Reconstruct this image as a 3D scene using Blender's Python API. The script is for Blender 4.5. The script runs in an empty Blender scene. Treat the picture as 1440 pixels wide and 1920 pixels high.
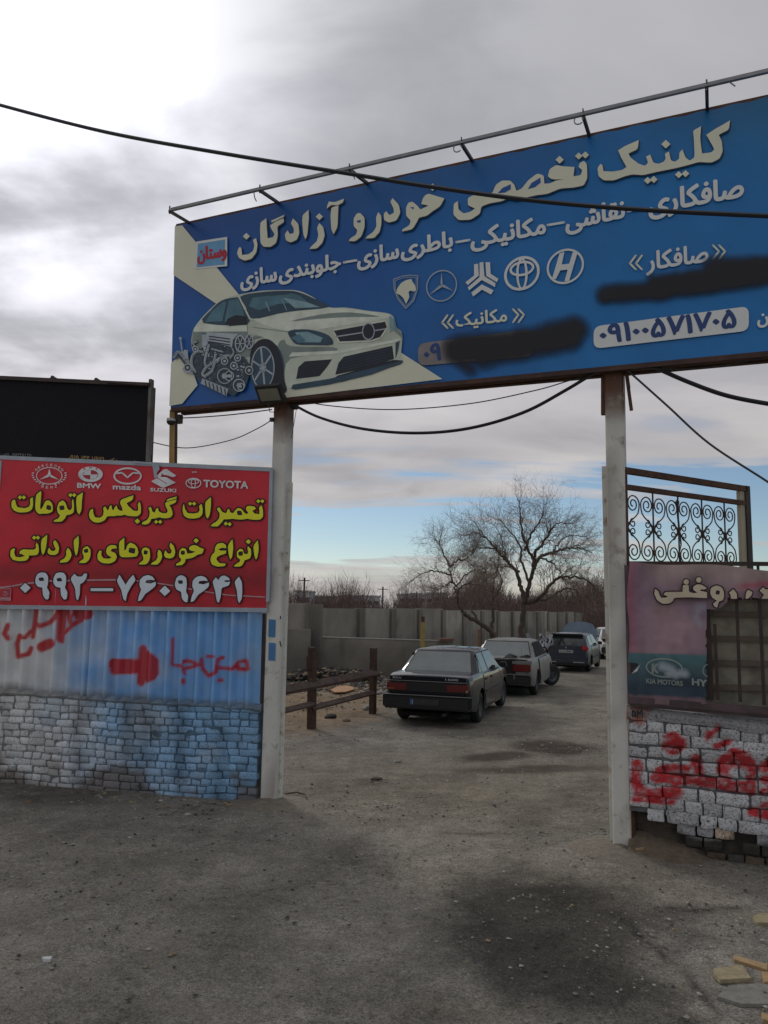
import bpy, bmesh, math, random
import numpy as np
from mathutils import Vector, Matrix, geometry
random.seed(7); np.random.seed(7)
S = bpy.context.scene
COL = S.collection
R = math.radians

# ------------------------------------------------------------------ camera
F = 1443.0; EYE = Vector((0.0, 0.0, 2.05))
PITCH = math.atan(0.1185); ROLL = R(0.83)
fwd = Vector((0, math.cos(PITCH), math.sin(PITCH)))
up0 = Vector((0, -math.sin(PITCH), math.cos(PITCH)))
rt0 = Vector((1, 0, 0))
rgt = math.cos(ROLL)*rt0 + math.sin(ROLL)*up0
upv = -math.sin(ROLL)*rt0 + math.cos(ROLL)*up0
cam = bpy.data.cameras.new("camera"); camo = bpy.data.objects.new("camera", cam); COL.objects.link(camo)
cam.sensor_fit = 'VERTICAL'; cam.sensor_height = 24.0; cam.sensor_width = 18.0; cam.lens = 24.0*F/1920.0
cam.clip_start = 0.05; cam.clip_end = 3000
camo.matrix_world = Matrix(((rgt.x, upv.x, -fwd.x, EYE.x), (rgt.y, upv.y, -fwd.y, EYE.y), (rgt.z, upv.z, -fwd.z, EYE.z), (0, 0, 0, 1)))
S.camera = camo
S.render.resolution_x = 768; S.render.resolution_y = 1024

# ------------------------------------------------------------------ light
SUN_AZ = R(-30); SUN_EL = R(33)            # azimuth from +Y (negative = left)
sdir = Vector((math.sin(SUN_AZ)*math.cos(SUN_EL), math.cos(SUN_AZ)*math.cos(SUN_EL), math.sin(SUN_EL)))
sl = bpy.data.lights.new("sun", 'SUN'); sl.energy = 0.8; sl.angle = R(14); sl.color = (1.0, 0.94, 0.86)
so = bpy.data.objects.new("sun", sl); COL.objects.link(so); so.rotation_euler = (-sdir).to_track_quat('-Z', 'Y').to_euler()
S.view_settings.view_transform = 'Standard'; S.view_settings.look = 'None'
S.view_settings.exposure = 0.42; S.view_settings.gamma = 1.0
try: S.view_settings.use_curve_mapping = False
except Exception: pass
S.cycles.max_bounces = 6; S.cycles.diffuse_bounces = 3; S.cycles.use_denoising = True

W = bpy.data.worlds.new("World"); S.world = W; W.use_nodes = True
def sky():
    nt = W.node_tree; N = nt.nodes; L = nt.links; N.clear()
    def n(t, **k):
        x = N.new(t)
        for a, b in k.items(): setattr(x, a, b)
        return x
    def m(op, a, b=None, c=None, clamp=False):
        x = n('ShaderNodeMath', operation=op, use_clamp=clamp)
        for i, v in enumerate((a, b, c)):
            if v is None: continue
            if isinstance(v, (int, float)): x.inputs[i].default_value = v
            else: L.new(v, x.inputs[i])
        return x.outputs[0]
    def ramp(v, pts, interp='EASE'):
        x = n('ShaderNodeValToRGB'); x.color_ramp.interpolation = interp
        e = x.color_ramp.elements
        while len(e) < len(pts): e.new(0.5)
        for i, (p, c) in enumerate(pts):
            e[i].position = p; e[i].color = (c, c, c, 1) if isinstance(c, (int, float)) else (*c, 1)
        L.new(v, x.inputs[0]); return x.outputs[0]
    def mix(f, a, b):
        x = n('ShaderNodeMix', data_type='RGBA')
        if isinstance(f, (int, float)): x.inputs[0].default_value = f
        else: L.new(f, x.inputs[0])
        for i, v in ((6, a), (7, b)):
            if isinstance(v, tuple): x.inputs[i].default_value = (*v, 1)
            else: L.new(v, x.inputs[i])
        return x.outputs[2]
    tc = n('ShaderNodeTexCoord'); sep = n('ShaderNodeSeparateXYZ'); L.new(tc.outputs['Generated'], sep.inputs[0])
    x, y, z = sep.outputs
    zc = m('MAXIMUM', z, 0.0)
    el = m('MULTIPLY', m('ARCSINE', zc), 2/math.pi)              # 0..1 = horizon..zenith
    den = m('ADD', zc, 0.24)
    u = m('DIVIDE', x, den); v = m('DIVIDE', y, den)
    comb = n('ShaderNodeCombineXYZ'); L.new(u, comb.inputs[0]); L.new(v, comb.inputs[1])
    mp = n('ShaderNodeMapping'); L.new(comb.outputs[0], mp.inputs[0])
    mp.inputs['Rotation'].default_value = (0, 0, R(24)); mp.inputs['Scale'].default_value = (0.9, 1.2, 1); mp.inputs['Location'].default_value = CL_OFF
    def noise(vec, sc, det, ro, dist=0.0):
        k = n('ShaderNodeTexNoise'); k.inputs['Scale'].default_value = sc; k.inputs['Detail'].default_value = det
        k.inputs['Roughness'].default_value = ro; k.inputs['Distortion'].default_value = dist
        L.new(vec, k.inputs['Vector']); return k.outputs['Fac']
    big = noise(mp.outputs[0], 0.8, 3, 0.5, 0.3)
    med = noise(mp.outputs[0], 2.2, 6, 0.52, 0.35)
    mp2 = n('ShaderNodeMapping'); L.new(comb.outputs[0], mp2.inputs[0]); mp2.inputs['Rotation'].default_value = (0, 0, R(-24)); mp2.inputs['Scale'].default_value = (0.55, 1.7, 1)
    mp2.inputs['Location'].default_value = (3.1, 1.7, 0)
    fine = noise(mp2.outputs[0], 2.0, 6, 0.5, 0.4)
    den3 = m('ADD', zc, 0.085); cb3 = n('ShaderNodeCombineXYZ'); L.new(m('DIVIDE', x, den3), cb3.inputs[0]); L.new(m('DIVIDE', y, den3), cb3.inputs[1])
    mp3 = n('ShaderNodeMapping'); L.new(cb3.outputs[0], mp3.inputs[0]); mp3.inputs['Rotation'].default_value = (0, 0, R(-12)); mp3.inputs['Scale'].default_value = (0.42, 1.0, 1); mp3.inputs['Location'].default_value = (1.3, 4.2, 0)
    low3 = noise(mp3.outputs[0], 1.5, 6, 0.55, 0.3)
    # direction towards the veiled sun
    dp = n('ShaderNodeVectorMath', operation='DOT_PRODUCT'); L.new(tc.outputs['Generated'], dp.inputs[0]); dp.inputs[1].default_value = sdir
    ang = m('ARCCOSINE', m('MINIMUM', dp.outputs['Value'], 1.0))
    glow = m('POWER', 2.718, m('MULTIPLY', m('POWER', m('DIVIDE', ang, R(15)), 2.0), -1.0))
    glow2 = m('POWER', 2.718, m('MULTIPLY', m('DIVIDE', ang, R(26)), -1.0))
    # cloud cover: thick overhead, broken into bands low down
    lowgap = ramp(el, [(0.0, 0.16), (0.03, 0.06), (0.055, 0.0), (0.085, 0.05), (0.12, 0.18), (0.17, 0.30), (0.5, 0.40)], 'LINEAR')
    base = m('ADD', m('ADD', m('MULTIPLY', big, 0.42), m('MULTIPLY', fine, 0.50)), lowgap)
    side = m('MULTIPLY', m('MAXIMUM', m('SUBTRACT', x, 0.02), 0.0), -0.30)   # thinner cover to the right
    lowmask = ramp(el, [(0.015, 0.0), (0.05, 1.0), (0.11, 1.0), (0.17, 0.0)], 'LINEAR')
    base = m('ADD', base, m('MULTIPLY', m('MULTIPLY', m('SUBTRACT', low3, 0.50), 0.95), lowmask))
    cover = ramp(m('ADD', base, side), [(0.43, 0.0), (0.50, 0.65), (0.60, 1.0)])
    # cloud brightness: grey bellies and bright thin parts
    tone = m('ADD', m('ADD', m('MULTIPLY', med, 0.42), m('MULTIPLY', big, 0.46)), m('MULTIPLY', fine, 0.18))
    cl = ramp(tone, [(0.36, (0.235, 0.240, 0.262)), (0.50, (0.315, 0.318, 0.338)), (0.60, (0.365, 0.365, 0.38)), (0.76, (0.45, 0.447, 0.452))])
    elb = ramp(el, [(0.0, (1.15, 1.08, 1.0)), (0.08, (1.28, 1.22, 1.16)), (0.22, (1.12, 1.10, 1.12)), (0.34, (0.92, 0.92, 0.94)), (1.0, (1.75, 1.75, 1.78))])
    mul = n('ShaderNodeMix', data_type='RGBA', blend_type='MULTIPLY'); mul.inputs[0].default_value = 1
    L.new(cl, mul.inputs[6]); L.new(elb, mul.inputs[7])
    # thin cloud lets the veiled sun through, thick cloud stays grey
    thin = ramp(m('ADD', m('MULTIPLY', med, 0.6), m('MULTIPLY', fine, 0.4)), [(0.36, 0.25), (0.60, 1.0)])
    g = m('ADD', m('MULTIPLY', m('ADD', m('MULTIPLY', glow, 2.2), m('MULTIPLY', glow2, 0.62)), thin), 0.84)
    sc = n('ShaderNodeVectorMath', operation='SCALE'); L.new(mul.outputs[2], sc.inputs[0]); L.new(g, sc.inputs['Scale'])
    st = n('ShaderNodeTexSky', sky_type='NISHITA', sun_disc=False); st.sun_elevation = SUN_EL; st.sun_rotation = SUN_AZ
    st.air_density = 1.0; st.dust_density = 0.25; st.ozone_density = 2.0; st.altitude = 900
    ss = n('ShaderNodeVectorMath', operation='SCALE'); L.new(st.outputs[0], ss.inputs[0]); ss.inputs['Scale'].default_value = SKY_STR
    out = mix(cover, ss.outputs[0], sc.outputs[0])
    bg = n('ShaderNodeBackground'); L.new(out, bg.inputs[0]); bg.inputs[1].default_value = 1.0
    o = n('ShaderNodeOutputWorld'); L.new(bg.outputs[0], o.inputs[0])
CL_OFF = (3.4, 6.3, 0.0); SKY_STR = 0.056
sky()

# ------------------------------------------------------------------ projection helpers
def ray(px, py):
    d = fwd*F + rgt*(px-720.0) + upv*(960.0-py)
    return d.normalized()
def gz(x, y):
    return -0.012*max(0.0, y-9.0)
def ground(px, py):
    d = ray(px, py); t = 5.0
    for _ in range(60):
        p = EYE + d*t; t = (gz(p.x, p.y) - EYE.z)/d.z
    p = EYE + d*t
    return Vector((p.x, p.y, gz(p.x, p.y)))
class Plane:                       # a vertical plane through two ground points; n points to the viewer
    def __init__(s, a, b, off=0.0):
        s.u = Vector((b[0]-a[0], b[1]-a[1], 0)).normalized()
        s.n = Vector((s.u.y, -s.u.x, 0))
        s.o = Vector((a[0], a[1], 0)) + s.n*off
    def hit(s, px, py, off=0.0):
        d = ray(px, py); o = s.o + s.n*off
        return EYE + d*((o-EYE).dot(s.n)/d.dot(s.n))
    def shifted(s, off):
        q = Plane((0, 0), (1, 0)); q.u = s.u.copy(); q.n = s.n.copy(); q.o = s.o + s.n*off; return q
    def uz(s, p): return ((p-s.o).dot(s.u), p.z)
    def pt(s, u, z, off=0.0):
        q = s.o + s.u*u + s.n*off; return Vector((q.x, q.y, z))
def project(P):                    # world points (n,3) -> pixels (n,2)
    P = np.asarray(P, float) - np.array(EYE)
    z = P @ np.array(fwd); x = P @ np.array(rgt); y = P @ np.array(upv)
    return np.stack([720+F*x/z, 960-F*y/z], 1)

# ------------------------------------------------------------------ numpy value noise
_perm = np.random.RandomState(3).rand(64, 64, 64)
def vnoise(P, sc=1.0, octs=3, seed=0.0):
    P = np.asarray(P, float)*sc + seed*7.31; r = 0; a = 1.0; tot = 0
    for o in range(octs):
        i = np.floor(P).astype(int); f = P-i; f = f*f*(3-2*f)
        def g(dx, dy, dz): return _perm[(i[:, 0]+dx) % 64, (i[:, 1]+dy) % 64, (i[:, 2]+dz) % 64]
        x0 = g(0,0,0)*(1-f[:,0])+g(1,0,0)*f[:,0]; x1 = g(0,1,0)*(1-f[:,0])+g(1,1,0)*f[:,0]
        x2 = g(0,0,1)*(1-f[:,0])+g(1,0,1)*f[:,0]; x3 = g(0,1,1)*(1-f[:,0])+g(1,1,1)*f[:,0]
        y0 = x0*(1-f[:,1])+x1*f[:,1]; y1 = x2*(1-f[:,1])+x3*f[:,1]
        r = r + a*(y0*(1-f[:,2])+y1*f[:,2]); tot += a; a *= 0.5; P = P*2.03+11.7
    return r/tot

# ------------------------------------------------------------------ materials
def lin(r, g, b):
    f = lambda c: (c/255/12.92) if c/255 <= .04045 else ((c/255+.055)/1.055)**2.4
    return (f(r), f(g), f(b))
MATS = {}
def mat(name, rgb, rough=0.7, metal=0.0, nz=(6.0, 0.25), bump=0.0, bscale=40.0, dirt=None, attr=None, spec=0.5, rgb2=None, emit=None, coat=0.0, nodes=None):
    if name in MATS: return MATS[name]
    m = bpy.data.materials.new(name); m.use_nodes = True; MATS[name] = m
    nt = m.node_tree; N = nt.nodes; L = nt.links; b = N['Principled BSDF']
    tc = N.new('ShaderNodeTexCoord'); geo = N.new('ShaderNodeNewGeometry')
    vec = geo.outputs['Position'] if nodes != 'local' else tc.outputs['Object']
    no = N.new('ShaderNodeTexNoise'); no.inputs['Scale'].default_value = nz[0]; no.inputs['Detail'].default_value = 6; no.inputs['Roughness'].default_value = 0.6
    L.new(vec, no.inputs['Vector'])
    if attr:
        a = N.new('ShaderNodeAttribute'); a.attribute_name = attr; col = a.outputs['Color']
    else:
        c = N.new('ShaderNodeRGB'); c.outputs[0].default_value = (*rgb, 1); col = c.outputs[0]
    if rgb2:
        n2 = N.new('ShaderNodeTexNoise'); n2.inputs['Scale'].default_value = nz[0]*0.37; n2.inputs['Detail'].default_value = 8; n2.inputs['Roughness'].default_value = 0.65
        L.new(vec, n2.inputs['Vector'])
        rr = N.new('ShaderNodeValToRGB'); rr.color_ramp.elements[0].position = 0.42; rr.color_ramp.elements[1].position = 0.60; L.new(n2.outputs['Fac'], rr.inputs[0])
        mx = N.new('ShaderNodeMix'); mx.data_type = 'RGBA'; L.new(rr.outputs[0], mx.inputs[0]); L.new(col, mx.inputs[6]); mx.inputs[7].default_value = (*rgb2, 1); col = mx.outputs[2]
    mr = N.new('ShaderNodeMapRange'); mr.inputs[1].default_value = 0.25; mr.inputs[2].default_value = 0.75
    mr.inputs[3].default_value = 1-nz[1]; mr.inputs[4].default_value = 1+nz[1]*0.6; L.new(no.outputs['Fac'], mr.inputs[0])
    sc = N.new('ShaderNodeVectorMath'); sc.operation = 'SCALE'; L.new(col, sc.inputs[0]); L.new(mr.outputs[0], sc.inputs['Scale']); col = sc.outputs[0]
    if dirt:                      # (colour, amount, scale)
        n3 = N.new('ShaderNodeTexNoise'); n3.inputs['Scale'].default_value = dirt[2]; n3.inputs['Detail'].default_value = 9; n3.inputs['Roughness'].default_value = 0.7
        L.new(vec, n3.inputs['Vector'])
        r3 = N.new('ShaderNodeValToRGB'); r3.color_ramp.elements[0].position = 0.62-dirt[1]*0.3; r3.color_ramp.elements[1].position = 0.72-dirt[1]*0.2; L.new(n3.outputs['Fac'], r3.inputs[0])
        mx = N.new('ShaderNodeMix'); mx.data_type = 'RGBA'; L.new(r3.outputs[0], mx.inputs[0]); L.new(col, mx.inputs[6]); mx.inputs[7].default_value = (*dirt[0], 1); col = mx.outputs[2]
    L.new(col, b.inputs['Base Color'])
    b.inputs['Roughness'].default_value = rough; b.inputs['Metallic'].default_value = metal
    b.inputs['Specular IOR Level'].default_value = spec; b.inputs['Coat Weight'].default_value = coat
    if bump:
        nb = N.new('ShaderNodeTexNoise'); nb.inputs['Scale'].default_value = bscale; nb.inputs['Detail'].default_value = 6; nb.inputs['Roughness'].default_value = 0.6; L.new(vec, nb.inputs['Vector'])
        bp = N.new('ShaderNodeBump'); bp.inputs['Strength'].default_value = min(1, bump); bp.inputs['Distance'].default_value = 0.02*max(1, bump); L.new(nb.outputs['Fac'], bp.inputs['Height']); L.new(bp.outputs[0], b.inputs['Normal'])
    return m

# ------------------------------------------------------------------ object helpers
def root(name, loc, label, cat, group=None, rz=0.0, kind=None):
    o = bpy.data.objects.new(name, None); COL.objects.link(o); o.location = loc; o.rotation_euler = (0, 0, rz)
    o.empty_display_size = 0.2
    o['label'] = label; o['category'] = cat
    if group: o['group'] = group
    if kind: o['kind'] = kind
    return o
def world_loc(o):
    v = Vector((0, 0, 0))
    while o: v += o.location; o = o.parent
    return v
def mk(name, V, Fc, mats, parent=None, mi=None, smooth=False, col=None, kind=None, label=None, cat=None, group=None, local=False, angle=None):
    """verts in world coordinates unless local; parent roots are unrotated when not local"""
    me = bpy.data.meshes.new(name)
    if parent is not None and not local:
        off = world_loc(parent); V = [(v[0]-off.x, v[1]-off.y, v[2]-off.z) for v in V]
    me.from_pydata([tuple(v) for v in V], [], [tuple(f) for f in Fc])
    if not isinstance(mats, (list, tuple)): mats = [mats]
    for m_ in mats: me.materials.append(m_)
    if mi is not None: me.polygons.foreach_set('material_index', mi)
    if smooth: me.shade_smooth()
    if angle: me.set_sharp_from_angle(angle=R(angle))
    if col is not None:
        a = me.color_attributes.new('Col', 'FLOAT_COLOR', 'POINT')
        c = np.ones((len(V), 4)); c[:, :np.shape(col)[1]] = col; a.data.foreach_set('color', c.ravel())
    me.update()
    o = bpy.data.objects.new(name, me); COL.objects.link(o)
    if parent is not None: o.parent = parent
    if kind: o['kind'] = kind
    if label: o['label'] = label
    if cat: o['category'] = cat
    if group: o['group'] = group
    return o
class MB:
    def __init__(s): s.v = []; s.f = []; s.m = []
    def add(s, V, Fc, mi=0):
        k = len(s.v); s.v += [tuple(v) for v in V]; s.f += [tuple(i+k for i in f) for f in Fc]; s.m += [mi]*len(Fc)
    def box(s, c, ax, ay, az, mi=0):        # centre and three half-axis vectors
        c, ax, ay, az = map(Vector, (c, ax, ay, az))
        V = [c+ax*i+ay*j+az*k for i in (-1, 1) for j in (-1, 1) for k in (-1, 1)]
        Fc = [(0,1,3,2), (4,6,7,5), (0,4,5,1), (2,3,7,6), (0,2,6,4), (1,5,7,3)]
        if ax.cross(ay).dot(az) < 0: Fc = [f[::-1] for f in Fc]
        s.add(V, Fc, mi)
    def aabb(s, x0, x1, y0, y1, z0, z1, mi=0):
        s.box(((x0+x1)/2, (y0+y1)/2, (z0+z1)/2), ((x1-x0)/2, 0, 0), (0, (y1-y0)/2, 0), (0, 0, (z1-z0)/2), mi)
    def bar(s, a, b, w, h, upx=None, mi=0):  # box from a to b
        a, b = Vector(a), Vector(b); d = b-a; L_ = d.length; d = d/L_
        uu = Vector(upx) if upx is not None else (Vector((0, 0, 1)) if abs(d.z) < .9 else Vector((0, 1, 0)))
        sx = d.cross(uu).normalized(); sz = sx.cross(d).normalized()
        s.box((a+b)/2, sx*w/2, d*L_/2, sz*h/2, mi)
    def tube(s, pts, r, n=6, mi=0, cap=True):
        pts = [Vector(p) for p in pts]; rs = r if isinstance(r, (list, tuple)) else [r]*len(pts)
        V = []; prev = None
        for i, p in enumerate(pts):
            d = (pts[min(i+1, len(pts)-1)] - pts[max(i-1, 0)])
            d = d.normalized() if d.length > 1e-9 else Vector((0, 0, 1))
            if prev is None:
                a = d.cross(Vector((0, 0, 1)));
                if a.length < .05: a = d.cross(Vector((1, 0, 0)))
            else: a = prev - d*prev.dot(d)
            a = a.normalized(); prev = a; b = d.cross(a)
            for k in range(n):
                t = 2*math.pi*k/n; V.append(p + (a*math.cos(t)+b*math.sin(t))*rs[i])
        Fc = [(i*n+k, i*n+(k+1) % n, (i+1)*n+(k+1) % n, (i+1)*n+k) for i in range(len(pts)-1) for k in range(n)]
        if cap and n > 2: Fc += [tuple(range(n))[::-1], tuple((len(pts)-1)*n+k for k in range(n))]
        s.add(V, Fc, mi)
    def lathe(s, prof, c, axis, n=24, mi=0, a0=0.0):  # prof: (r, t) along axis
        c = Vector(c); axis = Vector(axis).normalized(); a = axis.orthogonal().normalized(); b = axis.cross(a)
        V = []
        for r_, t in prof:
            for k in range(n):
                q = a0+2*math.pi*k/n; V.append(c+axis*t+(a*math.cos(q)+b*math.sin(q))*r_)
        Fc = [(i*n+k, i*n+(k+1) % n, (i+1)*n+(k+1) % n, (i+1)*n+k) for i in range(len(prof)-1) for k in range(n)]
        s.add(V, Fc, mi)
    def build(s, name, mats, parent=None, **k):
        return mk(name, s.v, s.f, mats, parent, mi=s.m if isinstance(mats, (list, tuple)) and len(mats) > 1 else None, **k)
def sag(a, b, drop, n=14):
    a, b = Vector(a), Vector(b)
    return [a.lerp(b, i/n) - Vector((0, 0, drop*4*(i/n)*(1-i/n))) for i in range(n+1)]
def catmull(P, n=8, closed=False):
    P = [Vector(p) for p in P]; out = []; m_ = len(P)
    rng = range(m_) if closed else range(m_-1)
    for i in rng:
        if closed: p0, p1, p2, p3 = P[i-1], P[i], P[(i+1) % m_], P[(i+2) % m_]
        else: p0, p1, p2, p3 = P[max(i-1, 0)], P[i], P[i+1], P[min(i+2, m_-1)]
        for k in range(n):
            t = k/n; out.append(0.5*((2*p1)+(p2-p0)*t+(2*p0-5*p1+4*p2-p3)*t*t+(3*p1-p0-3*p2+p3)*t**3))
    if not closed: out.append(P[-1])
    return out

# ------------------------------------------------------------------ printed lettering
FORMS = {'ا':(0xFE8D,0xFE8E),'آ':(0xFE81,0xFE82),'ب':(0xFE8F,),'ت':(0xFE95,),'ج':(0xFE9D,),'خ':(0xFEA5,),'د':(0xFEA9,0xFEAA),'ر':(0xFEAD,0xFEAE),
 'ز':(0xFEAF,0xFEB0),'س':(0xFEB1,),'ش':(0xFEB5,),'ص':(0xFEB9,),'ط':(0xFEC1,),'ع':(0xFEC9,),'غ':(0xFECD,),'ف':(0xFED1,),'ق':(0xFED5,),'ک':(0xFB8E,),
 'گ':(0xFB92,),'ل':(0xFEDD,),'م':(0xFEE1,),'ن':(0xFEE5,),'و':(0xFEED,0xFEEE),'ه':(0xFEE9,),'ی':(0xFBFC,)}
def shape_fa(s):
    out = []
    for i, c in enumerate(s):
        if c not in FORMS: out.append(c); continue
        f = FORMS[c]; prev = i > 0 and s[i-1] in FORMS and len(FORMS[s[i-1]]) == 1
        nxt = i+1 < len(s) and s[i+1] in FORMS and len(f) == 1
        k = (3 if nxt else 1) if prev else (2 if nxt else 0)
        out.append(chr(f[k] if len(f) > 1 else f[0]+k))
    return ''.join(out[::-1])
_gc = {}
def glyph(ch, bold):
    key = (ch, bold)
    if key in _gc: return _gc[key]
    def ext(s, off):
        c = bpy.data.curves.new('t', 'FONT'); c.body = s; c.offset = off; c.resolution_u = 3; c.fill_mode = 'FRONT'
        o = bpy.data.objects.new('t', c); me = o.to_mesh()
        V = [(v.co.x, v.co.y) for v in me.vertices]; Fc = [tuple(p.vertices) for p in me.polygons]
        o.to_mesh_clear(); bpy.data.objects.remove(o); bpy.data.curves.remove(c); return V, Fc
    V, Fc = ext(ch, bold)
    bar = max(v[0] for v in ext('|', 0)[0]); adv = max(v[0] for v in ext(ch+'|', 0)[0]) - bar
    _gc[key] = (V, Fc, adv); return _gc[key]
class Print:
    """flat print on a vertical plane; shapes are traced on the sheet, each layer a millimetre proud of the one below"""
    def __init__(s, plane, step=0.0012, base=0.0): s.pl = plane; s.mb = MB(); s.step = step; s.base = base; s.mats = []; s.sub = 0
    def mi(s, m_):
        if m_ not in s.mats: s.mats.append(m_)
        return s.mats.index(m_)
    def P(s, x, y, layer): return s.pl.hit(x, y, s.base + s.step*layer)
    def poly(s, pts, m_, layer=1, holes=()):
        loops = [[Vector((p[0], p[1], 0)) for p in pts]] + [[Vector((p[0], p[1], 0)) for p in h] for h in holes]
        flat = [p for l in loops for p in l]
        tris = geometry.tessellate_polygon(loops)
        V = [s.P(p.x, p.y, layer) for p in flat]; out = []
        for t in tris:
            a, b, c = (V[i] for i in t)
            out.append(t if (b-a).cross(c-a).dot(s.pl.n) > 0 else (t[0], t[2], t[1]))
        s.mb.add(V, out, s.mi(m_))
    def stroke(s, pts, w, m_, layer=1, closed=False, smooth=0):
        pts = [Vector((p[0], p[1], 0)) for p in pts]
        if smooth: pts = catmull(pts, smooth, closed)
        n = len(pts); k = s.mi(m_)
        segs = range(n if closed else n-1)
        for i in segs:
            a, b = pts[i], pts[(i+1) % n]; d = b-a
            if d.length < 1e-6: continue
            d.normalize(); q = Vector((-d.y, d.x, 0))*w/2
            V = [s.P(p.x, p.y, layer) for p in (a-q, b-q, b+q, a+q)]
            f = (0, 1, 2, 3) if (V[1]-V[0]).cross(V[2]-V[0]).dot(s.pl.n) > 0 else (3, 2, 1, 0)
            s.mb.add(V, [f], k)
        if w > 2.0:
            for p in (pts if closed else pts): s.disc(p.x, p.y, w/2, m_, layer, n=8)
    def disc(s, x, y, r, m_, layer=1, ry=None, n=20, sh=0.0):
        ry = ry or r
        s.poly([(x+r*math.cos(2*math.pi*i/n), y+ry*math.sin(2*math.pi*i/n)+sh*r*math.cos(2*math.pi*i/n)) for i in range(n)], m_, layer)
    def ring(s, x, y, r, ry, w, m_, layer=1, n=32, sh=0.0, a0=0, a1=360):
        P = []
        for i in range(n+1):
            t = R(a0+(a1-a0)*i/n); P.append((t, ))
        k = s.mi(m_)
        for i in range(n):
            t0, t1 = P[i][0], P[i+1][0]; q = []
            for t, rr in ((t0, -1), (t1, -1), (t1, 1), (t0, 1)):
                X = (r+rr*w/2)*math.cos(t); Y = (ry+rr*w/2)*math.sin(t); q.append(s.P(x+X, y+Y+sh*X, layer))
            f = (0, 1, 2, 3) if (q[1]-q[0]).cross(q[2]-q[0]).dot(s.pl.n) > 0 else (3, 2, 1, 0)
            s.mb.add(q, [f], k)
    def diamond(s, x, y, r, m_, layer=1, outline=None, ow=0, ry=None):
        ry = ry or r*0.95
        P = [(x-r, y+1*0), (x, y-ry), (x+r, y), (x, y+ry)]
        if outline: s.stroke(P, ow, outline, layer-1, closed=True)
        s.poly(P, m_, layer)
    def letter(s, pts, m_, layer=2, outline=None, ow=0, holes=(), conv=None):
        if conv: pts = [conv(p) for p in pts]; holes = [[conv(p) for p in h] for h in holes]
        pp = [(p.x, p.y) for p in soften(pts)]
        if outline:
            s.stroke(pp, ow, outline, layer-1, closed=True)
            for h in holes: s.stroke(h, ow*0.7, outline, layer+0.5, closed=True)
        s.poly(pp, m_, layer, holes)
    def text(s, st, x0, y0, x1, y1, em, m_, layer=2, bold=0.03, fa=True, sx=None):
        if fa: st = shape_fa(st)
        items = []; x = 0
        for c in st:
            if c == ' ': x += 0.25; continue
            V, Fc, adv = glyph(c, 0.0); items.append((x, V, Fc)); x += adv
        lo = min(i[0]+v[0] for i in items for v in i[1]); hi = max(i[0]+v[0] for i in items for v in i[1])
        k = s.mi(m_)
        for j, (ox, V, Fc) in enumerate(items):
            Q = []
            for c_, (sx_, sy_) in enumerate(((0, 0), (1, 0), (-1, 0), (0, 1), (0, -1), (.7, .7), (-.7, .7), (.7, -.7), (-.7, -.7))):
                if bold <= 0 and c_: break
                Q = []
                for (a, b) in V:
                    t = (ox+a-lo)/(hi-lo); Q.append(s.P(x0+(x1-x0)*t+sx_*bold*em*1.25, y0+(y1-y0)*t-b*em+sy_*bold*em, layer+0.22*(j % 4)+.024*c_))
                out = []
                for f in Fc:
                    nrm = (Q[f[1]]-Q[f[0]]).cross(Q[f[2]]-Q[f[0]]).dot(s.pl.n)
                    out.append(f if nrm > 0 else f[::-1])
                s.mb.add(Q, out, k)
    def build(s, name, parent, label=None):
        if not s.mb.v: return None
        M_, s_mb = s.mats, s.mb; s.mats = []; s.mb = MB()
        return mk(name, s_mb.v, s_mb.f, M_, parent, mi=s_mb.m, label=label)
def soften(pts):
    """rounds soft corners of a traced outline, keeps sharp ones"""
    P = [Vector((p[0], p[1], 0)) for p in pts]; out = []; n = len(P)
    for i in range(n):
        a, b, c = P[i-1], P[i], P[(i+1) % n]; d1 = (b-a); d2 = (c-b)
        if d1.length < 1e-6 or d2.length < 1e-6: continue
        ang = d1.angle(d2)
        if ang > R(75): out.append(b)
        else:
            for k in (0.25, 0.5, 0.75): 
                q0 = b-d1*0.33; q1 = b+d2*0.33
                out.append((q0*(1-k)+b*k).lerp(b*(1-k)+q1*k, k))
    return out
def Z(ox, oy, s): return lambda p: (ox+p[0]/s, oy+p[1]/s)
def strokes_mask(PX, strokes, soft=2.0):
    """coverage 0..1 of spray strokes for pixel positions PX (n,2); stroke = (points, width)"""
    best = np.full(len(PX), 1e9)
    for pts, w in strokes:
        for a, b in zip(pts[:-1], pts[1:]) if len(pts) > 1 else [(pts[0], (pts[0][0]+.01, pts[0][1]))]:
            a = np.array(a, float); b = np.array(b, float); ab = b-a
            t = np.clip(((PX-a)@ab)/(ab@ab), 0, 1); d = np.linalg.norm(PX-(a+t[:, None]*ab), axis=1) - w/2
            best = np.minimum(best, d)
    return np.clip(0.5-best/soft, 0, 1)
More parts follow.
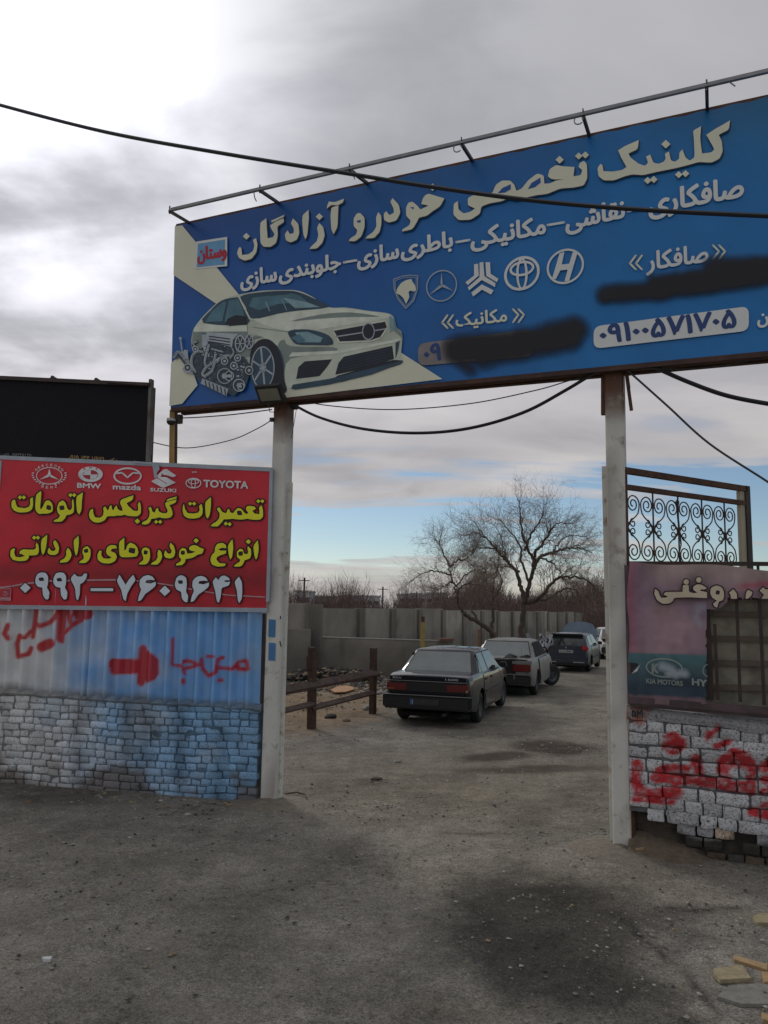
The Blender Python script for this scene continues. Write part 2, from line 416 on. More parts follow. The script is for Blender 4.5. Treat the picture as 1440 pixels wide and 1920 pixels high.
# ================================================================== GROUND
def ground_material():
    m = bpy.data.materials.new("dusty_ground"); m.use_nodes = True; nt = m.node_tree; N = nt.nodes; L = nt.links; b = N['Principled BSDF']
    geo = N.new('ShaderNodeNewGeometry'); P = geo.outputs['Position']
    a = N.new('ShaderNodeAttribute'); a.attribute_name = 'Col'
    def noise(sc, det=6, ro=0.6):
        k = N.new('ShaderNodeTexNoise'); k.inputs['Scale'].default_value = sc; k.inputs['Detail'].default_value = det; k.inputs['Roughness'].default_value = ro; L.new(P, k.inputs['Vector']); return k.outputs['Fac']
    def voro(sc, out='Color', rnd=1.0):
        k = N.new('ShaderNodeTexVoronoi'); k.inputs['Scale'].default_value = sc; k.inputs['Randomness'].default_value = rnd; L.new(P, k.inputs['Vector']); return k.outputs[out]
    def rng(v, lo, hi, o0, o1):
        k = N.new('ShaderNodeMapRange'); k.inputs[1].default_value = lo; k.inputs[2].default_value = hi; k.inputs[3].default_value = o0; k.inputs[4].default_value = o1; L.new(v, k.inputs[0]); return k.outputs[0]
    def mth(op, x, y):
        k = N.new('ShaderNodeMath'); k.operation = op
        for i, v in enumerate((x, y)):
            if isinstance(v, (int, float)): k.inputs[i].default_value = v
            else: L.new(v, k.inputs[i])
        return k.outputs[0]
    def bw(c):
        k = N.new('ShaderNodeSeparateColor'); L.new(c, k.inputs[0]); return k.outputs[0]
    patch = rng(noise(1.3, 8, 0.68), 0.35, 0.65, 0.74, 1.26)
    patch2 = rng(noise(6.0, 6, 0.7), 0.3, 0.7, 0.80, 1.2)
    grit1 = rng(bw(voro(70)), 0, 1, 0.82, 1.2)
    grit2 = rng(bw(voro(170)), 0, 1, 0.62, 1.42)
    spots = mth('MULTIPLY', rng(voro(17, 'Distance'), 0.05, 0.14, 0.45, 1.0), rng(noise(19, 4, 0.75), 0.34, 0.46, 0.66, 1.0))     # scattered dark specks
    t = mth('MULTIPLY', mth('MULTIPLY', patch, patch2), mth('MULTIPLY', grit1, mth('MULTIPLY', grit2, spots)))
    sc = N.new('ShaderNodeVectorMath'); sc.operation = 'SCALE'; L.new(a.outputs['Color'], sc.inputs[0]); L.new(t, sc.inputs['Scale'])
    # pale dust settling in patches
    r = N.new('ShaderNodeValToRGB'); r.color_ramp.elements[0].position = 0.50; r.color_ramp.elements[1].position = 0.72; L.new(noise(2.7, 9, 0.72), r.inputs[0])
    mx = N.new('ShaderNodeMix'); mx.data_type = 'RGBA'; L.new(mth('MULTIPLY', r.outputs[0], mth('MULTIPLY', a.outputs['Alpha'], 0.5)), mx.inputs[0]); L.new(sc.outputs[0], mx.inputs[6]); mx.inputs[7].default_value = (0.29, 0.262, 0.215, 1)
    L.new(mx.outputs[2], b.inputs['Base Color']); b.inputs['Roughness'].default_value = 0.95; b.inputs['Specular IOR Level'].default_value = 0.15
    h = mth('ADD', mth('MULTIPLY', bw(voro(55)), 0.5), mth('ADD', mth('MULTIPLY', noise(30, 8, 0.7), 1.4), mth('MULTIPLY', noise(7, 6, 0.6), 2.2)))
    bp = N.new('ShaderNodeBump'); bp.inputs['Strength'].default_value = 0.75; bp.inputs['Distance'].default_value = 0.035; L.new(h, bp.inputs['Height']); L.new(bp.outputs[0], b.inputs['Normal'])
    return m
GM = ground_material()
def lines(a, b, st, far):
    core = list(np.arange(a, b+1e-6, st)); ext = []; d = st*2; p = b
    while p < far: p += d; ext.append(p); d *= 1.5
    lo = []; d = st*2; p = a
    while p > -far: p -= d; lo.append(p); d *= 1.5
    return np.array(lo[::-1]+core+ext)
gx = lines(-6.0, 8.0, 0.05, 900); gy_ = lines(1.5, 17.5, 0.05, 1400); gy_ = gy_[gy_ > -60]
GX, GY = np.meshgrid(gx, gy_); gp = np.stack([GX.ravel(), GY.ravel()], 1)
g0 = -0.012*np.maximum(0, gp[:, 1]-9.0)
gp3 = np.c_[gp, np.zeros(len(gp))]
near = np.exp(-np.maximum(0, np.abs(gp[:, 0])-9)/3)*np.exp(-np.maximum(0, gp[:, 1]-22)/4)
relief = (vnoise(gp3, 0.7, 3)-.5)*0.05 + (vnoise(gp3, 4.0, 3, 2)-.5)*0.022
gzz = g0 + relief*near
def blob(px, cx, cy, rx, ry, soft=0.35, rot=0.0, warp=0.0, wn=None):
    dx = px[:, 0]-cx; dy = px[:, 1]-cy; c, s_ = math.cos(R(rot)), math.sin(R(rot))
    d = np.sqrt(((dx*c+dy*s_)/rx)**2 + ((-dx*s_+dy*c)/ry)**2)
    if wn is not None: d = d + (wn-.5)*warp
    return np.clip((1-d)/soft+0.5, 0, 1)
gpx = np.full((len(gp), 2), -9999.0); front = gp[:, 1] > 1.0
gpx[front] = project(np.c_[gp, g0][front])
wn = vnoise(gp3, 2.2, 4, 5); wn2 = vnoise(gp3, 0.9, 4, 9)
asph = np.array([0.262, 0.243, 0.206]); yard = np.array([0.210, 0.192, 0.157]); soil = np.array([0.23, 0.155, 0.085])
inside = np.clip((gp[:, 1] - (7.9-0.463*gp[:, 0]) + (wn2-.5)*1.6)/1.4+.5, 0, 1)[:, None]
gc = asph*(1-inside) + yard*inside
tan_ = blob(gpx, 830, 1500, 260, 60, 0.8, 0, 0.9, wn2)[:, None]; gc = gc*(1-tan_*0.5)+np.array([0.215, 0.185, 0.13])*tan_*0.5
sl_ = blob(gpx, 600, 1330, 130, 42, 0.6, -6, 1.0, wn)[:, None]; gc = gc*(1-sl_*.75)+soil*sl_*.75
lt = blob(gpx, 700, 1385, 150, 26, 0.8, 0, 1.0, wn2)[:, None]; gc = gc*(1-lt*.4)+np.array([0.22, 0.21, 0.19])*lt*.4
lt = blob(gpx, 1000, 1640, 330, 60, 0.9, 4, 0.9, wn2)[:, None]; gc = gc*(1-lt*.35)+np.array([0.21, 0.19, 0.145])*lt*.35
lt = blob(gpx, 860, 1900, 120, 22, 0.9, 0, 0.9, wn)[:, None]; gc = gc*(1-lt*.45)+np.array([0.24, 0.215, 0.16])*lt*.45
dust_left = blob(gpx, 400, 1540, 380, 60, 0.9, 3, 0.7, wn2)[:, None]; gc = gc*(1-dust_left*.3)+np.array([0.19, 0.175, 0.15])*dust_left*.3
dk = blob(gpx, 60, 1480, 240, 28, 0.7, 2, 1.0, wn)[:, None]; gc = gc*(1-dk*.45)
oil = np.maximum.reduce([blob(gpx, 1020, 1745, 225, 100, 0.55, 3, 1.1, wn), blob(gpx, 1060, 1830, 180, 70, 0.6, 10, 1.1, wn), blob(gpx, 1210, 1708, 170, 13, 0.8, -2, 1.0, wn)*.8, blob(gpx, 1200, 1900, 110, 30, 0.7, 10, 1, wn)*.7])[:, None]
wx_ = gp[:, 0]+(wn2-.5)*.5; cy_ = np.interp(gp[:, 1], [1.5, 5, 8, 12, 18, 26], [-1.1, -.2, .9, 3.0, 4.9, 8.0])
trk = sum(np.exp(-((wx_-cy_-o_)/w_)**2)*a_ for o_, w_, a_ in ((-.75, .20, 1), (.75, .2, 1), (-2.0, .25, .6), (-.5, .22, .6), (1.9, .2, .5)))[:, None]*np.clip((wn[:, None]-.25)*2.2, 0, 1)
gc = gc*(1-np.clip(trk, 0, 1)*.20); mid = np.exp(-((wx_-cy_)/.35)**2)[:, None]*np.clip(wn2[:, None]*1.4-.3, 0, 1); gc = gc*(1+.16*mid)
slabm = np.clip((gpx[:, 0]-1180-(gpx[:, 1]-1738)*1.15)/8, 0, 1)*np.clip((gpx[:, 1]-1700)/25, 0, 1)*(gpx[:, 0] > 1000)
crk = np.maximum(strokes_mask(gpx+((wn-.5)*22)[:, None], [([(1175, 1728), (1215, 1765), (1262, 1802), (1310, 1850), (1350, 1905)], 7)], 5), strokes_mask(gpx+((wn-.5)*14)[:, None], [([(1250, 1700), (1330, 1706), (1400, 1700)], 3), ([(880, 1560), (930, 1566)], 3)], 3))[:, None]
gc = gc*(1-slabm[:, None]*.18)+np.array([.16, .155, .15])*slabm[:, None]*.18
lcr = strokes_mask(gpx+((wn-.5)*10)[:, None], [([(545, 1518), (600, 1520), (700, 1527), (770, 1535)], 3), ([(700, 1500), (780, 1520)], 2.5), ([(640, 1540), (655, 1528)], 4)], 4)[:, None]; gc = gc*(1+.35*lcr)
spo = blob(gpx, 630, 1276, 110, 17, 0.6, -2, .8, wn)[:, None]; gc = gc*(1-spo*.7)
gc = gc*(1-oil*0.66)*(1-crk*.6)
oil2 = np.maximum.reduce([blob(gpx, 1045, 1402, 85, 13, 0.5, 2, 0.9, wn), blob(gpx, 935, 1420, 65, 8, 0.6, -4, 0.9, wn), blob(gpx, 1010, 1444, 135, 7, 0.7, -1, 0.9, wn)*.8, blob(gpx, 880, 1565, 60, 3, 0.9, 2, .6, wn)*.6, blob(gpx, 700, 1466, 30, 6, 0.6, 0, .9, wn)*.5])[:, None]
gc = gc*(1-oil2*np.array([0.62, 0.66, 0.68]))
clear = np.clip(1-oil-oil2, 0, 1)
nx, ny = len(gx), len(gy_)
gf = [(j*nx+i, j*nx+i+1, (j+1)*nx+i+1, (j+1)*nx+i) for j in range(ny-1) for i in range(nx-1)]
mk('ground', np.c_[gp, gzz], gf, GM, smooth=True, col=np.c_[gc, clear], kind='structure')

# loose grit and pebbles
PEB = [mat('pebble_grey', (0.20, 0.19, 0.17), .9), mat('pebble_pale', (0.36, 0.34, 0.30), .9), mat('pebble_dark', (0.055, 0.052, 0.048), .9), mat('pebble_tan', (0.27, 0.20, 0.12), .9)]
def pebbles(name, n, sampler, smin, smax, mw):
    rs = np.random.RandomState(len(name)); V = []; Fc = []; mi = []
    base = np.array([(1,0,0),(-1,0,0),(0,1,0),(0,-1,0),(0,0,1),(0,0,-.6)], float); tri = [(0,2,4),(2,1,4),(1,3,4),(3,0,4),(2,0,5),(1,2,5),(3,1,5),(0,3,5)]
    for i in range(n):
        x, y = sampler(rs); s_ = smin*(smax/smin)**(rs.rand()**2.4); q = base*(0.6+0.7*rs.rand(6, 1))*s_*np.array([1, .8, .5]); a = rs.rand()*6.28
        c, sn = math.cos(a), math.sin(a); k = len(V)
        z = gz(x, y)+s_*0.1 + 0.004
        V += [(x+p[0]*c-p[1]*sn, y+p[0]*sn+p[1]*c, z+p[2]) for p in q]; Fc += [(a_+k, b_+k, c_+k) for a_, b_, c_ in tri]; mi += [rs.choice(4, p=mw)]*8
    mk(name, V, Fc, PEB, mi=mi, kind='stuff', label=None)
def samp_near(rs):
    while True:
        x = rs.uniform(-4, 4); y = 2.2+6*rs.rand()**1.1
        if abs(x) < y*0.56+.4 and (rs.rand() < .35 or vnoise([[x, y, 0]], 1.1, 2, 4)[0] > .52): return x, y
def samp_yard(rs):
    while True:
        x = rs.uniform(-2.5, 8); y = rs.uniform(6.5, 19)
        if y > 7.9-.463*x and (vnoise([[x, y, 0]], 0.9, 2, 6)[0] > .5 or rs.rand() < .3): return x, y
pebbles('loose_gravel', 9000, samp_near, 0.004, 0.022, [.42, .2, .26, .12])
pebbles('yard_gravel', 9000, samp_yard, 0.006, 0.028, [.45, .27, .16, .12])
def samp_left(rs):
    p = GATE_L; t = rs.rand()*5.0
    return -1.5-t*.95, 8.25+t*.29-0.15-rs.rand()**2*0.7
GATE_L = None
pebbles('rubble_grit', 1500, samp_left, 0.006, 0.035, [.42, .1, .2, .28])

# individual stones lying in the foreground
def slab(name, pts, h, m_, label, cat):
    g = [ground(*p) for p in pts]; n = len(g); rs = random.Random(len(label))
    c = sum(g, Vector())/n
    z0 = -0.01
    V = [p+Vector((0, 0, z0)) for p in g] + [p+(c-p)*0.04+Vector((0, 0, h*(0.8+.4*rs.random()))) for p in g] + [c+Vector((0, 0, h*1.05))]
    Fc = [(i, (i+1) % n, n+(i+1) % n, n+i) for i in range(n)] + [(n+i, n+(i+1) % n, 2*n) for i in range(n)]
    if (V[1]-V[0]).cross(V[2]-V[0]).z < 0: Fc = [f[::-1] for f in Fc]
    mk(name, V, Fc, m_, label=label, cat=cat)
ST1 = mat('stone_buff', (0.30, 0.25, 0.15), .9, nz=(25, .35), bump=.4, bscale=60); ST2 = mat('stone_grey', (0.20, 0.195, 0.17), .9, nz=(20, .35), bump=.5, bscale=50); ST3 = mat('stone_tan', (0.36, 0.24, 0.12), .9, nz=(25, .3), bump=.4)
slab('stone', [(1338, 1818), (1394, 1813), (1410, 1839), (1350, 1841), (1336, 1828)], .012, ST1, 'flat buff stone slab left of the tan plank-like piece at the lower right', 'stone')
slab('stone', [(1374, 1793), (1440, 1811), (1440, 1822), (1376, 1802)], .010, ST3, 'long thin tan stone strip beside the flat buff slab', 'stone')
slab('stone', [(1427, 1826), (1455, 1826), (1460, 1845), (1432, 1845)], .012, ST3, 'small tan stone at the right picture edge below the long strip', 'stone')
slab('stone', [(1410, 1722), (1425, 1715), (1460, 1716), (1465, 1735), (1420, 1734)], .012, ST1, 'pale stone alone at the right edge above the other slabs', 'stone')
slab('stone', [(1342, 1870), (1365, 1850), (1420, 1845), (1460, 1850), (1460, 1885), (1390, 1885)], .006, ST2, 'wide grey paving slab sunk in the ground below the buff stone', 'stone')
slab('stone', [(1427, 1903), (1460, 1910), (1460, 1925), (1430, 1915)], .012, ST3, 'tan stone chip in the lower right corner of the ground', 'stone')
slab('stone', [(1187, 1593), (1207, 1590), (1208, 1603), (1192, 1603)], .05, ST3, 'small tan stone at the foot of the right gate post', 'stone')
slab('stone', [(78, 1798), (98, 1798), (94, 1803), (82, 1803)][:4], .015, mat('white_scrap', (0.6, .6, .58)), 'tiny white scrap on the bare ground at left', 'scrap')

# ================================================================== GATE POSTS
lp, rp = ground(507, 1505), ground(1165, 1592)
G = Plane((lp.x, lp.y), (rp.x, rp.y))
WH = mat('post_paint', (0.62, 0.60, 0.55), .6, nz=(3, .15), dirt=((0.30, 0.22, 0.15), .14, 3.0), bump=.15, bscale=25, attr=None)
WH2 = mat('post_side_paint', (0.62, 0.61, 0.55), .65, nz=(3, .15), dirt=((0.28, 0.16, 0.08), .3, 6.0))
RUST = mat('rust', (0.075, 0.036, 0.024), .85, nz=(14, .4), rgb2=(0.12, 0.055, 0.03), bump=.3)
DK = mat('dark_steel', (0.030, 0.024, 0.022), .6, nz=(10, .3), rgb2=(0.06, 0.032, 0.022))
BLK = mat('black_plastic', (0.018, 0.018, 0.02), .45)
def gate_post(px_l, px_r, y_base, top_l, top_r, y_top, label, jl, jr, j_top, rust_px, blue=False):
    bl, br = G.hit(px_l, y_base), G.hit(px_r, y_base); tl, tr = G.hit(top_l, y_top), G.hit(top_r, y_top)
    c = (bl+br)/2; r = root('gate_post', (c.x, c.y, 0), label, 'gate post')
    ztop = tl.z; D_ = 0.17
    ub, zb = G.uz(bl); ub2, _ = G.uz(br); ut, _ = G.uz(tl); ut2, _ = G.uz(tr)
    mb = MB(); n = 26; V = []; colr = []
    paint = np.array([0.66, 0.65, 0.60]); rustc = np.array([0.12, 0.055, 0.03])
    for i in range(n+1):
        t = i/n; z = -0.05+(ztop+0.05)*t; a = ub+(ut-ub)*t; b_ = ub2+(ut2-ub2)*t
        for (u_, o_) in ((a+.012, 0), (b_-.012, 0), (b_, -.012), (b_, -D_), (a, -D_), (a, -.012)): V.append(G.pt(u_, z, o_))
    Fc = [(i*6+k, i*6+(k+1) % 6, (i+1)*6+(k+1) % 6, (i+1)*6+k) for i in range(n) for k in range(6)] + [tuple(n*6+k for k in range(6))]
    Va = np.array([tuple(v) for v in V]); nz_ = vnoise(Va*[3, 3, 1.3], 3.0, 4, 3)
    rz = ztop - rust_px
    k = np.clip((Va[:, 2]-rz)/0.12+(nz_-.5)*2.2, 0, 1); ns_ = vnoise(Va*[7, 7, .7], 2.0, 4, 6); k = np.maximum(k, np.clip((nz_-.62)*7, 0, 1)*.6); k = np.maximum(k, np.clip((ns_-.60)*7, 0, 1)*.45); k = np.maximum(k, np.clip((.25-Va[:, 2])*2+(nz_-.5), 0, 1)*.35)
    cc = paint*(1-k[:, None])+rustc*k[:, None]
    col_m = mat('weathered_post', (1, 1, 1), .65, attr='Col', nz=(2.2, .14), dirt=((0.33, 0.29, 0.23), .22, 5.0), bump=.12, bscale=30)
    mk('post_column', V, Fc, col_m, r, col=cc)
    if 1: return r
    # welded jamb strip of the opened gate leaf
    zj = G.hit(jl, j_top).z; ja, jb = G.uz(G.hit(jl, j_top))[0], G.uz(G.hit(jr, j_top))[0]
    m2 = MB(); m2.box(G.pt((ja+jb)/2, zj/2, -.10), G.u*(jb-ja)/2, G.n*.05, (0, 0, zj/2)); m2.build('jamb_strip', WH2, r)
    return r
post_l = gate_post(487, 514, 1503, 513, 537, 752, 'weathered white steel gate post at the left of the entrance', 520, 531, 905, .38)
post_r = gate_post(1149, 1184, 1588, 1133, 1168, 700, 'rust topped white steel gate post at the right of the entrance', 1139, 1152, 875, .42)
# gate leaf jamb beside the left post follows the post lean
m_ = MB(); a, b = G.hit(543, 905, -.10), G.hit(521, 1495, -.10); m_.bar(a, b, .055, .05, G.n); m_.build('gate_jamb', WH2, post_l)
m_ = MB(); a, b = G.hit(1134, 875, -.12), G.hit(1150, 1575, -.12); m_.bar(a, b, .05, .05, G.n); m_.build('gate_jamb', WH2, post_r)
m_ = MB(); a, b = G.hit(1131, 690, -.05), G.hit(1131, 778, -.05); m_.bar(a, b, .035, .05, G.n); m_.build('hinge_bar', RUST, post_r)
m_ = MB(); a, b = G.hit(1174, 697, -.02), G.hit(1184, 770, -.02); m_.bar(a, b, .03, .012, G.n); a, b = G.hit(1175, 700, .0), G.hit(1179, 728, .0); m_.bar(a, b, .03, .014, G.n); m_.build('hanging_strap', RUST, post_r)
m_ = MB(); m_.box(G.hit(552, 762, -.05), G.u*.035, G.n*.03, (0, 0, .03)); m_.tube([G.hit(546, 755, -.05), G.hit(556, 764, -.05)], .018); m_.build('bracket', DK, post_l)
m_ = MB(); m_.box(G.hit(510, 787, .01), G.u*.02, G.n*.02, (0, 0, .02)); m_.build('insulator', BLK, post_l)
BLUEP = mat('blue_sticker', (0.06, 0.20, 0.42), .4)
for y0, y1 in ((1161, 1195), (1205, 1239)):
    p = Print(G, base=.003); p.poly([(504, y0), (517, y0+1), (516, y1), (503, y1-1)], BLUEP, 1); p.build('blue_tag', post_l)
p = Print(G, base=.003)
for a, b in (((526, 1156), (526, 1160)), ((525, 1203), (527, 1212))): p.stroke([a, b], 2.2, mat('black_mark', (.02, .02, .03)), 1); p.build('small_mark', post_l)
p.build('small_mark', post_l)
ORG = mat('orange_overspray', (0.50, 0.13, 0.06), .7, nz=(20, .3), dirt=((0.5, 0.48, 0.43), .6, 9))
p = Print(G, base=.003); p.poly([(1176, 1322), (1183, 1318), (1183, 1372), (1178, 1378), (1174, 1350)], ORG, 1); p.build('paint_overspray', post_r)

# ================================================================== BRICK WALLS
def brick_mesh(pl, u0, u1, z0, z1, dep, rs, res_u, res_z, colf, out=0.0):
    """one lumpy brick: a gridded front with rounded edges running back into its four sides"""
    g = 0.007
    u0 += rs.random()*g; u1 -= rs.random()*g; z0 += rs.random()*g*.6; z1 -= rs.random()*g*.6
    su = np.linspace(0, 1, res_u+1); sz = np.linspace(0, 1, res_z+1)
    r = 0.007; V = []; idx = {}
    su = np.unique(np.concatenate([[0, .07], np.linspace(.2, .8, max(1, res_u-2)), [.93, 1]])); sz = np.unique(np.concatenate([[0, .16], np.linspace(.35, .65, max(1, res_z-2)), [.84, 1]]))
    tilt = (rs.random()-.5)*.010; tu = (rs.random()-.5)*.012; skew = (rs.random()-.5)*.010
    pts = []; offs = []
    for j, b in enumerate(sz):
        for i, a in enumerate(su):
            ex = min(a, 1-a)*(u1-u0); ez = min(b, 1-b)*(z1-z0); e = min(ex, ez)
            d = out + tilt*(a-.5)*2 + tu*(b-.5)*2 - max(0, (r-e))*1.1 - (0.005 if min(ex, ez) < 1e-4 and ex < .001 and ez < .001 else 0)
            pts.append((u0+(u1-u0)*a, z0+(z1-z0)*b + skew*(a-.5), d))
    A = np.array(pts); W3 = np.array([tuple(pl.pt(p[0], p[1])) for p in pts])
    nn = vnoise(W3, 30, 4, rs.random()*9); n2 = vnoise(W3, 9, 2, 3)
    A[:, 2] += (nn-.5)*.022 + (n2-.5)*.014
    cor = np.array([max(0, .5-min(a, 1-a)*(u1-u0)/.028)*max(0, .5-min(b, 1-b)*(z1-z0)/.028)*4 for b in sz for a in su]); sgu = np.array([1 if a < .5 else -1 for b in sz for a in su]); sgz = np.array([1 if b < .5 else -1 for b in sz for a in su])
    A[:, 0] += sgu*cor*.0015; A[:, 1] += sgz*cor*.0015; A[:, 2] -= cor*.003
    edge = np.array([(min(a, 1-a) < 1e-6 or min(b, 1-b) < 1e-6) for b in sz for a in su])
    A[edge, 0] += (nn[edge]-.5)*.016*np.where(A[edge, 0] > (u0+u1)/2, 1, -1); A[edge, 1] += (n2[edge]-.5)*.018
    tint = 0.80+0.36*rs.random()
    V = [pl.pt(p[0], p[1], p[2]) for p in A]; nu, nzz = len(su), len(sz)
    Fc = [(j*nu+i, j*nu+i+1, (j+1)*nu+i+1, (j+1)*nu+i) for j in range(nzz-1) for i in range(nu-1)]
    k = len(V); bk = [0, nu-1, nzz*nu-1, (nzz-1)*nu]; V += [pl.pt(A[i][0], A[i][1], -dep) for i in bk]
    Fc += [tuple([k, k+1]+list(range(nu-1, -1, -1))), tuple([k+2, k+3]+list(range((nzz-1)*nu, nzz*nu))),
           tuple([k+1, k+2]+[j*nu+nu-1 for j in range(nzz-1, -1, -1)]), tuple([k+3, k]+[j*nu for j in range(nzz)])]
    return V, Fc, colf(V)*tint
MORT = mat('mortar', (0.13, 0.12, 0.105), .95, nz=(12, .35), attr='Col', bump=.8, bscale=35)
BRK = mat('painted_brick', (1, 1, 1), .85, attr='Col', nz=(30, .14), dirt=((0.09, 0.078, 0.066), .20, 34.0), bump=1.0, bscale=70)
BRKR = mat('flaking_painted_brick', (1, 1, 1), .85, attr='Col', nz=(30, .14), dirt=((0.07, 0.065, 0.06), .36, 55.0), bump=1.0, bscale=60)

# ---- left wall
la, lb = ground(0, 1470), ground(484, 1503)
LW = Plane((la.x, la.y), (lb.x, lb.y))
u_end = LW.uz(LW.hit(484, 1400))[0]; u_beg = LW.uz(LW.hit(-60, 1400))[0]
zt0, zt1 = LW.hit(0, 1291).z, LW.hit(484, 1322).z; ua = LW.uz(LW.hit(0, 1400))[0]
def ltop(u): return zt0+(zt1-zt0)*(u-ua)/(u_end-ua)
BLUE = np.array([0.30, 0.54, 0.82]); WHT = np.array([0.74, 0.75, 0.76]); CLAY = np.array([0.17, 0.125, 0.09])
def blue_amount(px): 
    n_ = vnoise(np.c_[px/60.0, np.zeros(len(px))], 1.0, 3, 8)
    return np.clip((px[:, 0]-60)/300 + (n_-.5)*1.3, 0.0, 1)
def col_left(V):
    A = np.array([tuple(v) for v in V]); px = project(A); b = blue_amount(px)[:, None]
    n_ = vnoise(A, 1.6, 3, 2)[:, None]; n3 = vnoise(A, 5, 3, 12)[:, None]
    c = WHT*(1-b)+BLUE*b; c = c*(0.72+.5*n3)
    drip = np.clip((vnoise(A*[3, 3, .5], 1.5, 3, 21)[:, None]-.54)*6, 0, 1)*.45; c = c*(1-drip)
    grey = np.clip((n_-.5)*5, 0, 1)*.25; c = c*(1-grey)+np.array([0.20, 0.21, 0.21])*grey
    bare = np.clip((0.26-A[:, 2:3])*5+(n3-.5)*5.0+(n_-.5)*3.5, 0, 1)*.8; c = c*(1-bare)+CLAY*bare
    return c
wall = root('brick_wall', (LW.pt((ua+u_end)/2, 0)), 'low blue and white painted brick wall under the corrugated sheets', 'brick wall')
rs = random.Random(5); cands = []
z = -0.03; ci = 0; CH = 0.0755
while z < 1.10:
    u = u_end - rs.random()*.01; run = 0; head = ci % 3 == 1
    while u > u_beg:
        L_ = rs.choice([.10, .105, .115]) if (head and rs.random() < .8) or rs.random() < .38 else rs.uniform(.175, .215)
        if u == u_end and ci % 2: L_ = .10
        z1 = z+CH; top = ltop(u)-.045
        if z+.03 < top:
            if (u-L_) > u_beg-.3: cands.append((u-L_, u, z, min(z1, top)))
        u -= L_+.004
    z += CH; ci += 1
cands.sort(key=lambda c: -c[1])
vis = [c for c in cands if c[1] > ua-.05]; rest = [c for c in cands if c[1] <= ua-.05]
vis.sort(key=lambda c: (c[1]+c[0]) + 0*c[2], reverse=True)
rest += vis[300:]; vis = vis[:300]
def wob(u, z): return 0.012*math.sin(u*2.3+1)+0.006*math.sin(u*7.7)
for c in vis:
    w = wob(c[0], 0); w2 = (rs.random()-.5)*.014
    V, Fc, cc = brick_mesh(LW, c[0], c[1], c[2]+w, c[3]+w, .09, rs, 4 if c[1]-c[0] > .14 else 3, 3, col_left, out=w2)
    ctr = sum(V, Vector())/len(V); o = mk('brick', [v-ctr for v in V], Fc, BRK, smooth=False, col=cc); o.parent = wall; o.location = ctr - wall.location; o.data.shade_smooth(); o.data.set_sharp_from_angle(angle=R(48))
mb = MB(); cs = []
for c in rest:
    w = wob(c[0], 0); V, Fc, cc = brick_mesh(LW, c[0], c[1], c[2]+w, c[3]+w, .09, rs, 3, 3, col_left, out=(rs.random()-.5)*.01); mb.add(V, Fc); cs.append(cc)
if mb.v: mk('brick_courses', mb.v, mb.f, BRK, wall, col=np.concatenate(cs), kind='stuff')
def grid_sheet(pl, u0, u1, z0, ztop, off, nu, nz_, colf, name, m_, parent, bumpf=None, back=None):
    V = []
    for j in range(nz_+1):
        for i in range(nu+1):
            u = u0+(u1-u0)*i/nu; zz = z0+(ztop(u)-z0)*j/nz_; V.append(pl.pt(u, zz, off+(bumpf(u, zz) if bumpf else 0)))
    Fc = [(j*(nu+1)+i, j*(nu+1)+i+1, (j+1)*(nu+1)+i+1, (j+1)*(nu+1)+i) for j in range(nz_) for i in range(nu)]
    if back is not None:
        k = len(V); V += [pl.pt(u0, z0, -back), pl.pt(u1, z0, -back), pl.pt(u1, ztop(u1), -back), pl.pt(u0, ztop(u0), -back)]
        b0, b1, t1, t0 = 0, nu, nz_*(nu+1)+nu, nz_*(nu+1)
        Fc += [(k+3, k+2, k+1, k), tuple([k, k+1]+list(range(nu, -1, -1))), tuple([k+2, k+3]+list(range(t0, t1+1))), tuple([k+1, k+2]+[j*(nu+1)+nu for j in range(nz_, -1, -1)]), tuple([k+3, k]+[j*(nu+1) for j in range(nz_+1)])]
    o = mk(name, V, Fc, m_, parent, col=colf(V), smooth=True, angle=50); return o
rough = lambda s: (lambda u, zz: (vnoise([[u, zz, s]], 14, 3, s)[0]-.5)*.03)
grid_sheet(LW, u_beg-.3, u_end-.01, -.08, lambda u: ltop(u)-.06, -.013, 150, 34, lambda V: col_left(V)*0.36, 'mortar', MORT, wall, rough(3), back=.22)
# sloping mortar cap
mb = MB(); V = []; n = 90
for i in range(n+1):
    u = u_beg-.3+(u_end+.01-u_beg+.3)*i/n; t = ltop(u); w = (vnoise([[u, 0, 4]], 6, 3)[0]-.5)*.03
    V += [LW.pt(u, t-.07+w, .0), LW.pt(u, t-.045+w, .014), LW.pt(u, t-.0+w*.4, -.05), LW.pt(u, t+.01, -.2), LW.pt(u, t-.07, -.2)]
Fc = [(i*5+k, (i+1)*5+k, (i+1)*5+(k+1) % 5, i*5+(k+1) % 5) for i in range(n) for k in range(5)] + [tuple(range(5)), tuple(n*5+k for k in range(5))[::-1]]
mk('mortar_cap', V, Fc, MORT, wall, col=col_left(V)*.35+np.array([0.12, .11, .095])*.6)

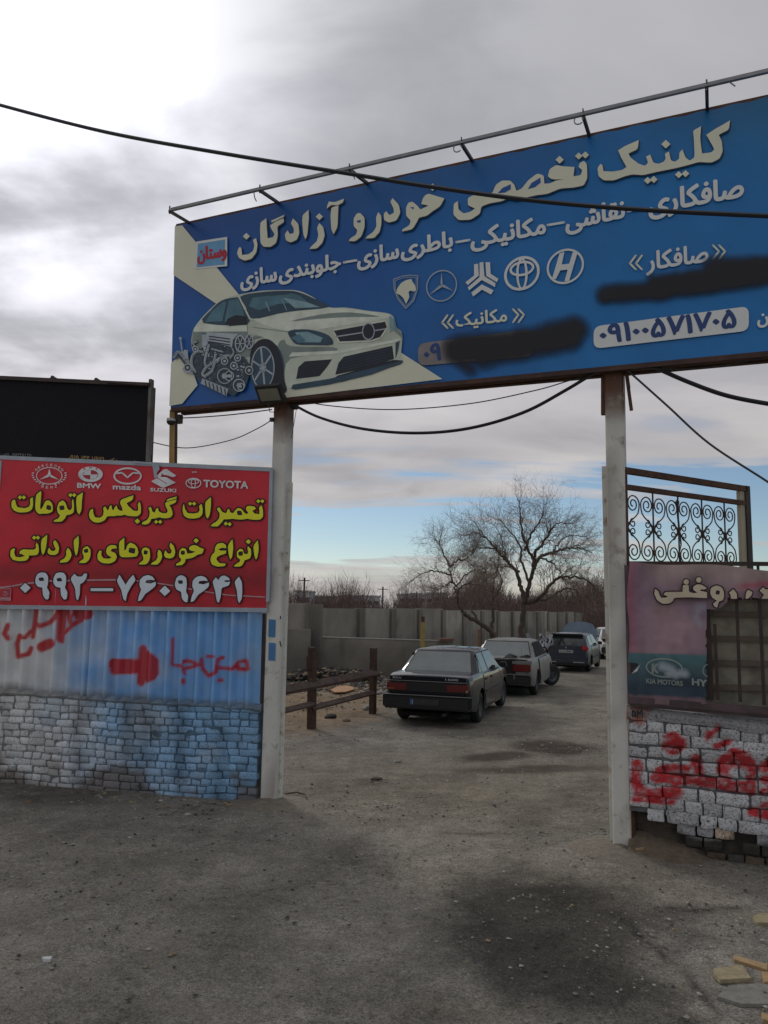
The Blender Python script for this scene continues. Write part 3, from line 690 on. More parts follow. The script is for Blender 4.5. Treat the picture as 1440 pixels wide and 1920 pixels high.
# ---- right wall
RW = G.shifted(0.035)
ub_ = RW.uz(RW.hit(1181, 1500))[0]; ue_ = RW.uz(RW.hit(1500, 1500))[0]; u14 = RW.uz(RW.hit(1440, 1500))[0]
rz0, rz1 = RW.hit(1183, 1322).z, RW.hit(1440, 1352).z
def rtop(u): return rz0+(rz1-rz0)*(u-ub_)/(u14-ub_)
z7 = Z(1120, 1040, 3.097)
gr7 = [([(440,1085),(440,1110)],100),([(415,1100),(475,1100)],80),([(640,1060),(700,1005)],30),([(690,1110),(765,1085)],35),([(635,1030),(640,1075)],22),([(232,1215),(222,1310)],60),([(222,1310),(250,1375),(300,1395),(465,1372)],62),([(455,1350),(460,1395)],45),
 ([(340,1310),(360,1250),(440,1232),(520,1240)],38),([(340,1290),(500,1300),(650,1322),(780,1345),(880,1350)],62),([(572,1185),(590,1262)],58),([(735,1265),(725,1195),(790,1150),(850,1165),(895,1210),(895,1370)],52),([(725,1210),(860,1215)],55),([(720,1240),(745,1300)],60),([(210,1420),(330,1425),(440,1432)],34),
 ([(965,1235),(1000,1215)],60),([(975,1300),(1040,1330)],55),([(900,1490),(1060,1530)],52),([(965,1455),(1050,1445)],34),([(960,1380),(1040,1365)],40)]
gr7 = [([z7(p) for p in a], w*1.12/3.097) for a, w in gr7]
REDP = np.array([0.62, 0.030, 0.040])
ora = [([z7((215, 900)), z7((290, 895))], 24/1.3), ([z7((225, 955)), z7((255, 965))], 16)]
def col_right(V):
    A = np.array([tuple(v) for v in V]); px = project(A); n_ = vnoise(A, 7, 3, 2)[:, None]; n3 = vnoise(A, 28, 3, 5)[:, None]
    c = np.array([0.68, 0.68, 0.70])*(0.72+.5*n_)
    g = strokes_mask(px+np.c_[n3-.5, n_-.5]*6, gr7, 4.0)[:, None]*np.clip(1.05+(n3-.5)*2.0, 0, 1); c = c*(1-g)+REDP*g
    o = strokes_mask(px+np.c_[n3-.5, n_-.5]*8, ora, 9.0)[:, None]*.8; c = c*(1-o)+np.array([0.50, 0.12, 0.05])*o
    bare = np.clip((0.23-A[:, 2:3])*14+(n_-.5)*4, 0, 1); c = c*(1-bare)+np.array([0.062, 0.054, 0.047])*(0.6+n3)*bare
    cv = strokes_mask(px, [([z7((700, 1050)), z7((770, 1052))], 9)], 3)[:, None]; c = c*(1-cv)+np.array([.5, .52, .5])*cv
    return c
rwall = root('brick_wall', RW.pt((ub_+u14)/2, 0), 'whitewashed brick wall with red spray paint lettering at the right', 'brick wall')
rs = random.Random(11); z = -.03; ci = 0; H2 = 0.103
while z < 1.32:
    u = ub_ + (0.0 if ci % 2 else -.0); h = H2*rs.uniform(.94, 1.04) if z > .25 else .095; low = z < .235
    if z < .04: u = ub_+.30
    elif z < .14: u = ub_+.42
    elif z < .24: u = ub_+.36
    elif z < .335: u = ub_+.14
    first = True
    while u < ue_+.1:
        L_ = rs.uniform(.23, .27) if (ci % 3 != 1 and rs.random() < .72 and not low) else rs.uniform(.125, .15)
        if first and ci % 2 == 0: L_ = .15
        first = False; top = rtop(u)-.085
        if z+.04 < top and not (low and .05 < z < .2 and rs.random() < .13):
            w = 0.012*math.sin(u*3+ci)
            o_ = (rs.random()-.5)*.012 - (0.05+rs.random()*.03 if low else 0)
            col_fn = col_right
            V, Fc, cc = brick_mesh(RW, u, u+L_, z+w, min(z+h, top)+w-.004, .10, rs, 9 if L_ > .17 else 6, 5, col_fn, out=o_)
            if low and rs.random() < .25: cc = cc*np.array([1.9, 1.5, 1.15])
            ctr = sum(V, Vector())/len(V); o = mk('brick', [v-ctr for v in V], Fc, BRKR, col=cc); o.parent = rwall; o.location = ctr-rwall.location; o.data.shade_smooth(); o.data.set_sharp_from_angle(angle=R(50))
        u += L_+.007
    z += h; ci += 1
grid_sheet(RW, ub_+.005, ue_+.3, .33, lambda u: rtop(u)-.09, -.014, 130, 60, lambda V: col_right(V)*.2, 'mortar', MORT, rwall, rough(8), back=.22)
grid_sheet(RW, ub_-.06, ue_+.3, -.08, lambda u: .345, -.13, 90, 16, lambda V: np.tile([0.075, 0.062, 0.05], (len(V), 1)), 'hollow_core', MORT, rwall, lambda u, zz: (vnoise([[u, zz, 2]], 7, 3)[0]-.5)*.10, back=.22)
V = []; n = 80
for i in range(n+1):
    u = ub_+(ue_+.3-ub_)*i/n; t = rtop(u); w = (vnoise([[u, 0, 9]], 9, 3)[0]-.5)*.025
    V += [RW.pt(u, t-.10+w, .004), RW.pt(u, t-.06+w, .012), RW.pt(u, t-.005+w*.3, -.02), RW.pt(u, t+.0, -.22), RW.pt(u, t-.1, -.22)]
Fc = [(i*5+k, (i+1)*5+k, (i+1)*5+(k+1) % 5, i*5+(k+1) % 5) for i in range(n) for k in range(5)] + [tuple(range(5)), tuple(n*5+k for k in range(5))[::-1]]
mk('mortar_cap', V, Fc, BRKR, rwall, col=col_right(V)*.55)
p = Print(RW, base=.02)
for q in ([(205, 905), (205, 940)], [(205, 905), (222, 915), (222, 935), (205, 940)], [(232, 940), (234, 905), (246, 925), (258, 900), (262, 938)]): p.stroke([z7(a) for a in q], 2.2, BLK, 2)
p.build('painted_letters', rwall)
for (cx_, cy_, sd) in ((lp.x, lp.y, 3), (rp.x, rp.y, 7)):
    V = [(cx_, cy_, .045)]; nr, na = 7, 26
    for i in range(1, nr+1):
        for k in range(na):
            r_ = .40*i/nr; a_ = 2*math.pi*k/na; X_, Y_ = cx_+r_*1.25*math.cos(a_), cy_+r_*math.sin(a_); V.append((X_, Y_, gz(X_, Y_)-.012+(.040*(1-i/nr)**1.4)*(.6+.9*vnoise([[X_, Y_, sd]], 9, 3)[0])+.012*(i < nr)))
    Fc = [(0, 1+k, 1+(k+1) % na) for k in range(na)]+[(1+(i-1)*na+k, 1+i*na+k, 1+i*na+(k+1) % na, 1+(i-1)*na+(k+1) % na) for i in range(1, nr) for k in range(na)]
    mk('packed_earth', V, Fc, mat('footing_earth', (0.20, 0.175, 0.135), .95, nz=(18, .4), bump=.9, bscale=60), smooth=True, kind='stuff')
# earth spilling from the hollow
V = []; nu_, nv_ = 30, 12
for j in range(nv_+1):
    for i in range(nu_+1):
        u = ub_-.02+.75*i/nu_; o_ = -.12+.33*j/nv_; hh = .17*max(0, 1-j/nv_)**1.3*max(0, 1-(i/nu_)**1.5)
        V.append(RW.pt(u, -.02+hh+(vnoise([[u, o_, 0]], 9, 3)[0]-.5)*.05*(1-j/nv_), o_))
Fc = [(j*(nu_+1)+i, (j+1)*(nu_+1)+i, (j+1)*(nu_+1)+i+1, j*(nu_+1)+i+1) for j in range(nv_) for i in range(nu_)]
mk('earth_heap', V, Fc, mat('dry_earth', (0.15, 0.115, 0.08), .95, nz=(14, .4), bump=.8, bscale=40), smooth=True, kind='stuff')

# ================================================================== CORRUGATED FENCE
z4 = Z(0, 1120, 2.571)
gr4 = [([(38,135),(22,175),(38,198)],22),([(95,185),(82,225),(88,285),(140,272),(150,245)],20),([(148,165),(120,195),(100,190)],18),([(178,40),(168,120),(190,140),(240,122),(262,100),(285,55)],20),([(168,120),(158,190)],20),
 ([(300,40),(290,200)],34),([(318,40),(300,215)],16),([(330,60),(345,135),(390,110)],22),([(385,75),(415,75)],60),([(340,145),(300,180)],18),([(200,240),(240,222)],42),
 ([(552,322),(600,330)],50),([(552,350),(700,345)],40),([(600,332),(720,335)],62),([(690,248),(680,410)],32),([(706,272),(712,395)],30),([(726,300),(728,375)],50),([(742,310),(742,362)],42),
 ([(833,200),(830,325),(868,330)],13),([(875,330),(890,370)],14),([(890,345),(960,325),(905,305),(885,310)],16),([(883,400),(884,410)],20),
 ([(972,300),(975,340),(1005,378),(1040,362),(1050,300),(1075,290)],17),([(1000,285),(1030,285)],13),([(1052,340),(1120,345),(1150,312),(1188,305),(1196,345),(1130,340),(1150,330)],15),([(1055,400),(1070,400)],16),([(1150,350),(1190,350)],12)]
gr4 = [([z4(p) for p in a], w*1.18/2.571) for a, w in gr4]
SW = LW.shifted(-.05)
SHM = mat('sprayed_zinc', (1, 1, 1), .33, attr='Col', nz=(5, .12), metal=.0)
fence = root('corrugated_fence', SW.pt(0.5*(ua+u_end), 1.0), 'blue and white sprayed corrugated sheet fence with red arrow graffiti', 'fence')
def col_sheet(V):
    A = np.array([tuple(v) for v in V]); px = project(A); b = np.clip((px[:, 0]-45)/230+(vnoise(np.c_[px/80, np.zeros(len(px))], 1, 3, 4)-.5)*1.5, 0, 1)[:, None]
    c = np.array([.72, .73, .74])*(1-b)+np.array([.22, .46, .82])*b
    lite = np.clip((vnoise(np.c_[px/[70, 45], np.zeros(len(px))], 1, 3, 14)-.5)*3.2, 0, 1)[:, None]*.65; c = c*(1-lite)+np.array([.46, .54, .62])*lite
    n3 = vnoise(A, 6, 3, 2)[:, None]; c = c*(.85+.3*n3)
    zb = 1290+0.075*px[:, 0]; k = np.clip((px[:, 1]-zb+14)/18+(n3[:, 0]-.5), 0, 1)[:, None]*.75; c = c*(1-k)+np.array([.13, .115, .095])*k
    g = strokes_mask(px, gr4, 3.0)[:, None]*.95; c = c*(1-g)+np.array([.55, .022, .028])*g
    return c
edges = [-62, 76, 178, 227, 342, 489]
for i in range(5):
    x0, x1 = edges[i], edges[i+1]
    u0 = SW.uz(SW.hit(x0, 1220))[0]+(.007 if i in (1, 3, 4) else -.02); u1 = SW.uz(SW.hit(x1, 1220))[0]; o0 = .012*(i % 2)
    nu = max(20, int((u1-u0)/.012)); nz_ = 60; V = []; zb = SW.hit(x0, 1291+.076*x0).z; zb1 = SW.hit(x1, 1291+.076*x1).z; zt = SW.hit(x0, 1120).z+.15
    for j in range(nz_+1):
        for k in range(nu+1):
            u = u0+(u1-u0)*k/nu; zz = (zb+(zb1-zb)*k/nu)+(zt-zb)*j/nz_
            ph = (u-u0)/.192*2*math.pi; w = .095*(.5+.5*math.cos(ph))**2.2-.025
            dent = (vnoise([[u, zz, i]], 1.7, 2)[0]-.5)*.04
            V.append(SW.pt(u, zz-.012*(1+math.sin(ph*.5))*(j == 0), o0+w+dent))
    Fc = [(j*(nu+1)+k, j*(nu+1)+k+1, (j+1)*(nu+1)+k+1, (j+1)*(nu+1)+k) for j in range(nz_) for k in range(nu)]
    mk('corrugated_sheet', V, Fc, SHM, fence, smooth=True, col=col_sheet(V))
for k_, x_ in enumerate((76, 227, 342)):
    m_ = MB(); m_.bar(SW.hit(x_, 1110, -.06), SW.hit(x_-2, 1305, -.06), .06, .04, SW.n); m_.build('seam_backing', DK, fence)  # dark strips added behind the sheet seams so the gaps read as shade
mb = MB(); a = SW.hit(495, 1150, -.05); b_ = SW.hit(492, 1318, -.05); mb.bar(a, b_, .05, .05, SW.n); mb.bar(SW.pt(u_beg, 1.35, -.08), SW.pt(u_end, 1.35, -.08), .05, .05); mb.build('fence_frame', DK, fence)
# ================================================================== BLUE SIGN
VIN_B = mat('banner_blue', (1, 1, 1), .38, attr='Col', nz=(2.0, .14), bump=.7, bscale=1.6)
CREAM = mat('print_cream', (0.78, 0.78, 0.62), .5, nz=(2, .08)); PWH = mat('print_white', (0.76, 0.78, 0.77), .5, nz=(2, .08))
SHW = mat('print_shadow', (0.012, 0.02, 0.06), .5); SILV = mat('print_silver', (0.42, 0.48, 0.53), .5)
PK = mat('print_black', (0.012, 0.016, 0.03), .45); NAVY = mat('print_navy', (0.02, 0.06, 0.22), .5)
CARB = mat('print_car_paint', (0.62, 0.68, 0.56), .45, nz=(2.2, .34)); CARL = mat('print_car_light', (0.76, 0.82, 0.70), .45); CARD = mat('print_car_shade', (0.24, 0.30, 0.28), .45)
TEAL = mat('print_teal', (0.09, 0.22, 0.29), .4, nz=(4, .4)); TEALL = mat('print_teal_light', (0.25, 0.42, 0.47), .4); TEALD = mat('print_teal_dark', (0.03, 0.075, 0.12), .4, nz=(5, .4))
SGN = G.shifted(0.10)
def s_top(x): return 423-(x-327)*0.2183
def s_bot(x): return 766-(x-318)*0.0945
XR = 1680
sgn = root('billboard', SGN.hit(800, 700), 'huge blue overhead billboard with a printed white car above the gate', 'billboard')
V = []; nu, nv = 210, 60
for j in range(nv+1):
    for i in range(nu+1):
        t = i/nu; s_ = j/nv; 
        a = SGN.hit(318+(XR-318)*t, s_bot(318+(XR-318)*t)); b_ = SGN.hit(327+(XR-327)*t, s_top(327+(XR-327)*t)); 
        p = a.lerp(b_, s_); sc_ = .006*math.sin(t*140)*(1 if j in (0, nv) else 0)
        X_ = 320+(XR-320)*t; V.append(p+Vector((0, 0, sc_)) + SGN.n*(-.016+.005*math.sin(X_*.045+s_*9)*math.exp(-((X_-860)/90)**2)*(1-s_)+.004*(vnoise([[t*9+s_*2, s_*3, 5]], 1.5, 2)[0]-.5)))
A = np.array([tuple(v) for v in V]); px = project(A)
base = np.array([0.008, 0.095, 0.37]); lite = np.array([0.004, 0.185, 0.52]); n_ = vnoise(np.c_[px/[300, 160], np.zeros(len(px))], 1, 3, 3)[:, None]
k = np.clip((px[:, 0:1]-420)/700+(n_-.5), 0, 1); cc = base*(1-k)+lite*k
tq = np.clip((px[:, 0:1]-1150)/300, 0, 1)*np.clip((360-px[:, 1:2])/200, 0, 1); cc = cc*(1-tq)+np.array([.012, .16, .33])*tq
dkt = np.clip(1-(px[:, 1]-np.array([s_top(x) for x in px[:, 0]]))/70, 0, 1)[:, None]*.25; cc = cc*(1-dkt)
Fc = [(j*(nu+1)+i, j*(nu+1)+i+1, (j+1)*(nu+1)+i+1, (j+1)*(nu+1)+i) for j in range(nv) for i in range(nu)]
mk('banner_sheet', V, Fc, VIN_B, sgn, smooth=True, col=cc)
# box frame behind the sheet
mb = MB()
cA, cB, cC, cD = (SGN.hit(320, s_bot(320)), SGN.hit(XR, s_bot(XR)), SGN.hit(XR, s_top(XR)), SGN.hit(328, s_top(328)))
for a, b_ in ((cA, cB), (cD, cC)):
    mb.bar(a-SGN.n*.07, b_-SGN.n*.07, .10, .055, (0, 0, 1)); mb.bar(a-SGN.n*.22, b_-SGN.n*.22, .06, .05, (0, 0, 1))
for t in (0, .2, .4, .6, .8, 1): mb.bar((cA.lerp(cB, t))-SGN.n*.08, (cD.lerp(cC, t))-SGN.n*.08, .05, .05, SGN.n)
mb.build('sign_frame', RUST, sgn)
mb = MB(); mb.bar(cA-SGN.n*.018+Vector((0, 0, -.012)), cB-SGN.n*.018+Vector((0, 0, -.012)), .03, .045, (0, 0, 1)); mb.build('bottom_rail', mat('rail_brown', (0.045, 0.022, 0.02), .7, rgb2=(.09, .04, .025)), sgn)
V = [SGN.hit(322, s_bot(322), -.24), SGN.hit(XR, s_bot(XR), -.24), SGN.hit(XR, s_top(XR), -.24), SGN.hit(329, s_top(329), -.24)]
mk('back_sheet', V, [(3, 2, 1, 0)], mat('back_vinyl', (.25, .25, .25)), sgn)
# stripes
z1 = Z(300, 360, 2.526)
p = Print(SGN)
p.poly([z1(q) for q in [(70, 163), (105, 158), (392, 508), (275, 535), (64, 393)]], CREAM, 1)
p.build('printed_stripe', sgn); p.poly([z1(q) for q in [(52, 812), (120, 745), (178, 915), (105, 1003), (44, 1013)]], CREAM, 1)
p.build('printed_stripe', sgn); p.poly([z1(q) for q in [(560, 900), (1140, 760), (1338, 886), (600, 974)]], CREAM, 1)
p.build('printed_stripe', sgn)
# title
TBL = mat('print_counter_blue', (0.008, 0.09, 0.36), .5)
T4 = Z(430, 360, 3.349); T5 = Z(840, 210, 2.571)
TITLE4 = [
 ([(65,345),(75,350),(80,395),(120,392),(150,370),(158,335),(148,300),(168,290),(178,330),(170,380),(140,420),(95,432),(60,415),(48,385),(55,360)], []),
 ([(232,165),(235,210),(240,290),(275,285),(285,265),(265,235),(255,210),(290,185),(340,165),(345,190),(300,215),(305,270),(295,320),(260,345),(215,345),(195,320),(193,230),(195,190)], []),
 ([(345,143),(345,156),(266,192),(262,180)], []),
 ([(400,165),(435,200),(440,260),(425,300),(385,318),(355,305),(348,265),(365,240),(380,265),(405,258),(405,230),(385,195)], []),
 ([(497,112),(500,160),(490,270),(478,298),(465,270),(457,180),(460,145)], []),
 ([(565,195),(590,220),(600,270),(585,320),(550,355),(505,358),(510,345),(550,310),(560,270),(550,225)], []),
 ([(685,85),(680,220),(655,265),(640,235),(635,150),(640,95)], []),
 ([(615,85),(625,60),(660,65),(720,42),(715,65),(680,85),(640,80),(612,105)], []),
 ([(820,130),(850,160),(850,220),(830,280),(790,310),(750,308),(760,290),(795,270),(805,240),(780,215),(780,165),(800,135)], [[(800,180),(825,175),(825,190),(805,193)]]),
 ([(935,125),(955,150),(955,200),(945,250),(910,290),(855,292),(865,278),(905,250),(925,215),(920,160)], []),
 ([(1025,38),(1065,80),(1075,130),(1050,180),(1000,193),(970,175),(970,135),(985,120),(1005,145),(1035,130),(1030,100),(1010,60)], []),
 ([(1250,10),(1300,25),(1350,40),(1325,90),(1270,125),(1240,150),(1190,160),(1180,185),(1150,235),(1085,248),(1085,235),(1130,210),(1140,180),(1110,150),(1108,100),(1125,65),(1150,60),(1180,85),(1200,110),(1250,85),(1205,75),(1215,40),(1230,20)], [[(1135,95),(1160,95),(1155,110)]])]
TITLE5 = [
 ([(655,235),(670,250),(672,320),(655,355),(600,365),(540,368),(480,395),(430,400),(385,410),(330,425),(290,415),(260,430),(200,440),(160,455),(155,490),(110,520),(50,522),(25,495),(28,440),(48,430),(50,470),(75,490),(110,480),(130,465),(95,450),(95,415),(120,400),(180,405),(215,390),(230,350),(260,330),(300,330),(320,350),(330,380),(355,370),(385,330),(430,295),(462,305),(465,345),(490,345),(520,330),(560,325),(500,325),(480,310),(490,275),(520,255),(555,262),(610,265),(605,310),(640,305),(648,280),(628,265),(635,245)],
  [[(240,392),(262,366),(302,348),(303,372),(275,388)], [(385,372),(402,342),(445,316),(447,340),(420,362)]]),
 ([(1360,40),(1355,85),(1305,110),(1320,140),(1325,190),(1310,225),(1270,245),(1210,240),(1160,255),(1100,270),(1050,280),(1000,290),(940,305),(890,300),(850,310),(800,330),(750,330),(725,310),(720,270),(735,250),(745,255),(750,285),(790,288),(840,280),(860,265),(835,220),(820,185),(850,165),(920,135),(915,180),(870,200),(880,220),(920,250),(950,260),(965,245),(955,215),(975,205),(990,245),(1015,250),(1040,240),(1050,225),(1045,200),(1065,190),(1075,235),(1095,240),(1115,225),(1115,195),(1130,180),(1145,220),(1165,235),(1190,220),(1185,120),(1180,90),(1220,68),(1215,130),(1225,200),(1270,195),(1285,180),(1265,145),(1245,110),(1290,80),(1330,58)], [])]
p = Print(SGN)
def shp(p, pts, conv, holes=()):
    q = [conv(a) for a in pts]; hs = [[conv(a) for a in h] for h in holes]
    sh = [(a.x+1.2, a.y+1.6) for a in soften(q)]
    p.stroke(sh, 1.6, SHW, 1, closed=True); p.poly(sh, SHW, 1)
    p.letter(q, CREAM, 2, holes=hs)
    for h in hs: p.poly(h, TBL, 3.4)
for a, h in TITLE4: shp(p, a, T4, h)
for a, h in TITLE5: shp(p, a, T5, h)
for (x, y, r_, cv, s_) in ((107, 278, 22, T4, 3.349), (565, 155, 23, T4, 3.349), (538, 230, 20, T5, 2.571), (630, 212, 18, T5, 2.571), (662, 207, 18, T5, 2.571), (1050, 155, 22, T5, 2.571), (962, 330, 18, T5, 2.571), (992, 325, 18, T5, 2.571), (1112, 302, 18, T5, 2.571), (1145, 297, 18, T5, 2.571)):
    X, Y = cv((x, y)); p.diamond(X+1.2, Y+1.6, r_/s_+.4, SHW, 1.2); p.diamond(X, Y, r_/s_, CREAM, 2.2)
p.diamond(811, 351, 7.5, CREAM, 2.2)
p.build('title_lettering', sgn)
# services line
p = Print(SGN)
for st, x0, y0, x1, y1, em in (('سازی', 452, 537, 518, 526, 40), ('جلوبندی', 524, 525, 638, 502, 40), ('سازی', 671, 498, 747, 483, 42), ('باطری', 753, 481, 848, 462, 42),
    ('مکانیکی', 884, 462, 1022, 437, 46), ('نقاشی', 1062, 430, 1170, 407, 48), ('صافکاری', 1218, 400, 1393, 367, 54)):
    p.text(st, x0, y0, x1, y1, em, PWH, 2, bold=.030)
for x0, y0, x1, y1 in ((645, 492, 668, 488), (856, 454, 880, 450), (1027, 422, 1057, 417), (1178, 396, 1203, 391)): p.stroke([(x0, y0), (x1, y1)], 4.4, PWH, 2)
p.build('services_lettering', sgn)
p = Print(SGN)
def guil(x, y, w, h, d):
    for k in (0, 1):
        X = x+k*w*.52; pts = [(X+w*.5, y-h/2-2), (X, y), (X+w*.5, y+h/2-2)] if d < 0 else [(X, y-h/2+2), (X+w*.5, y), (X, y+h/2+2)]
        p.stroke(pts, 3.6, CREAM, 2)
p.text('صافکار', 1213, 506, 1327, 489, 46, PWH, 2, bold=.025)
p.build('trade_lettering', sgn); guil(1181, 494, 22, 26, -1); guil(1337, 471, 22, 26, 1)
p.build('trade_lettering', sgn); p.text('مکانیک', 855, 612, 950, 602, 34, CREAM, 2, bold=.022)
p.build('trade_lettering', sgn); guil(829, 605, 20, 24, -1); guil(962, 590, 20, 24, 1)
p.build('trade_lettering', sgn); p.text('ن', 1421, 607, 1440, 604, 34, PWH, 2, bold=.03)
p.build('trade_lettering', sgn)
# telephone plates
def pill(p, a, b, c, d, m_, layer, r=.18):
    a, b, c, d = [Vector((*q, 0)) for q in (a, b, c, d)]; out = []
    h = (d-a).length; w = (b-a).length; rr = r*h*2
    for (q0, q1, q2) in ((d, a, b), (a, b, c), (b, c, d), (c, d, a)):
        s0 = q1+(q0-q1).normalized()*rr; s1 = q1+(q2-q1).normalized()*rr
        for k in range(6):
            t = k/5; out.append((s0*(1-t)+q1*t).lerp(q1*(1-t)+s1*t, t))
    p.poly([(q.x, q.y) for q in out], m_, layer)
p = Print(SGN)
pill(p, (1113, 612), (1404, 574), (1404, 620), (1113, 654), PWH, 1.4)
p.text('۰۹۱۰۰۵۷۱۷۰۵', 1126, 644, 1379, 613, 49, NAVY, 3, bold=.035, fa=False)
pill(p, (784, 644), (1000, 617), (1000, 668), (784, 686), mat('print_soiled', (.27, .24, .24), .6), 1.4)
p.build('telephone_plate', sgn)
p.text('۰۹', 796, 679, 826, 674, 46, NAVY, 3, bold=.03, fa=False)
p.build('telephone_plate', sgn)
# black spray over the names: soft-edged coat
def spray(p_, name, pts_w, m_, layer=6, bounds=None, soft=14, parent=None, n=(120, 60)):
    x0, y0, x1, y1 = bounds; V = []; PX = []
    for j in range(n[1]+1):
        for i in range(n[0]+1):
            x, y = x0+(x1-x0)*i/n[0], y0+(y1-y0)*j/n[1]; PX.append((x, y)); V.append(p_.hit(x, y, .0012*layer))
    PX = np.array(PX, float); wv = (vnoise(np.c_[PX/30, np.zeros(len(PX))], 1, 3, 2)-.5)*9
    a = strokes_mask(PX+wv[:, None], pts_w, soft)
    Fc = [(j*(n[0]+1)+i, (j+1)*(n[0]+1)+i, (j+1)*(n[0]+1)+i+1, j*(n[0]+1)+i+1) for j in range(n[1]) for i in range(n[0])]
    Fc = [f for f in Fc if max(a[list(f)]) > 0]
    return mk(name, V, Fc, m_, parent, col=np.c_[a, a, a])
def coat_mat(name, rgb, op=.97, rough=.6):
    m = bpy.data.materials.new(name); m.use_nodes = True; nt = m.node_tree; N = nt.nodes; L = nt.links; b = N['Principled BSDF']
    b.inputs['Base Color'].default_value = (*rgb, 1); b.inputs['Roughness'].default_value = rough
    a = N.new('ShaderNodeAttribute'); a.attribute_name = 'Col'; mm = N.new('ShaderNodeMath'); mm.operation = 'MULTIPLY'; L.new(a.outputs['Fac'], mm.inputs[0]); mm.inputs[1].default_value = op
    L.new(mm.outputs[0], b.inputs['Alpha']); return m
BSP = coat_mat('black_spray', (0.012, 0.012, 0.017))
spray(SGN, 'black_spray_patch', [([(1135, 552), (1250, 541), (1340, 520), (1470, 500)], 34), ([(1230, 540), (1440, 508)], 46), ([(1340, 505), (1480, 500)], 44)], BSP, bounds=(1080, 440, 1500, 600), soft=16, parent=sgn)
spray(SGN, 'black_spray_patch', [([(860, 655), (960, 648), (1070, 628)], 52), ([(905, 662), (990, 640), (1075, 618)], 50), ([(845, 662), (880, 690)], 18)], BSP, bounds=(810, 560, 1130, 712), soft=22, parent=sgn)
# emblems
p = Print(SGN); z7b = Z(720, 450, 3.6)
X, Y = z7b((389, 309)); p.ring(X, Y, 28, 28.5, 2.2, SILV, 2, sh=-.10)
for q in ([(389, 215), (396, 295), (389, 310), (381, 295)], [(305, 370), (372, 308), (389, 304), (392, 318)], [(470, 345), (402, 300), (387, 304), (392, 316)]): p.poly([z7b(a) for a in q], SILV, 2.5)
p.build('emblem', sgn)
for q in ([(608,163),(635,160),(640,240),(565,305),(550,285),(608,240)], [(645,152),(670,148),(678,245),(752,290),(750,318),(660,270),(575,340),(565,320),(645,250)], [(685,150),(716,150),(720,228),(772,262),(762,285),(690,242)], [(590,355),(660,300),(740,340),(722,368),(662,335),(602,382)]): p.poly([z7b(a) for a in q], PWH, 2)
p.build('emblem', sgn)
X, Y = z7b((931, 225)); p.ring(X, Y, 31, 29.5, 5, PWH, 2, sh=-.16); p.ring(X, Y+1, 8.5, 28, 4.5, PWH, 2.4); p.ring(X, Y-9, 21, 12, 4.5, PWH, 2.6, sh=-.14)
p.build('emblem', sgn)
X, Y = z7b((1224, 178)); p.ring(X, Y, 33, 31, 4, PWH, 2, sh=-.14)
for q in ([(1185,90),(1218,80),(1200,165),(1250,160),(1275,80),(1305,90),(1250,275),(1218,280),(1240,200),(1190,205),(1160,265),(1135,260)],): p.poly([z7b(a) for a in q], PWH, 2.4)
p.build('emblem', sgn)
sh_ = [z7b(a) for a in [(65,265),(120,245),(175,238),(228,240),(226,330),(200,410),(147,462),(95,400),(68,330)]]
p.stroke(sh_, 1.5, SILV, 2, closed=True); p.stroke([((q[0]-760.5)*.88+760.5, (q[1]-546)*.88+546) for q in sh_], 1.0, SILV, 2, closed=True)
p.letter([z7b(a) for a in [(185,262),(192,282),(210,305),(217,335),(205,348),(190,345),(180,340),(165,350),(172,385),(158,415),(148,430),(130,390),(105,368),(80,360),(90,325),(115,290),(150,270)]], CREAM, 2)
p.build('emblem', sgn)
# printed car with an engine in front
p = Print(SGN); c_ = lambda L_: [z1(a) for a in L_]
def smo(L_, n=5, closed=True): return [(q.x, q.y) for q in catmull([(*a, 0) for a in L_], n, closed)]
p.poly(smo(c_([(150,735),(155,660),(185,612),(232,560),(290,512),(370,487),(480,468),(590,464),(655,468),(720,495),(800,545),(880,547),(980,562),(1085,576),(1112,605),(1120,640),(1147,672),(1142,760),(1138,800),(1000,858),(800,908),(640,930),(600,925),(560,900),(430,860),(300,800),(180,760)]), 4), CARB, 3)
p.poly(smo(c_([(440,600),(600,572),(800,548),(980,565),(1085,580),(1060,600),(820,640),(610,660)]), 4), CARL, 4)
p.poly(c_([(590,780),(830,780),(1125,720),(1140,760),(1130,800),(1000,850),(800,895),(620,915)]), CARB, 4)
p.poly(c_([(610,780),(625,760),(840,752),(1110,700),(1140,690),(1140,700),(1110,712),(850,765)]), CARL, 5)
p.poly(smo(c_([(382,494),(480,474),(590,468),(648,472),(720,500),(795,545),(600,568),(440,600),(405,540)]), 4), TEALD, 5)
p.poly(c_([(420,540),(440,500),(620,478),(660,490),(700,520),(560,530),(470,560)]), TEAL, 6)
p.poly(c_([(580,500),(690,520),(760,545),(640,550)]), TEALL, 6.5); p.poly(c_([(500,478),(640,474),(600,485),(520,492)]), TEALD, 7)
p.stroke(c_([(500,520),(520,565)]), 2, TEALL, 7); p.stroke(c_([(575,505),(600,560)]), 1.6, TEALL, 7)
p.poly(smo(c_([(205,620),(240,560),(290,515),(350,500),(380,505),(405,560),(412,628)]), 3), TEALD, 5)
p.poly(c_([(215,615),(245,565),(298,520),(315,520),(295,612)]), TEAL, 6); p.poly(c_([(325,515),(370,505),(395,560),(400,600),(305,615)]), TEAL, 6)
p.poly(c_([(310,625),(320,600),(360,582),(408,590),(410,625),(330,635)]), PK, 8)
p.stroke(c_([(372,492),(405,560),(428,605),(440,605)]), 3, CARL, 8)
p.stroke(c_([(440,640),(610,662),(640,650)]), 1.0, CARD, 6); p.stroke(c_([(412,628),(415,665)]), 1.0, CARD, 6)
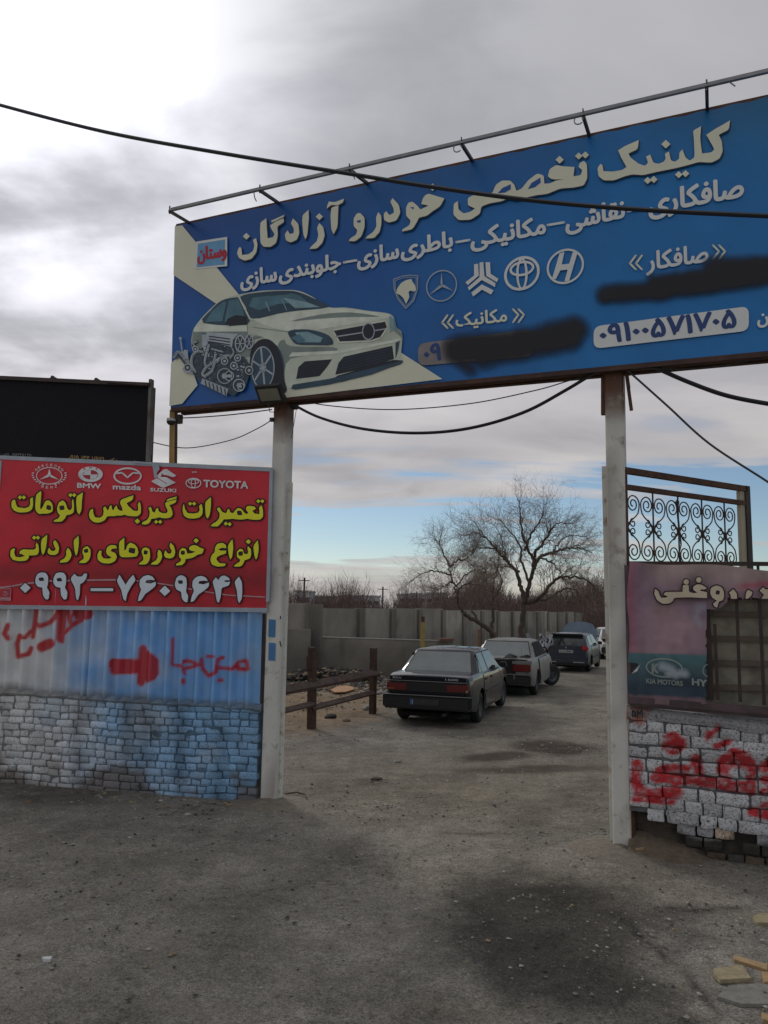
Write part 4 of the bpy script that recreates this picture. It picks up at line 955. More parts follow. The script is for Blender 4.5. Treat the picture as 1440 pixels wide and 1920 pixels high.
p.poly(smo(c_([(607,660),(660,650),(730,655),(800,680),(818,722),(730,725),(650,722),(620,695)]), 3), TEALD, 6); p.poly(c_([(640,665),(700,662),(770,690),(760,712),(670,712)]), TEALL, 7); p.poly(c_([(620,690),(660,672),(690,705),(660,718)]), TEAL, 8)
p.poly(c_([(818,655),(1065,610),(1078,640),(1045,690),(1000,705),(850,712)]), PK, 6); p.stroke(c_([(818,655),(1068,610),(1078,640),(1045,690),(1000,705),(850,712)]), 2.6, CARL, 7, closed=True)
p.stroke(c_([(835,685),(1070,648)]), 2.4, SILV, 8); X, Y = z1((987, 660)); p.disc(X, Y, 12, SILV, 9, ry=16.5); p.disc(X, Y, 10, PK, 10, ry=14)
p.poly(c_([(1085,590),(1108,600),(1112,650),(1090,665)]), TEALL, 6)
p.poly(c_([(645,885),(655,830),(685,802),(815,792),(790,830),(755,872)]), PK, 6); p.poly(c_([(830,865),(845,810),(870,780),(1100,728),(1108,790),(1000,830)]), PK, 6)
for q in range(5): p.stroke(c_([(850+q*3, 850-q*14), (1100, 790-q*13)]), 0.8, TEALD, 7)
p.poly(c_([(815,890),(840,870),(1105,795),(1150,798),(1140,815),(1000,860),(860,900)]), PK, 6.5); p.poly(c_([(620,930),(630,912),(800,885),(1150,798),(1150,808),(1000,865),(800,912),(640,936)]), TEALD, 7)
p.poly(c_([(1115,715),(1135,705),(1128,750),(1115,790)]), TEALD, 7)
p.disc(*z1((505, 830)), 33, TEALD, 6, ry=50); p.poly(smo(c_([(430,800),(445,725),(490,695),(540,715),(575,790),(590,900),(600,940),(560,965),(520,955)]), 4), PK, 7)
X, Y = z1((487, 832)); p.disc(X, Y, 22, TEALD, 8, ry=40); p.ring(X, Y, 21, 39, 2.2, SILV, 9); p.disc(X, Y, 6, SILV, 9, ry=10)
for a in range(0, 360, 60): p.stroke([(X+4*math.cos(R(a+20)), Y+7*math.sin(R(a+20))), (X+20*math.cos(R(a+20)), Y+37*math.sin(R(a+20)))], 3.2, SILV, 9)
p.poly(c_([(155,660),(410,660),(440,700),(430,780),(300,800),(180,760),(150,735)]), CARD, 4)
p.poly(c_([(165,640),(210,625),(412,632),(415,660),(160,662)]), CARL, 4.2)
p.poly(smo(c_([(590,700),(620,730),(820,735),(815,760),(620,790),(590,870),(600,925),(575,900),(560,800),(560,720)]), 3), CARD, 4.1)
p.poly(smo(c_([(430,700),(470,668),(530,672),(585,720),(600,790),(585,720),(540,700),(490,688)]), 3), CARD, 7.2)
p.poly(smo(c_([(620,612),(760,580),(900,570),(1040,590),(900,592),(760,600)]), 3), CARD, 4.4)
p.poly(c_([(1085,585),(1112,605),(1120,640),(1147,672),(1145,690),(1110,660),(1095,610)]), CARD, 4.3)
p.build('printed_car', sgn)
p = Print(SGN); z6 = Z(310, 540, 5.76); e_ = lambda L_: [z6(a) for a in L_]
ST = SILV; SD = mat('print_steel_dark', (.05, .07, .10)); SLt = mat('print_steel_light', (.50, .56, .60)); SM = mat('print_steel_mid', (.07, .10, .135), nz=(30, .7))
p.poly(e_([(390,490),(740,500),(760,700),(860,750),(930,860),(870,1060),(740,1165),(400,1030),(290,920),(290,740),(400,640)]), SM, 11)
p.poly(e_([(445,478),(790,495),(730,560),(720,640),(690,630),(450,570)]), SLt, 12); 
for k in range(3): p.poly(e_([(470, 515+k*28), (700, 545+k*32), (700, 558+k*32), (470, 528+k*28)]), SD, 13)
p.poly(e_([(390,500),(450,500),(460,640),(400,640)]), ST, 12); p.poly(e_([(410,640),(470,640),(475,740),(420,750)]), SLt, 12)
for cx, cy, r1, r2 in ((808, 600, 52, 85), (905, 578, 42, 75)):
    X, Y = z6((cx, cy)); p.disc(X, Y, (r1+8)/5.76, SD, 13, ry=(r2+8)/5.76); p.ring(X, Y, r1/5.76, r2/5.76, 2.4, SLt, 14)
    for a in range(0, 360, 60): p.stroke([(X, Y), (X+r1/6*math.cos(R(a)), Y+r2/6*math.sin(R(a)))], 1.4, SLt, 14)
for q, w in (([(320,900),(285,830),(290,740),(340,690),(400,690)], 6.5), ([(470,620),(430,760),(430,830)], 6), ([(540,720),(520,800),(440,860),(400,930),(430,960)], 6), ([(620,740),(540,800),(500,900),(430,950)], 6), ([(700,730),(620,740),(560,800)], 5), ([(500,660),(620,690)], 4), ([(330,640),(300,600),(340,580)], 4), ([(720,650),(740,700),(700,760)], 4)):
    p.stroke(e_(q), w+1.5, SD, 14, smooth=4); p.stroke(e_(q), w-1.5, ST, 15, smooth=4); p.stroke(e_([(a-6, b-8) for a, b in q]), w*.3, SLt, 16, smooth=4)
for cx, cy, r_ in ((640, 950, 90), (690, 950, 55), (795, 1050, 72), (815, 1065, 40), (905, 890, 48), (780, 755, 38), (325, 660, 34), (240, 860, 45), (640, 790, 40), (740, 840, 42)):
    X, Y = z6((cx, cy)); p.disc(X, Y, r_/5.76, SD, 15.5); p.ring(X, Y, r_/5.76*.85, r_/5.76*.9, 1.8, SLt if r_ < 80 else ST, 16.5, n=18); p.disc(X, Y, r_/5.76*.35, SLt, 16.5)
p.poly(e_([(380,1030),(400,980),(440,990),(680,1090),(660,1165)]), ST, 15)
for k in range(6): p.stroke(e_([(430+k*42, 1000+k*18), (440+k*42, 1055+k*19)]), 2.2, SD, 16); p.stroke(e_([(445+k*42, 1000+k*18), (455+k*42, 1050+k*19)]), 1.2, SLt, 16)
p.stroke(e_([(162,545),(180,680),(190,720)]), 2.6, ST, 15); p.disc(*z6((162, 543)), 2.6, SLt, 16); p.stroke(e_([(95,745),(130,690),(180,720),(230,800),(280,820)]), 5, ST, 15, smooth=3); p.stroke(e_([(110,760),(150,730),(240,850),(290,900)]), 4, SM, 15); p.poly(e_([(190,690),(240,665),(250,770),(200,760)]), ST, 14.5)
p.poly(e_([(180,870),(290,850),(300,930),(220,915)]), ST, 15)
rs = random.Random(4)
for k in range(110):
    a, b = rs.uniform(400, 880), rs.uniform(620, 1030)
    if abs(a-640) < 95 and abs(b-950) < 95: continue
    X, Y = z6((a, b)); w = rs.uniform(1, 3.2); p.poly([(X-w, Y), (X, Y-w*.6), (X+w, Y), (X, Y+w*.7)], rs.choice([SD, SLt, SD, ST]), 13.5+.01*k)
p.build('printed_engine', sgn)
# pasted patch
p = Print(SGN, base=.004); LB = mat('patch_blue', (.16, .40, .66), .5); p.poly([(368, 453), (426, 444), (426, 499), (366, 505)], PWH, 1); p.poly([(371, 457), (422, 449), (421, 496), (369, 501)], LB, 2)
p.text('وستان', 371, 488, 424, 480, 34, mat('print_red', (.50, .02, .05), .5), 3, bold=.035); p.build('pasted_patch', sgn)
# lamp rail above the sign
RAIL = mat('galvanised_rail', (0.30, 0.30, 0.31), .5, metal=.4, nz=(8, .3))
rail_pl = SGN.shifted(.62)
def rail_y(x): return 395-(x-318)*0.2322
tops = [(318, 355), (487, 523), (655, 690), (865, 886), (1093, 1105), (1325, 1326), (1560, 1555)]
a, b = rail_pl.hit(318, rail_y(318)), rail_pl.hit(1680, rail_y(1680))
mb = MB(); mb.bar(a, b, .03, .018, (0, 0, 1)); mb.bar(a+Vector((0, 0, .035))-SGN.n*.03, b+Vector((0, 0, .035))-SGN.n*.03, .025, .016, (0, 0, 1)); mb.build('lamp_rail', RAIL, sgn)
for x0, x1 in tops:
    m_ = MB(); q0 = rail_pl.hit(x0, rail_y(x0)+1); q1 = SGN.hit(x1, s_top(x1)+1, -.03); m_.bar(q0, q1, .028, .028); m_.bar(q0-Vector((0, 0, .03)), q0+Vector((0, 0, .06)), .012, .012); m_.build('rail_arm', DK, sgn)
for x, y, pts in ((450, 0, None), (476, 0, 1), (660, 0, 1), (858, 0, 2), (1085, 0, 2), (1345, 0, 3)):
    if pts is None: continue
    q = rail_pl.hit(x, rail_y(x)+2); m_ = MB()
    if pts == 1: W_ = [q, q+Vector((.01, 0, -.06)), q+Vector((.03, 0, -.10))]
    elif pts == 2: W_ = [q+SGN.u*(.04*math.cos(t))+Vector((0, 0, .04*math.sin(t)-.03)) for t in np.linspace(0, 5.5, 12)]
    else: W_ = [q, q+SGN.u*.08+Vector((0, 0, .01)), q+SGN.u*.13+Vector((0, 0, -.05))]
    m_.tube(W_, .006, 5); m_.build('loose_wire', RAIL, sgn)

# ================================================================== RED BANNER
RP = LW.shifted(.05)
RED = mat('banner_red', (1, 1, 1), .42, attr='Col', nz=(3, .16), bump=.6, bscale=2.2)
YEL = mat('print_yellow', (.86, .84, .02), .5, nz=(2, .1)); OUT = mat('print_outline', (.018, .012, .016), .5); DIG = mat('print_pale_blue', (.72, .80, .88), .5, nz=(2.5, .15)); ALU = mat('aluminium_frame', (.38, .42, .48), .5, metal=.3, nz=(6, .2))
rb = root('shop_banner', RP.hit(250, 1130), 'red vinyl shop banner with yellow Persian lettering and car maker logos', 'banner')
c4 = [(-70, 1134), (499, 1141), (506, 884), (-70, 858)]
def quad_pt(t, s_, pl, off=0, q=c4): 
    a = pl.hit(*q[0], off).lerp(pl.hit(*q[1], off), t); b = pl.hit(*q[3], off).lerp(pl.hit(*q[2], off), t); return a.lerp(b, s_)
nu, nv = 90, 60; V = [quad_pt(i/nu, j/nv, RP, -.012) for j in range(nv+1) for i in range(nu+1)]
V = [v+RP.n*((vnoise([[i*.09, j*.05, 1]], 1.5, 2)[0]-.5)*.012) for v, (j, i) in zip(V, [(j, i) for j in range(nv+1) for i in range(nu+1)])]
px = project([tuple(v) for v in V]); n_ = vnoise(np.c_[px/[120, 90], np.zeros(len(px))], 1, 3, 3)[:, None]
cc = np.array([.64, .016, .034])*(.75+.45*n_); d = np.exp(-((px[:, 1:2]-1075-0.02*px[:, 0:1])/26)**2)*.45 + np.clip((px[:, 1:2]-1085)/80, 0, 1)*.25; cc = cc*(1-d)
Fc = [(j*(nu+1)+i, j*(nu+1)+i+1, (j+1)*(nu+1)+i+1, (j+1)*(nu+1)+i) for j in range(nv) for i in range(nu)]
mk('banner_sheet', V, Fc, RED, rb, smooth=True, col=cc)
mb = MB(); mb.bar(RP.hit(-70, 855, -.03), RP.hit(510, 881, -.03), .05, .045, (0, 0, 1)); mb.bar(RP.hit(-70, 1137, -.03), RP.hit(502, 1144, -.03), .05, .045, (0, 0, 1)); mb.bar(RP.hit(510, 880, -.03), RP.hit(503, 1128, -.03), .035, .05, RP.n); mb.bar(RP.hit(2, 864, -.01), RP.hit(-2, 920, -.01), .03, .02, RP.n); mb.build('banner_frame', ALU, rb)
z2 = Z(0, 860, 5.538); z3 = Z(250, 860, 5.333)
# white swoosh lines
p = Print(RP); PINK = mat('print_pink', (.52, .30, .34), .5)
p.stroke([z2(a) for a in [(-10, 1340), (120, 1325), (250, 1300), (500, 1270), (900, 1262), (1210, 1258)]], 3.0, PINK, 1); p.stroke([z3(a) for a in [(30, 1220), (240, 1245), (400, 1270), (550, 1300), (750, 1335), (950, 1365), (1315, 1384)]], 2.2, PINK, 1)
p.poly([z2(a) for a in [(0, 1348), (115, 1350), (108, 1475), (0, 1470)]], mat('print_red_box', (.50, .03, .05), .5), 2); p.stroke([z2(a) for a in [(0, 1348), (115, 1350), (108, 1475), (0, 1470)]], 1, PINK, 3)
p.poly([z2(a) for a in [(0, 1440), (108, 1442), (106, 1475), (0, 1470)]], PINK, 3)
for q in ([(30, 1385), (60, 1375), (50, 1420)], [(65, 1390), (85, 1400), (60, 1425), (30, 1410)], [(40, 1395), (70, 1380)]): p.stroke([z2(a) for a in q], 1, PINK, 3)
for k in range(6): p.stroke([z2((8+k*15, 1457)), z2((15+k*15, 1458))], 1.2, mat('print_red_box', (1, 1, 1)), 4)
p.build('printed_lines', rb)
L1_2 = [([(130,430),(155,425),(165,470),(180,505),(260,515),(300,500),(315,470),(310,415),(340,400),(345,480),(330,530),(290,555),(200,560),(145,540),(118,500),(120,450)], []),
 ([(425,335),(430,360),(415,510),(425,530),(450,490),(470,440),(505,430),(540,460),(550,510),(545,550),(500,570),(450,570),(400,575),(370,540),(365,480),(375,370)], [[(495,490),(520,500),(520,525),(490,515)]]),
 ([(745,435),(760,420),(770,500),(765,560),(730,580),(690,585),(675,620),(640,655),(555,655),(560,640),(610,620),(625,585),(600,565),(590,520),(610,455),(650,430),(680,455),(700,520),(715,535),(740,530),(750,500)], [[(625,500),(655,495),(660,520),(630,525)]]),
 ([(860,350),(850,440),(845,540),(822,580),(800,555),(790,450),(795,390)], []),
 ([(1385,380),(1378,430),(1315,460),(1330,490),(1385,540),(1425,545),(1437,530),(1430,470),(1450,445),(1465,500),(1462,570),(1430,600),(1330,595),(1290,580),(1260,592),(1215,590),(1180,597),(1140,595),(1110,600),(1090,640),(1030,665),(970,660),(930,620),(922,570),(940,530),(965,520),(968,565),(985,610),(1040,615),(1070,590),(1078,550),(1070,510),(1095,495),(1110,530),(1125,535),(1135,500),(1155,480),(1165,530),(1180,535),(1190,505),(1210,485),(1220,520),(1245,540),(1275,540),(1265,500),(1245,460),(1255,425)], [])]
L1_3 = [([(435,378),(432,398),(330,428),(340,405)], []),
 ([(432,408),(425,440),(360,465),(385,505),(395,560),(370,590),(310,598),(260,585),(215,598),(180,600),(165,640),(130,660),(85,655),(90,635),(135,615),(160,580),(165,530),(150,495),(175,480),(190,530),(215,540),(225,505),(245,490),(255,530),(290,545),(335,545),(345,520),(325,480),(315,445),(335,432)], []),
 ([(505,450),(515,500),(540,545),(600,550),(650,540),(665,510),(655,475),(680,450),(695,500),(690,560),(660,590),(600,600),(540,595),(505,570),(492,520),(495,475)], []),
 ([(775,385),(778,450),(765,560),(745,600),(725,580),(718,500),(720,430)], []),
 ([(1280,465),(1295,500),(1298,580),(1270,610),(1200,612),(1140,600),(1080,610),(1020,605),(990,600),(960,605),(905,605),(880,640),(845,680),(775,675),(785,655),(830,630),(860,595),(865,550),(835,500),(860,485),(885,530),(915,545),(935,540),(940,510),(955,500),(970,540),(1000,545),(1015,520),(1045,490),(1080,500),(1105,535),(1130,555),(1150,540),(1125,510),(1130,480),(1160,470),(1215,480),(1225,500),(1190,520),(1210,550),(1260,555),(1262,520),(1255,490)], [[(1045,530),(1070,530),(1080,555),(1050,555)]])]
L2_2 = [([(380,870),(400,900),(405,960),(390,1000),(330,1005),(300,1005),(300,1030),(270,1060),(190,1065),(130,1050),(105,1010),(110,950),(140,930),(155,935),(145,975),(160,1020),(210,1025),(260,1010),(225,990),(200,985),(205,960),(240,940),(300,945),(350,945),(375,930),(370,890)], []),
 ([(490,790),(485,880),(465,970),(445,1000),(430,970),(425,880),(435,830)], []),
 ([(570,845),(600,880),(615,930),(605,980),(575,1000),(520,1000),(495,980),(495,950),(510,925),(530,955),(560,960),(580,940),(560,900),(550,865)], []),
 ([(705,925),(730,950),(745,1000),(730,1040),(700,1075),(620,1080),(625,1060),(670,1035),(690,1000),(685,960)], []),
 ([(815,800),(820,880),(805,980),(790,1010),(775,970),(765,880),(765,845)], []),
 ([(905,905),(940,940),(940,1010),(925,1050),(890,1085),(820,1082),(830,1065),(870,1040),(870,1010),(855,980),(860,930)], [[(880,950),(905,945),(905,965),(885,968)]]),
 ([(1205,900),(1215,930),(1160,935),(1150,960),(1200,980),(1215,1020),(1195,1065),(1140,1090),(1060,1085),(1015,1050),(1010,1000),(1030,955),(1055,955),(1050,1000),(1070,1035),(1130,1040),(1160,1025),(1115,1000),(1100,970),(1110,920),(1150,895)], []),
 ([(1290,820),(1290,955),(1310,940),(1320,900),(1350,870),(1400,890),(1430,930),(1437,980),(1420,1020),(1260,1025),(1240,1000),(1235,900),(1240,860)], [[(1350,935),(1395,940),(1390,975),(1345,965)]])]
L2_3 = [([(125,885),(160,900),(170,960),(160,1020),(130,1058),(55,1058),(60,1045),(100,1015),(100,985),(80,930),(95,895)], [[(115,925),(135,930),(130,950),(112,945)]]),
 ([(255,910),(280,930),(290,980),(270,1030),(240,1060),(175,1058),(185,1040),(225,1020),(245,985),(240,940)], []),
 ([(370,840),(405,870),(420,930),(410,980),(370,1000),(320,990),(305,960),(320,915),(345,950),(375,950),(385,920),(360,880)], []),
 ([(625,865),(660,885),(705,905),(690,950),(640,960),(600,990),(520,1005),(520,1030),(490,1065),(425,1068),(430,1050),(470,1030),(480,1005),(455,980),(460,920),(490,890),(525,900),(540,950),(590,945),(620,930),(560,915),(555,890),(585,865)], [[(485,930),(505,930),(505,950),(485,950)]]),
 ([(890,840),(925,860),(930,895),(890,890),(850,905),(870,920),(930,920),(925,950),(870,965),(835,985),(830,1010),(860,1045),(925,1050),(915,1075),(840,1080),(785,1060),(768,1010),(785,960),(815,935),(815,890),(840,850)], []),
 ([(990,805),(1000,880),(990,980),(970,1010),(955,970),(945,880),(955,850)], []),
 ([(1145,875),(1175,900),(1180,960),(1165,1000),(1110,1015),(1100,1050),(1075,1080),(1005,1078),(1015,1060),(1060,1035),(1070,1010),(1035,985),(1035,930),(1065,900),(1095,905),(1105,950),(1140,955),(1150,930),(1140,900)], [[(1060,940),(1085,935),(1085,960),(1060,960)]]),
 ([(1245,815),(1255,900),(1240,990),(1225,1010),(1210,970),(1200,880),(1210,855)], [])]
def line_(name, sets, dots, m_, ow=3.6, ol=OUT):
    p = Print(RP)
    for L_, cv in sets:
        for a, h in L_: p.letter(a, m_, 3, ol, ow*1.5, h, cv)
        
    for x, y, r_, cv, s_ in dots:
        X, Y = cv((x, y)); p.diamond(X, Y, r_/s_, m_, 3.4, ol, ow*1.35)
    for L_, cv in sets:
        for a, h in L_:
            for q in h: p.poly([cv(t) for t in q], ol, 3.8)
    p.build(name, rb)
d2 = lambda L_, r_=23: [(x, y, r_, z2, 5.538) for x, y in L_]; d3 = lambda L_, r_=21: [(x, y, r_, z3, 5.333) for x, y in L_]
line_('yellow_lettering', [(L1_2, z2), (L1_3, z3)], d2([(208, 402), (247, 402), (732, 378), (770, 378)])+d3([(40, 625)], 28)+d3([(228, 632), (268, 632), (568, 450), (608, 450), (1250, 425), (1290, 425), (925, 650), (963, 655)]), YEL)
line_('yellow_lettering', [(L2_2, z2), (L2_3, z3)], d2([(355, 820), (393, 820)])+d3([(628, 820)], 27)+d3([(1150, 830)], 26), YEL)
nine = [(430,1180),(475,1185),(500,1220),(500,1290),(485,1340),(515,1385),(505,1460),(475,1465),(445,1420),(440,1340),(390,1330),(365,1290),(370,1230),(395,1190)]; nh = [(410,1245),(440,1240),(450,1260),(415,1262)]
six = [(150,1162),(195,1180),(215,1215),(170,1212),(130,1215),(120,1240),(170,1250),(225,1230),(225,1270),(180,1310),(120,1350),(75,1420),(45,1425),(55,1370),(80,1310),(60,1270),(65,1210),(100,1175)]
D2 = [(nine, [nh]), ([(x+187, y) for x, y in nine], [[(x+187, y+5) for x, y in nh]]),
 ([(775,1195),(800,1225),(850,1225),(875,1190),(905,1195),(895,1250),(860,1290),(830,1300),(830,1400),(810,1470),(790,1460),(780,1340),(735,1260),(740,1230)], []), ([(940,1345),(1175,1345),(1175,1375),(940,1375)], []),
 ([(1240,1205),(1275,1260),(1305,1310),(1340,1250),(1385,1205),(1410,1260),(1365,1320),(1320,1400),(1305,1480),(1280,1460),(1260,1360),(1210,1270)], [])]
D3 = [(six, []), ([(490,1165),(530,1190),(535,1260),(525,1330),(550,1370),(540,1435),(515,1435),(485,1400),(480,1330),(430,1310),(412,1260),(430,1190),(460,1168)], [[(455,1225),(485,1225),(485,1243),(460,1243)]]),
 ([(x*1.02+527, y+8) for x, y in six], []), ([(825,1185),(850,1215),(870,1180),(905,1165),(955,1190),(965,1215),(920,1215),(905,1225),(930,1235),(970,1230),(955,1270),(880,1290),(875,1380),(855,1440),(835,1430),(820,1330),(790,1230)], []),
 ([(1055,1180),(1085,1230),(1090,1320),(1085,1400),(1060,1445),(1045,1420),(1035,1320),(1010,1230)], [])]
line_('telephone_lettering', [(D2, z2), (D3, z3)], [(262, 1342, 55, z2, 5.538), (315, 1322, 55, z3, 5.333)], DIG, ow=3.0)
# logos
LG = mat('print_logo_white', (.74, .76, .78), .5); p = Print(RP)
X, Y = z2((512, 178)); p.ring(X, Y, 24, 15.5, 1.6, LG, 2)
for q in ([(512, 105), (535, 175), (512, 185), (492, 175)], [(412, 218), (495, 165), (515, 178), (505, 190)], [(615, 220), (530, 165), (508, 175), (520, 190)]): p.poly([z2(a) for a in q], LG, 2.5)
for sgn_ in (-1, 1):
    for k in range(7):
        t = R(-10+k*13); p.disc(X+sgn_*31*math.cos(t), Y+19*math.sin(t)-2, 2.6, LG, 2, ry=1.2, n=6)
def arc_text(p, st, cx, cy, rx, ry, a0, a1, em, m_, flip=1, bold=.01):
    n = len(st)
    for i, ch in enumerate(st):
        a = R(a0+(a1-a0)*(i+.5)/n); x, y = cx+rx*math.cos(a), cy+ry*math.sin(a); w = em*.30
        p.text(ch, x-w, y+em*.3, x+w, y+em*.3, em, m_, 2.6, bold=bold, fa=False)
arc_text(p, 'MERCEDES', X, Y, 29, 20, 205, 335, 7, LG); arc_text(p, 'BENZ', X, Y, 28, 22, 125, 55, 7, LG)
p.build('maker_logo', rb)
X, Y = z2((940, 162)); p.disc(X, Y, 23, LG, 2, ry=14.5, n=32); p.disc(X, Y+0.8, 14.5, RED if False else mat('print_red_flat', (.42, .022, .04), .5), 2.6, ry=8.8, n=28)
p.poly([(X, Y+.8), (X-14, Y+.8), (X-10, Y-5.4), (X, Y-8)][::-1], LG, 3.2); p.poly([(X, Y+.8), (X+14, Y+.8), (X+10, Y+7), (X, Y+9.6)], LG, 3.2); p.stroke([(X-14, Y+.8), (X+14, Y+.8)], 1, LG, 3.4); p.stroke([(X, Y-8), (X, Y+9.5)], 1, LG, 3.4)
arc_text(p, 'BMW', X, Y-1, 19, 11, 215, 325, 6, mat('print_red_flat', (1, 1, 1)), bold=.02)
p.text('BMW', 145, 914, 189, 916, 12.5, LG, 2, bold=.035, fa=False)
p.build('maker_logo', rb)
X, Y = z2((1325, 180)); p.ring(X, Y, 25, 14.5, 3.2, LG, 2); p.stroke([(X-22, Y-5), (X-10, Y-6), (X, Y+3), (X+10, Y-6), (X+22, Y-5)], 3.0, LG, 2.4)
p.text('mazda', 212, 917, 264, 919, 13.5, LG, 2, bold=.035, fa=False)
p.build('maker_logo', rb)
for q in ([(205,195),(300,110),(330,102),(432,170),(400,185),(330,165),(285,160),(270,180)], [(180,225),(260,180),(330,185),(425,240),(300,292),(275,280),(200,240)]): p.poly([z3(a) for a in q], LG, 2)
p.stroke([z3(a) for a in [(235, 190), (335, 250)]], 1.2, mat('print_red_flat', (1, 1, 1)), 3); p.stroke([z3(a) for a in [(280, 150), (385, 210)]], 1.2, mat('print_red_flat', (1, 1, 1)), 3)
p.text('SUZUKI', 282, 921, 330, 923, 9, LG, 2, bold=.035, fa=False)
p.build('maker_logo', rb)
X, Y = z3((601, 245)); p.ring(X, Y, 14, 9, 1.8, LG, 2); p.ring(X, Y, 4, 8.5, 1.6, LG, 2.3); p.ring(X, Y-3, 9.5, 4, 1.5, LG, 2.5)
p.text('TOYOTA', 382, 913, 465, 916, 19, LG, 2, bold=.03, fa=False)
p.stroke([z3(a) for a in [(585, 130), (635, 138)]], 1, LG, 2); p.stroke([z3(a) for a in [(588, 142), (630, 128)]], 1, LG, 2)
p.build('maker_logo', rb)
p = Print(RP, base=.02); p.poly([z3(a) for a in [(0, 22), (180, 40), (255, 60), (262, 105), (235, 140), (230, 190), (210, 192), (195, 90), (185, 55), (0, 42)]], ALU, 1); p.build('torn_tape', rb)

# ================================================================== BLACK DISPLAY BOARD
EP = LW.shifted(-.10)
SCR = mat('led_board', (0.012, 0.012, 0.016), .75, nz=(60, .3), bump=.5, bscale=160, spec=.2)
eb = root('display_board', EP.hit(140, 862), 'large switched off black electronic display board above the red banner', 'display board')
mb = MB(); q = [EP.hit(-80, 853), EP.hit(275, 866), EP.hit(281, 722), EP.hit(-80, 706)]; bk = [v-EP.n*.14 for v in q]
mb.add(q+bk, [(0, 1, 2, 3), (7, 6, 5, 4), (0, 4, 5, 1), (1, 5, 6, 2), (2, 6, 7, 3), (3, 7, 4, 0)]); mb.build('display_face', SCR, eb)
mb = MB(); mb.bar(EP.hit(-80, 706, -.02), EP.hit(284, 723, -.02), .10, .045, (0, 0, 1)); mb.build('top_edge', DK, eb)
mb = MB(); mb.bar(EP.hit(284, 712, -.02), EP.hit(278, 866, -.02), .035, .06, EP.n); mb.bar(EP.hit(287, 728, -.10), EP.hit(281, 864, -.10), .03, .04, EP.n); mb.build('side_angle', mat('grey_angle', (.16, .155, .15), .6, rgb2=(.09, .06, .05)), eb)
for x in (101, 183):
    m_ = MB(); m_.box(EP.hit(x, 710+.05*(x-100), .0), EP.u*.03, EP.n*.03, (0, 0, .012)); m_.box(EP.hit(x, 708+.05*(x-100), .0)+EP.u*-.015, EP.u*.012, EP.n*.02, (0, 0, .02)); m_.build('mounting_clip', DK, eb)
mb = MB(); mb.bar(EP.hit(200, 716, .05), EP.hit(277, 722, .05), .02, .02, (0, 0, 1)); mb.build('top_tube', DK, eb)
p = Print(EP, base=.003); p.text('۰۹۱۹ ۱۴۴ ۷۹۲۱', 129, 862, 195, 866, 13, mat('print_ochre', (.32, .22, .06), .6), 2, bold=.02, fa=False); p.text('دکتر', 200, 866, 220, 867, 11, mat('print_ochre', (1, 1, 1)), 2, bold=.02)
p.text('۰۹۱۲۳۲۷۸۴۷۰', 22, 856, 60, 857, 9, mat('print_dim', (.22, .24, .26), .6), 2, bold=.01, fa=False); p.text('تلفن', 0, 855, 17, 856, 9, mat('print_dim', (1, 1, 1)), 2, bold=.01)
p.build('board_lettering', eb)
# steel posts carrying the board (seen above the banner only where not hidden)
# yellow angle post at the left end of the billboard
YP = mat('ochre_paint', (.46, .33, .11), .6, nz=(6, .3))
yp = root('sign_support', G.hit(325, 1100, -.05), 'ochre painted steel post holding up the left end of the billboard', 'post')
m_ = MB(); a, b = G.hit(323, 768, -.05), G.hit(318, 1180, -.05); m_.bar(a, b, .06, .02, G.n); m_.build('post_face', YP, yp); m_ = MB(); m_.bar(G.hit(328.5, 768, -.09), G.hit(324, 1180, -.09), .02, .07, G.n); m_.build('post_flange', RUST, yp)

# ================================================================== CAMERA, FLOODLIGHT
cc_ = G.hit(321, 790, .08); cr = root('security_camera', cc_, 'small white dome security camera on the ochre post', 'camera')
m_ = MB(); prof = [(0.0, -.045), (.03, -.040), (.048, -.022), (.052, .0), (.052, .03), (.0, .034)]; m_.lathe(prof[3:], cc_, (0, 0, 1), 20); m_.build('camera_housing', mat('white_plastic', (.5, .5, .48), .4), cr, smooth=True, angle=40)
m_ = MB(); m_.lathe(prof[:4], cc_, (0, 0, 1), 20); m_.build('camera_dome', BLK, cr, smooth=True)
m_ = MB(); m_.box(G.hit(336, 786, .02), G.u*.03, G.n*.03, (0, 0, .05)); m_.bar(cc_+Vector((0, 0, .02)), G.hit(333, 784, 0), .03, .03); m_.build('camera_bracket', DK, cr)
fc_ = G.hit(507, 738, .26); fl = root('floodlight', fc_, 'black rectangular floodlight tilted down on the left gate post', 'floodlight')
fn = (Vector((-.35, -.65, -.62))).normalized(); fu = G.u.copy(); fu = (fu - fn*fu.dot(fn)).normalized(); fv = fn.cross(fu)
m_ = MB(); m_.box(fc_, fu*.155, fn*.025, fv*.10); 
for k in range(7): m_.box(fc_-fn*.035+fu*(-.12+.04*k), fu*.005, fn*.018, fv*.09)
m_.build('lamp_body', BLK, fl)
m_ = MB(); m_.box(fc_+fn*.027, fu*.125, fn*.003, fv*.068); m_.build('lamp_glass', mat('lamp_glass', (.20, .20, .15), .12, spec=.8), fl)
m_ = MB(); pe = G.hit(530, 748, .02); m_.bar(fc_-fn*.04+fu*.02, pe, .03, .03); m_.box(fc_-fn*.05+fu*.07+Vector((0, 0, -.02)), fu*.05, fn*.03, fv*.04); m_.tube([fc_+Vector((-.02, 0, -.1)), fc_+Vector((0, 0, -.2)), fc_+Vector((.08, 0, -.2)), pe+Vector((0, 0, -.02))], .005, 5); m_.build('lamp_bracket', BLK, fl)

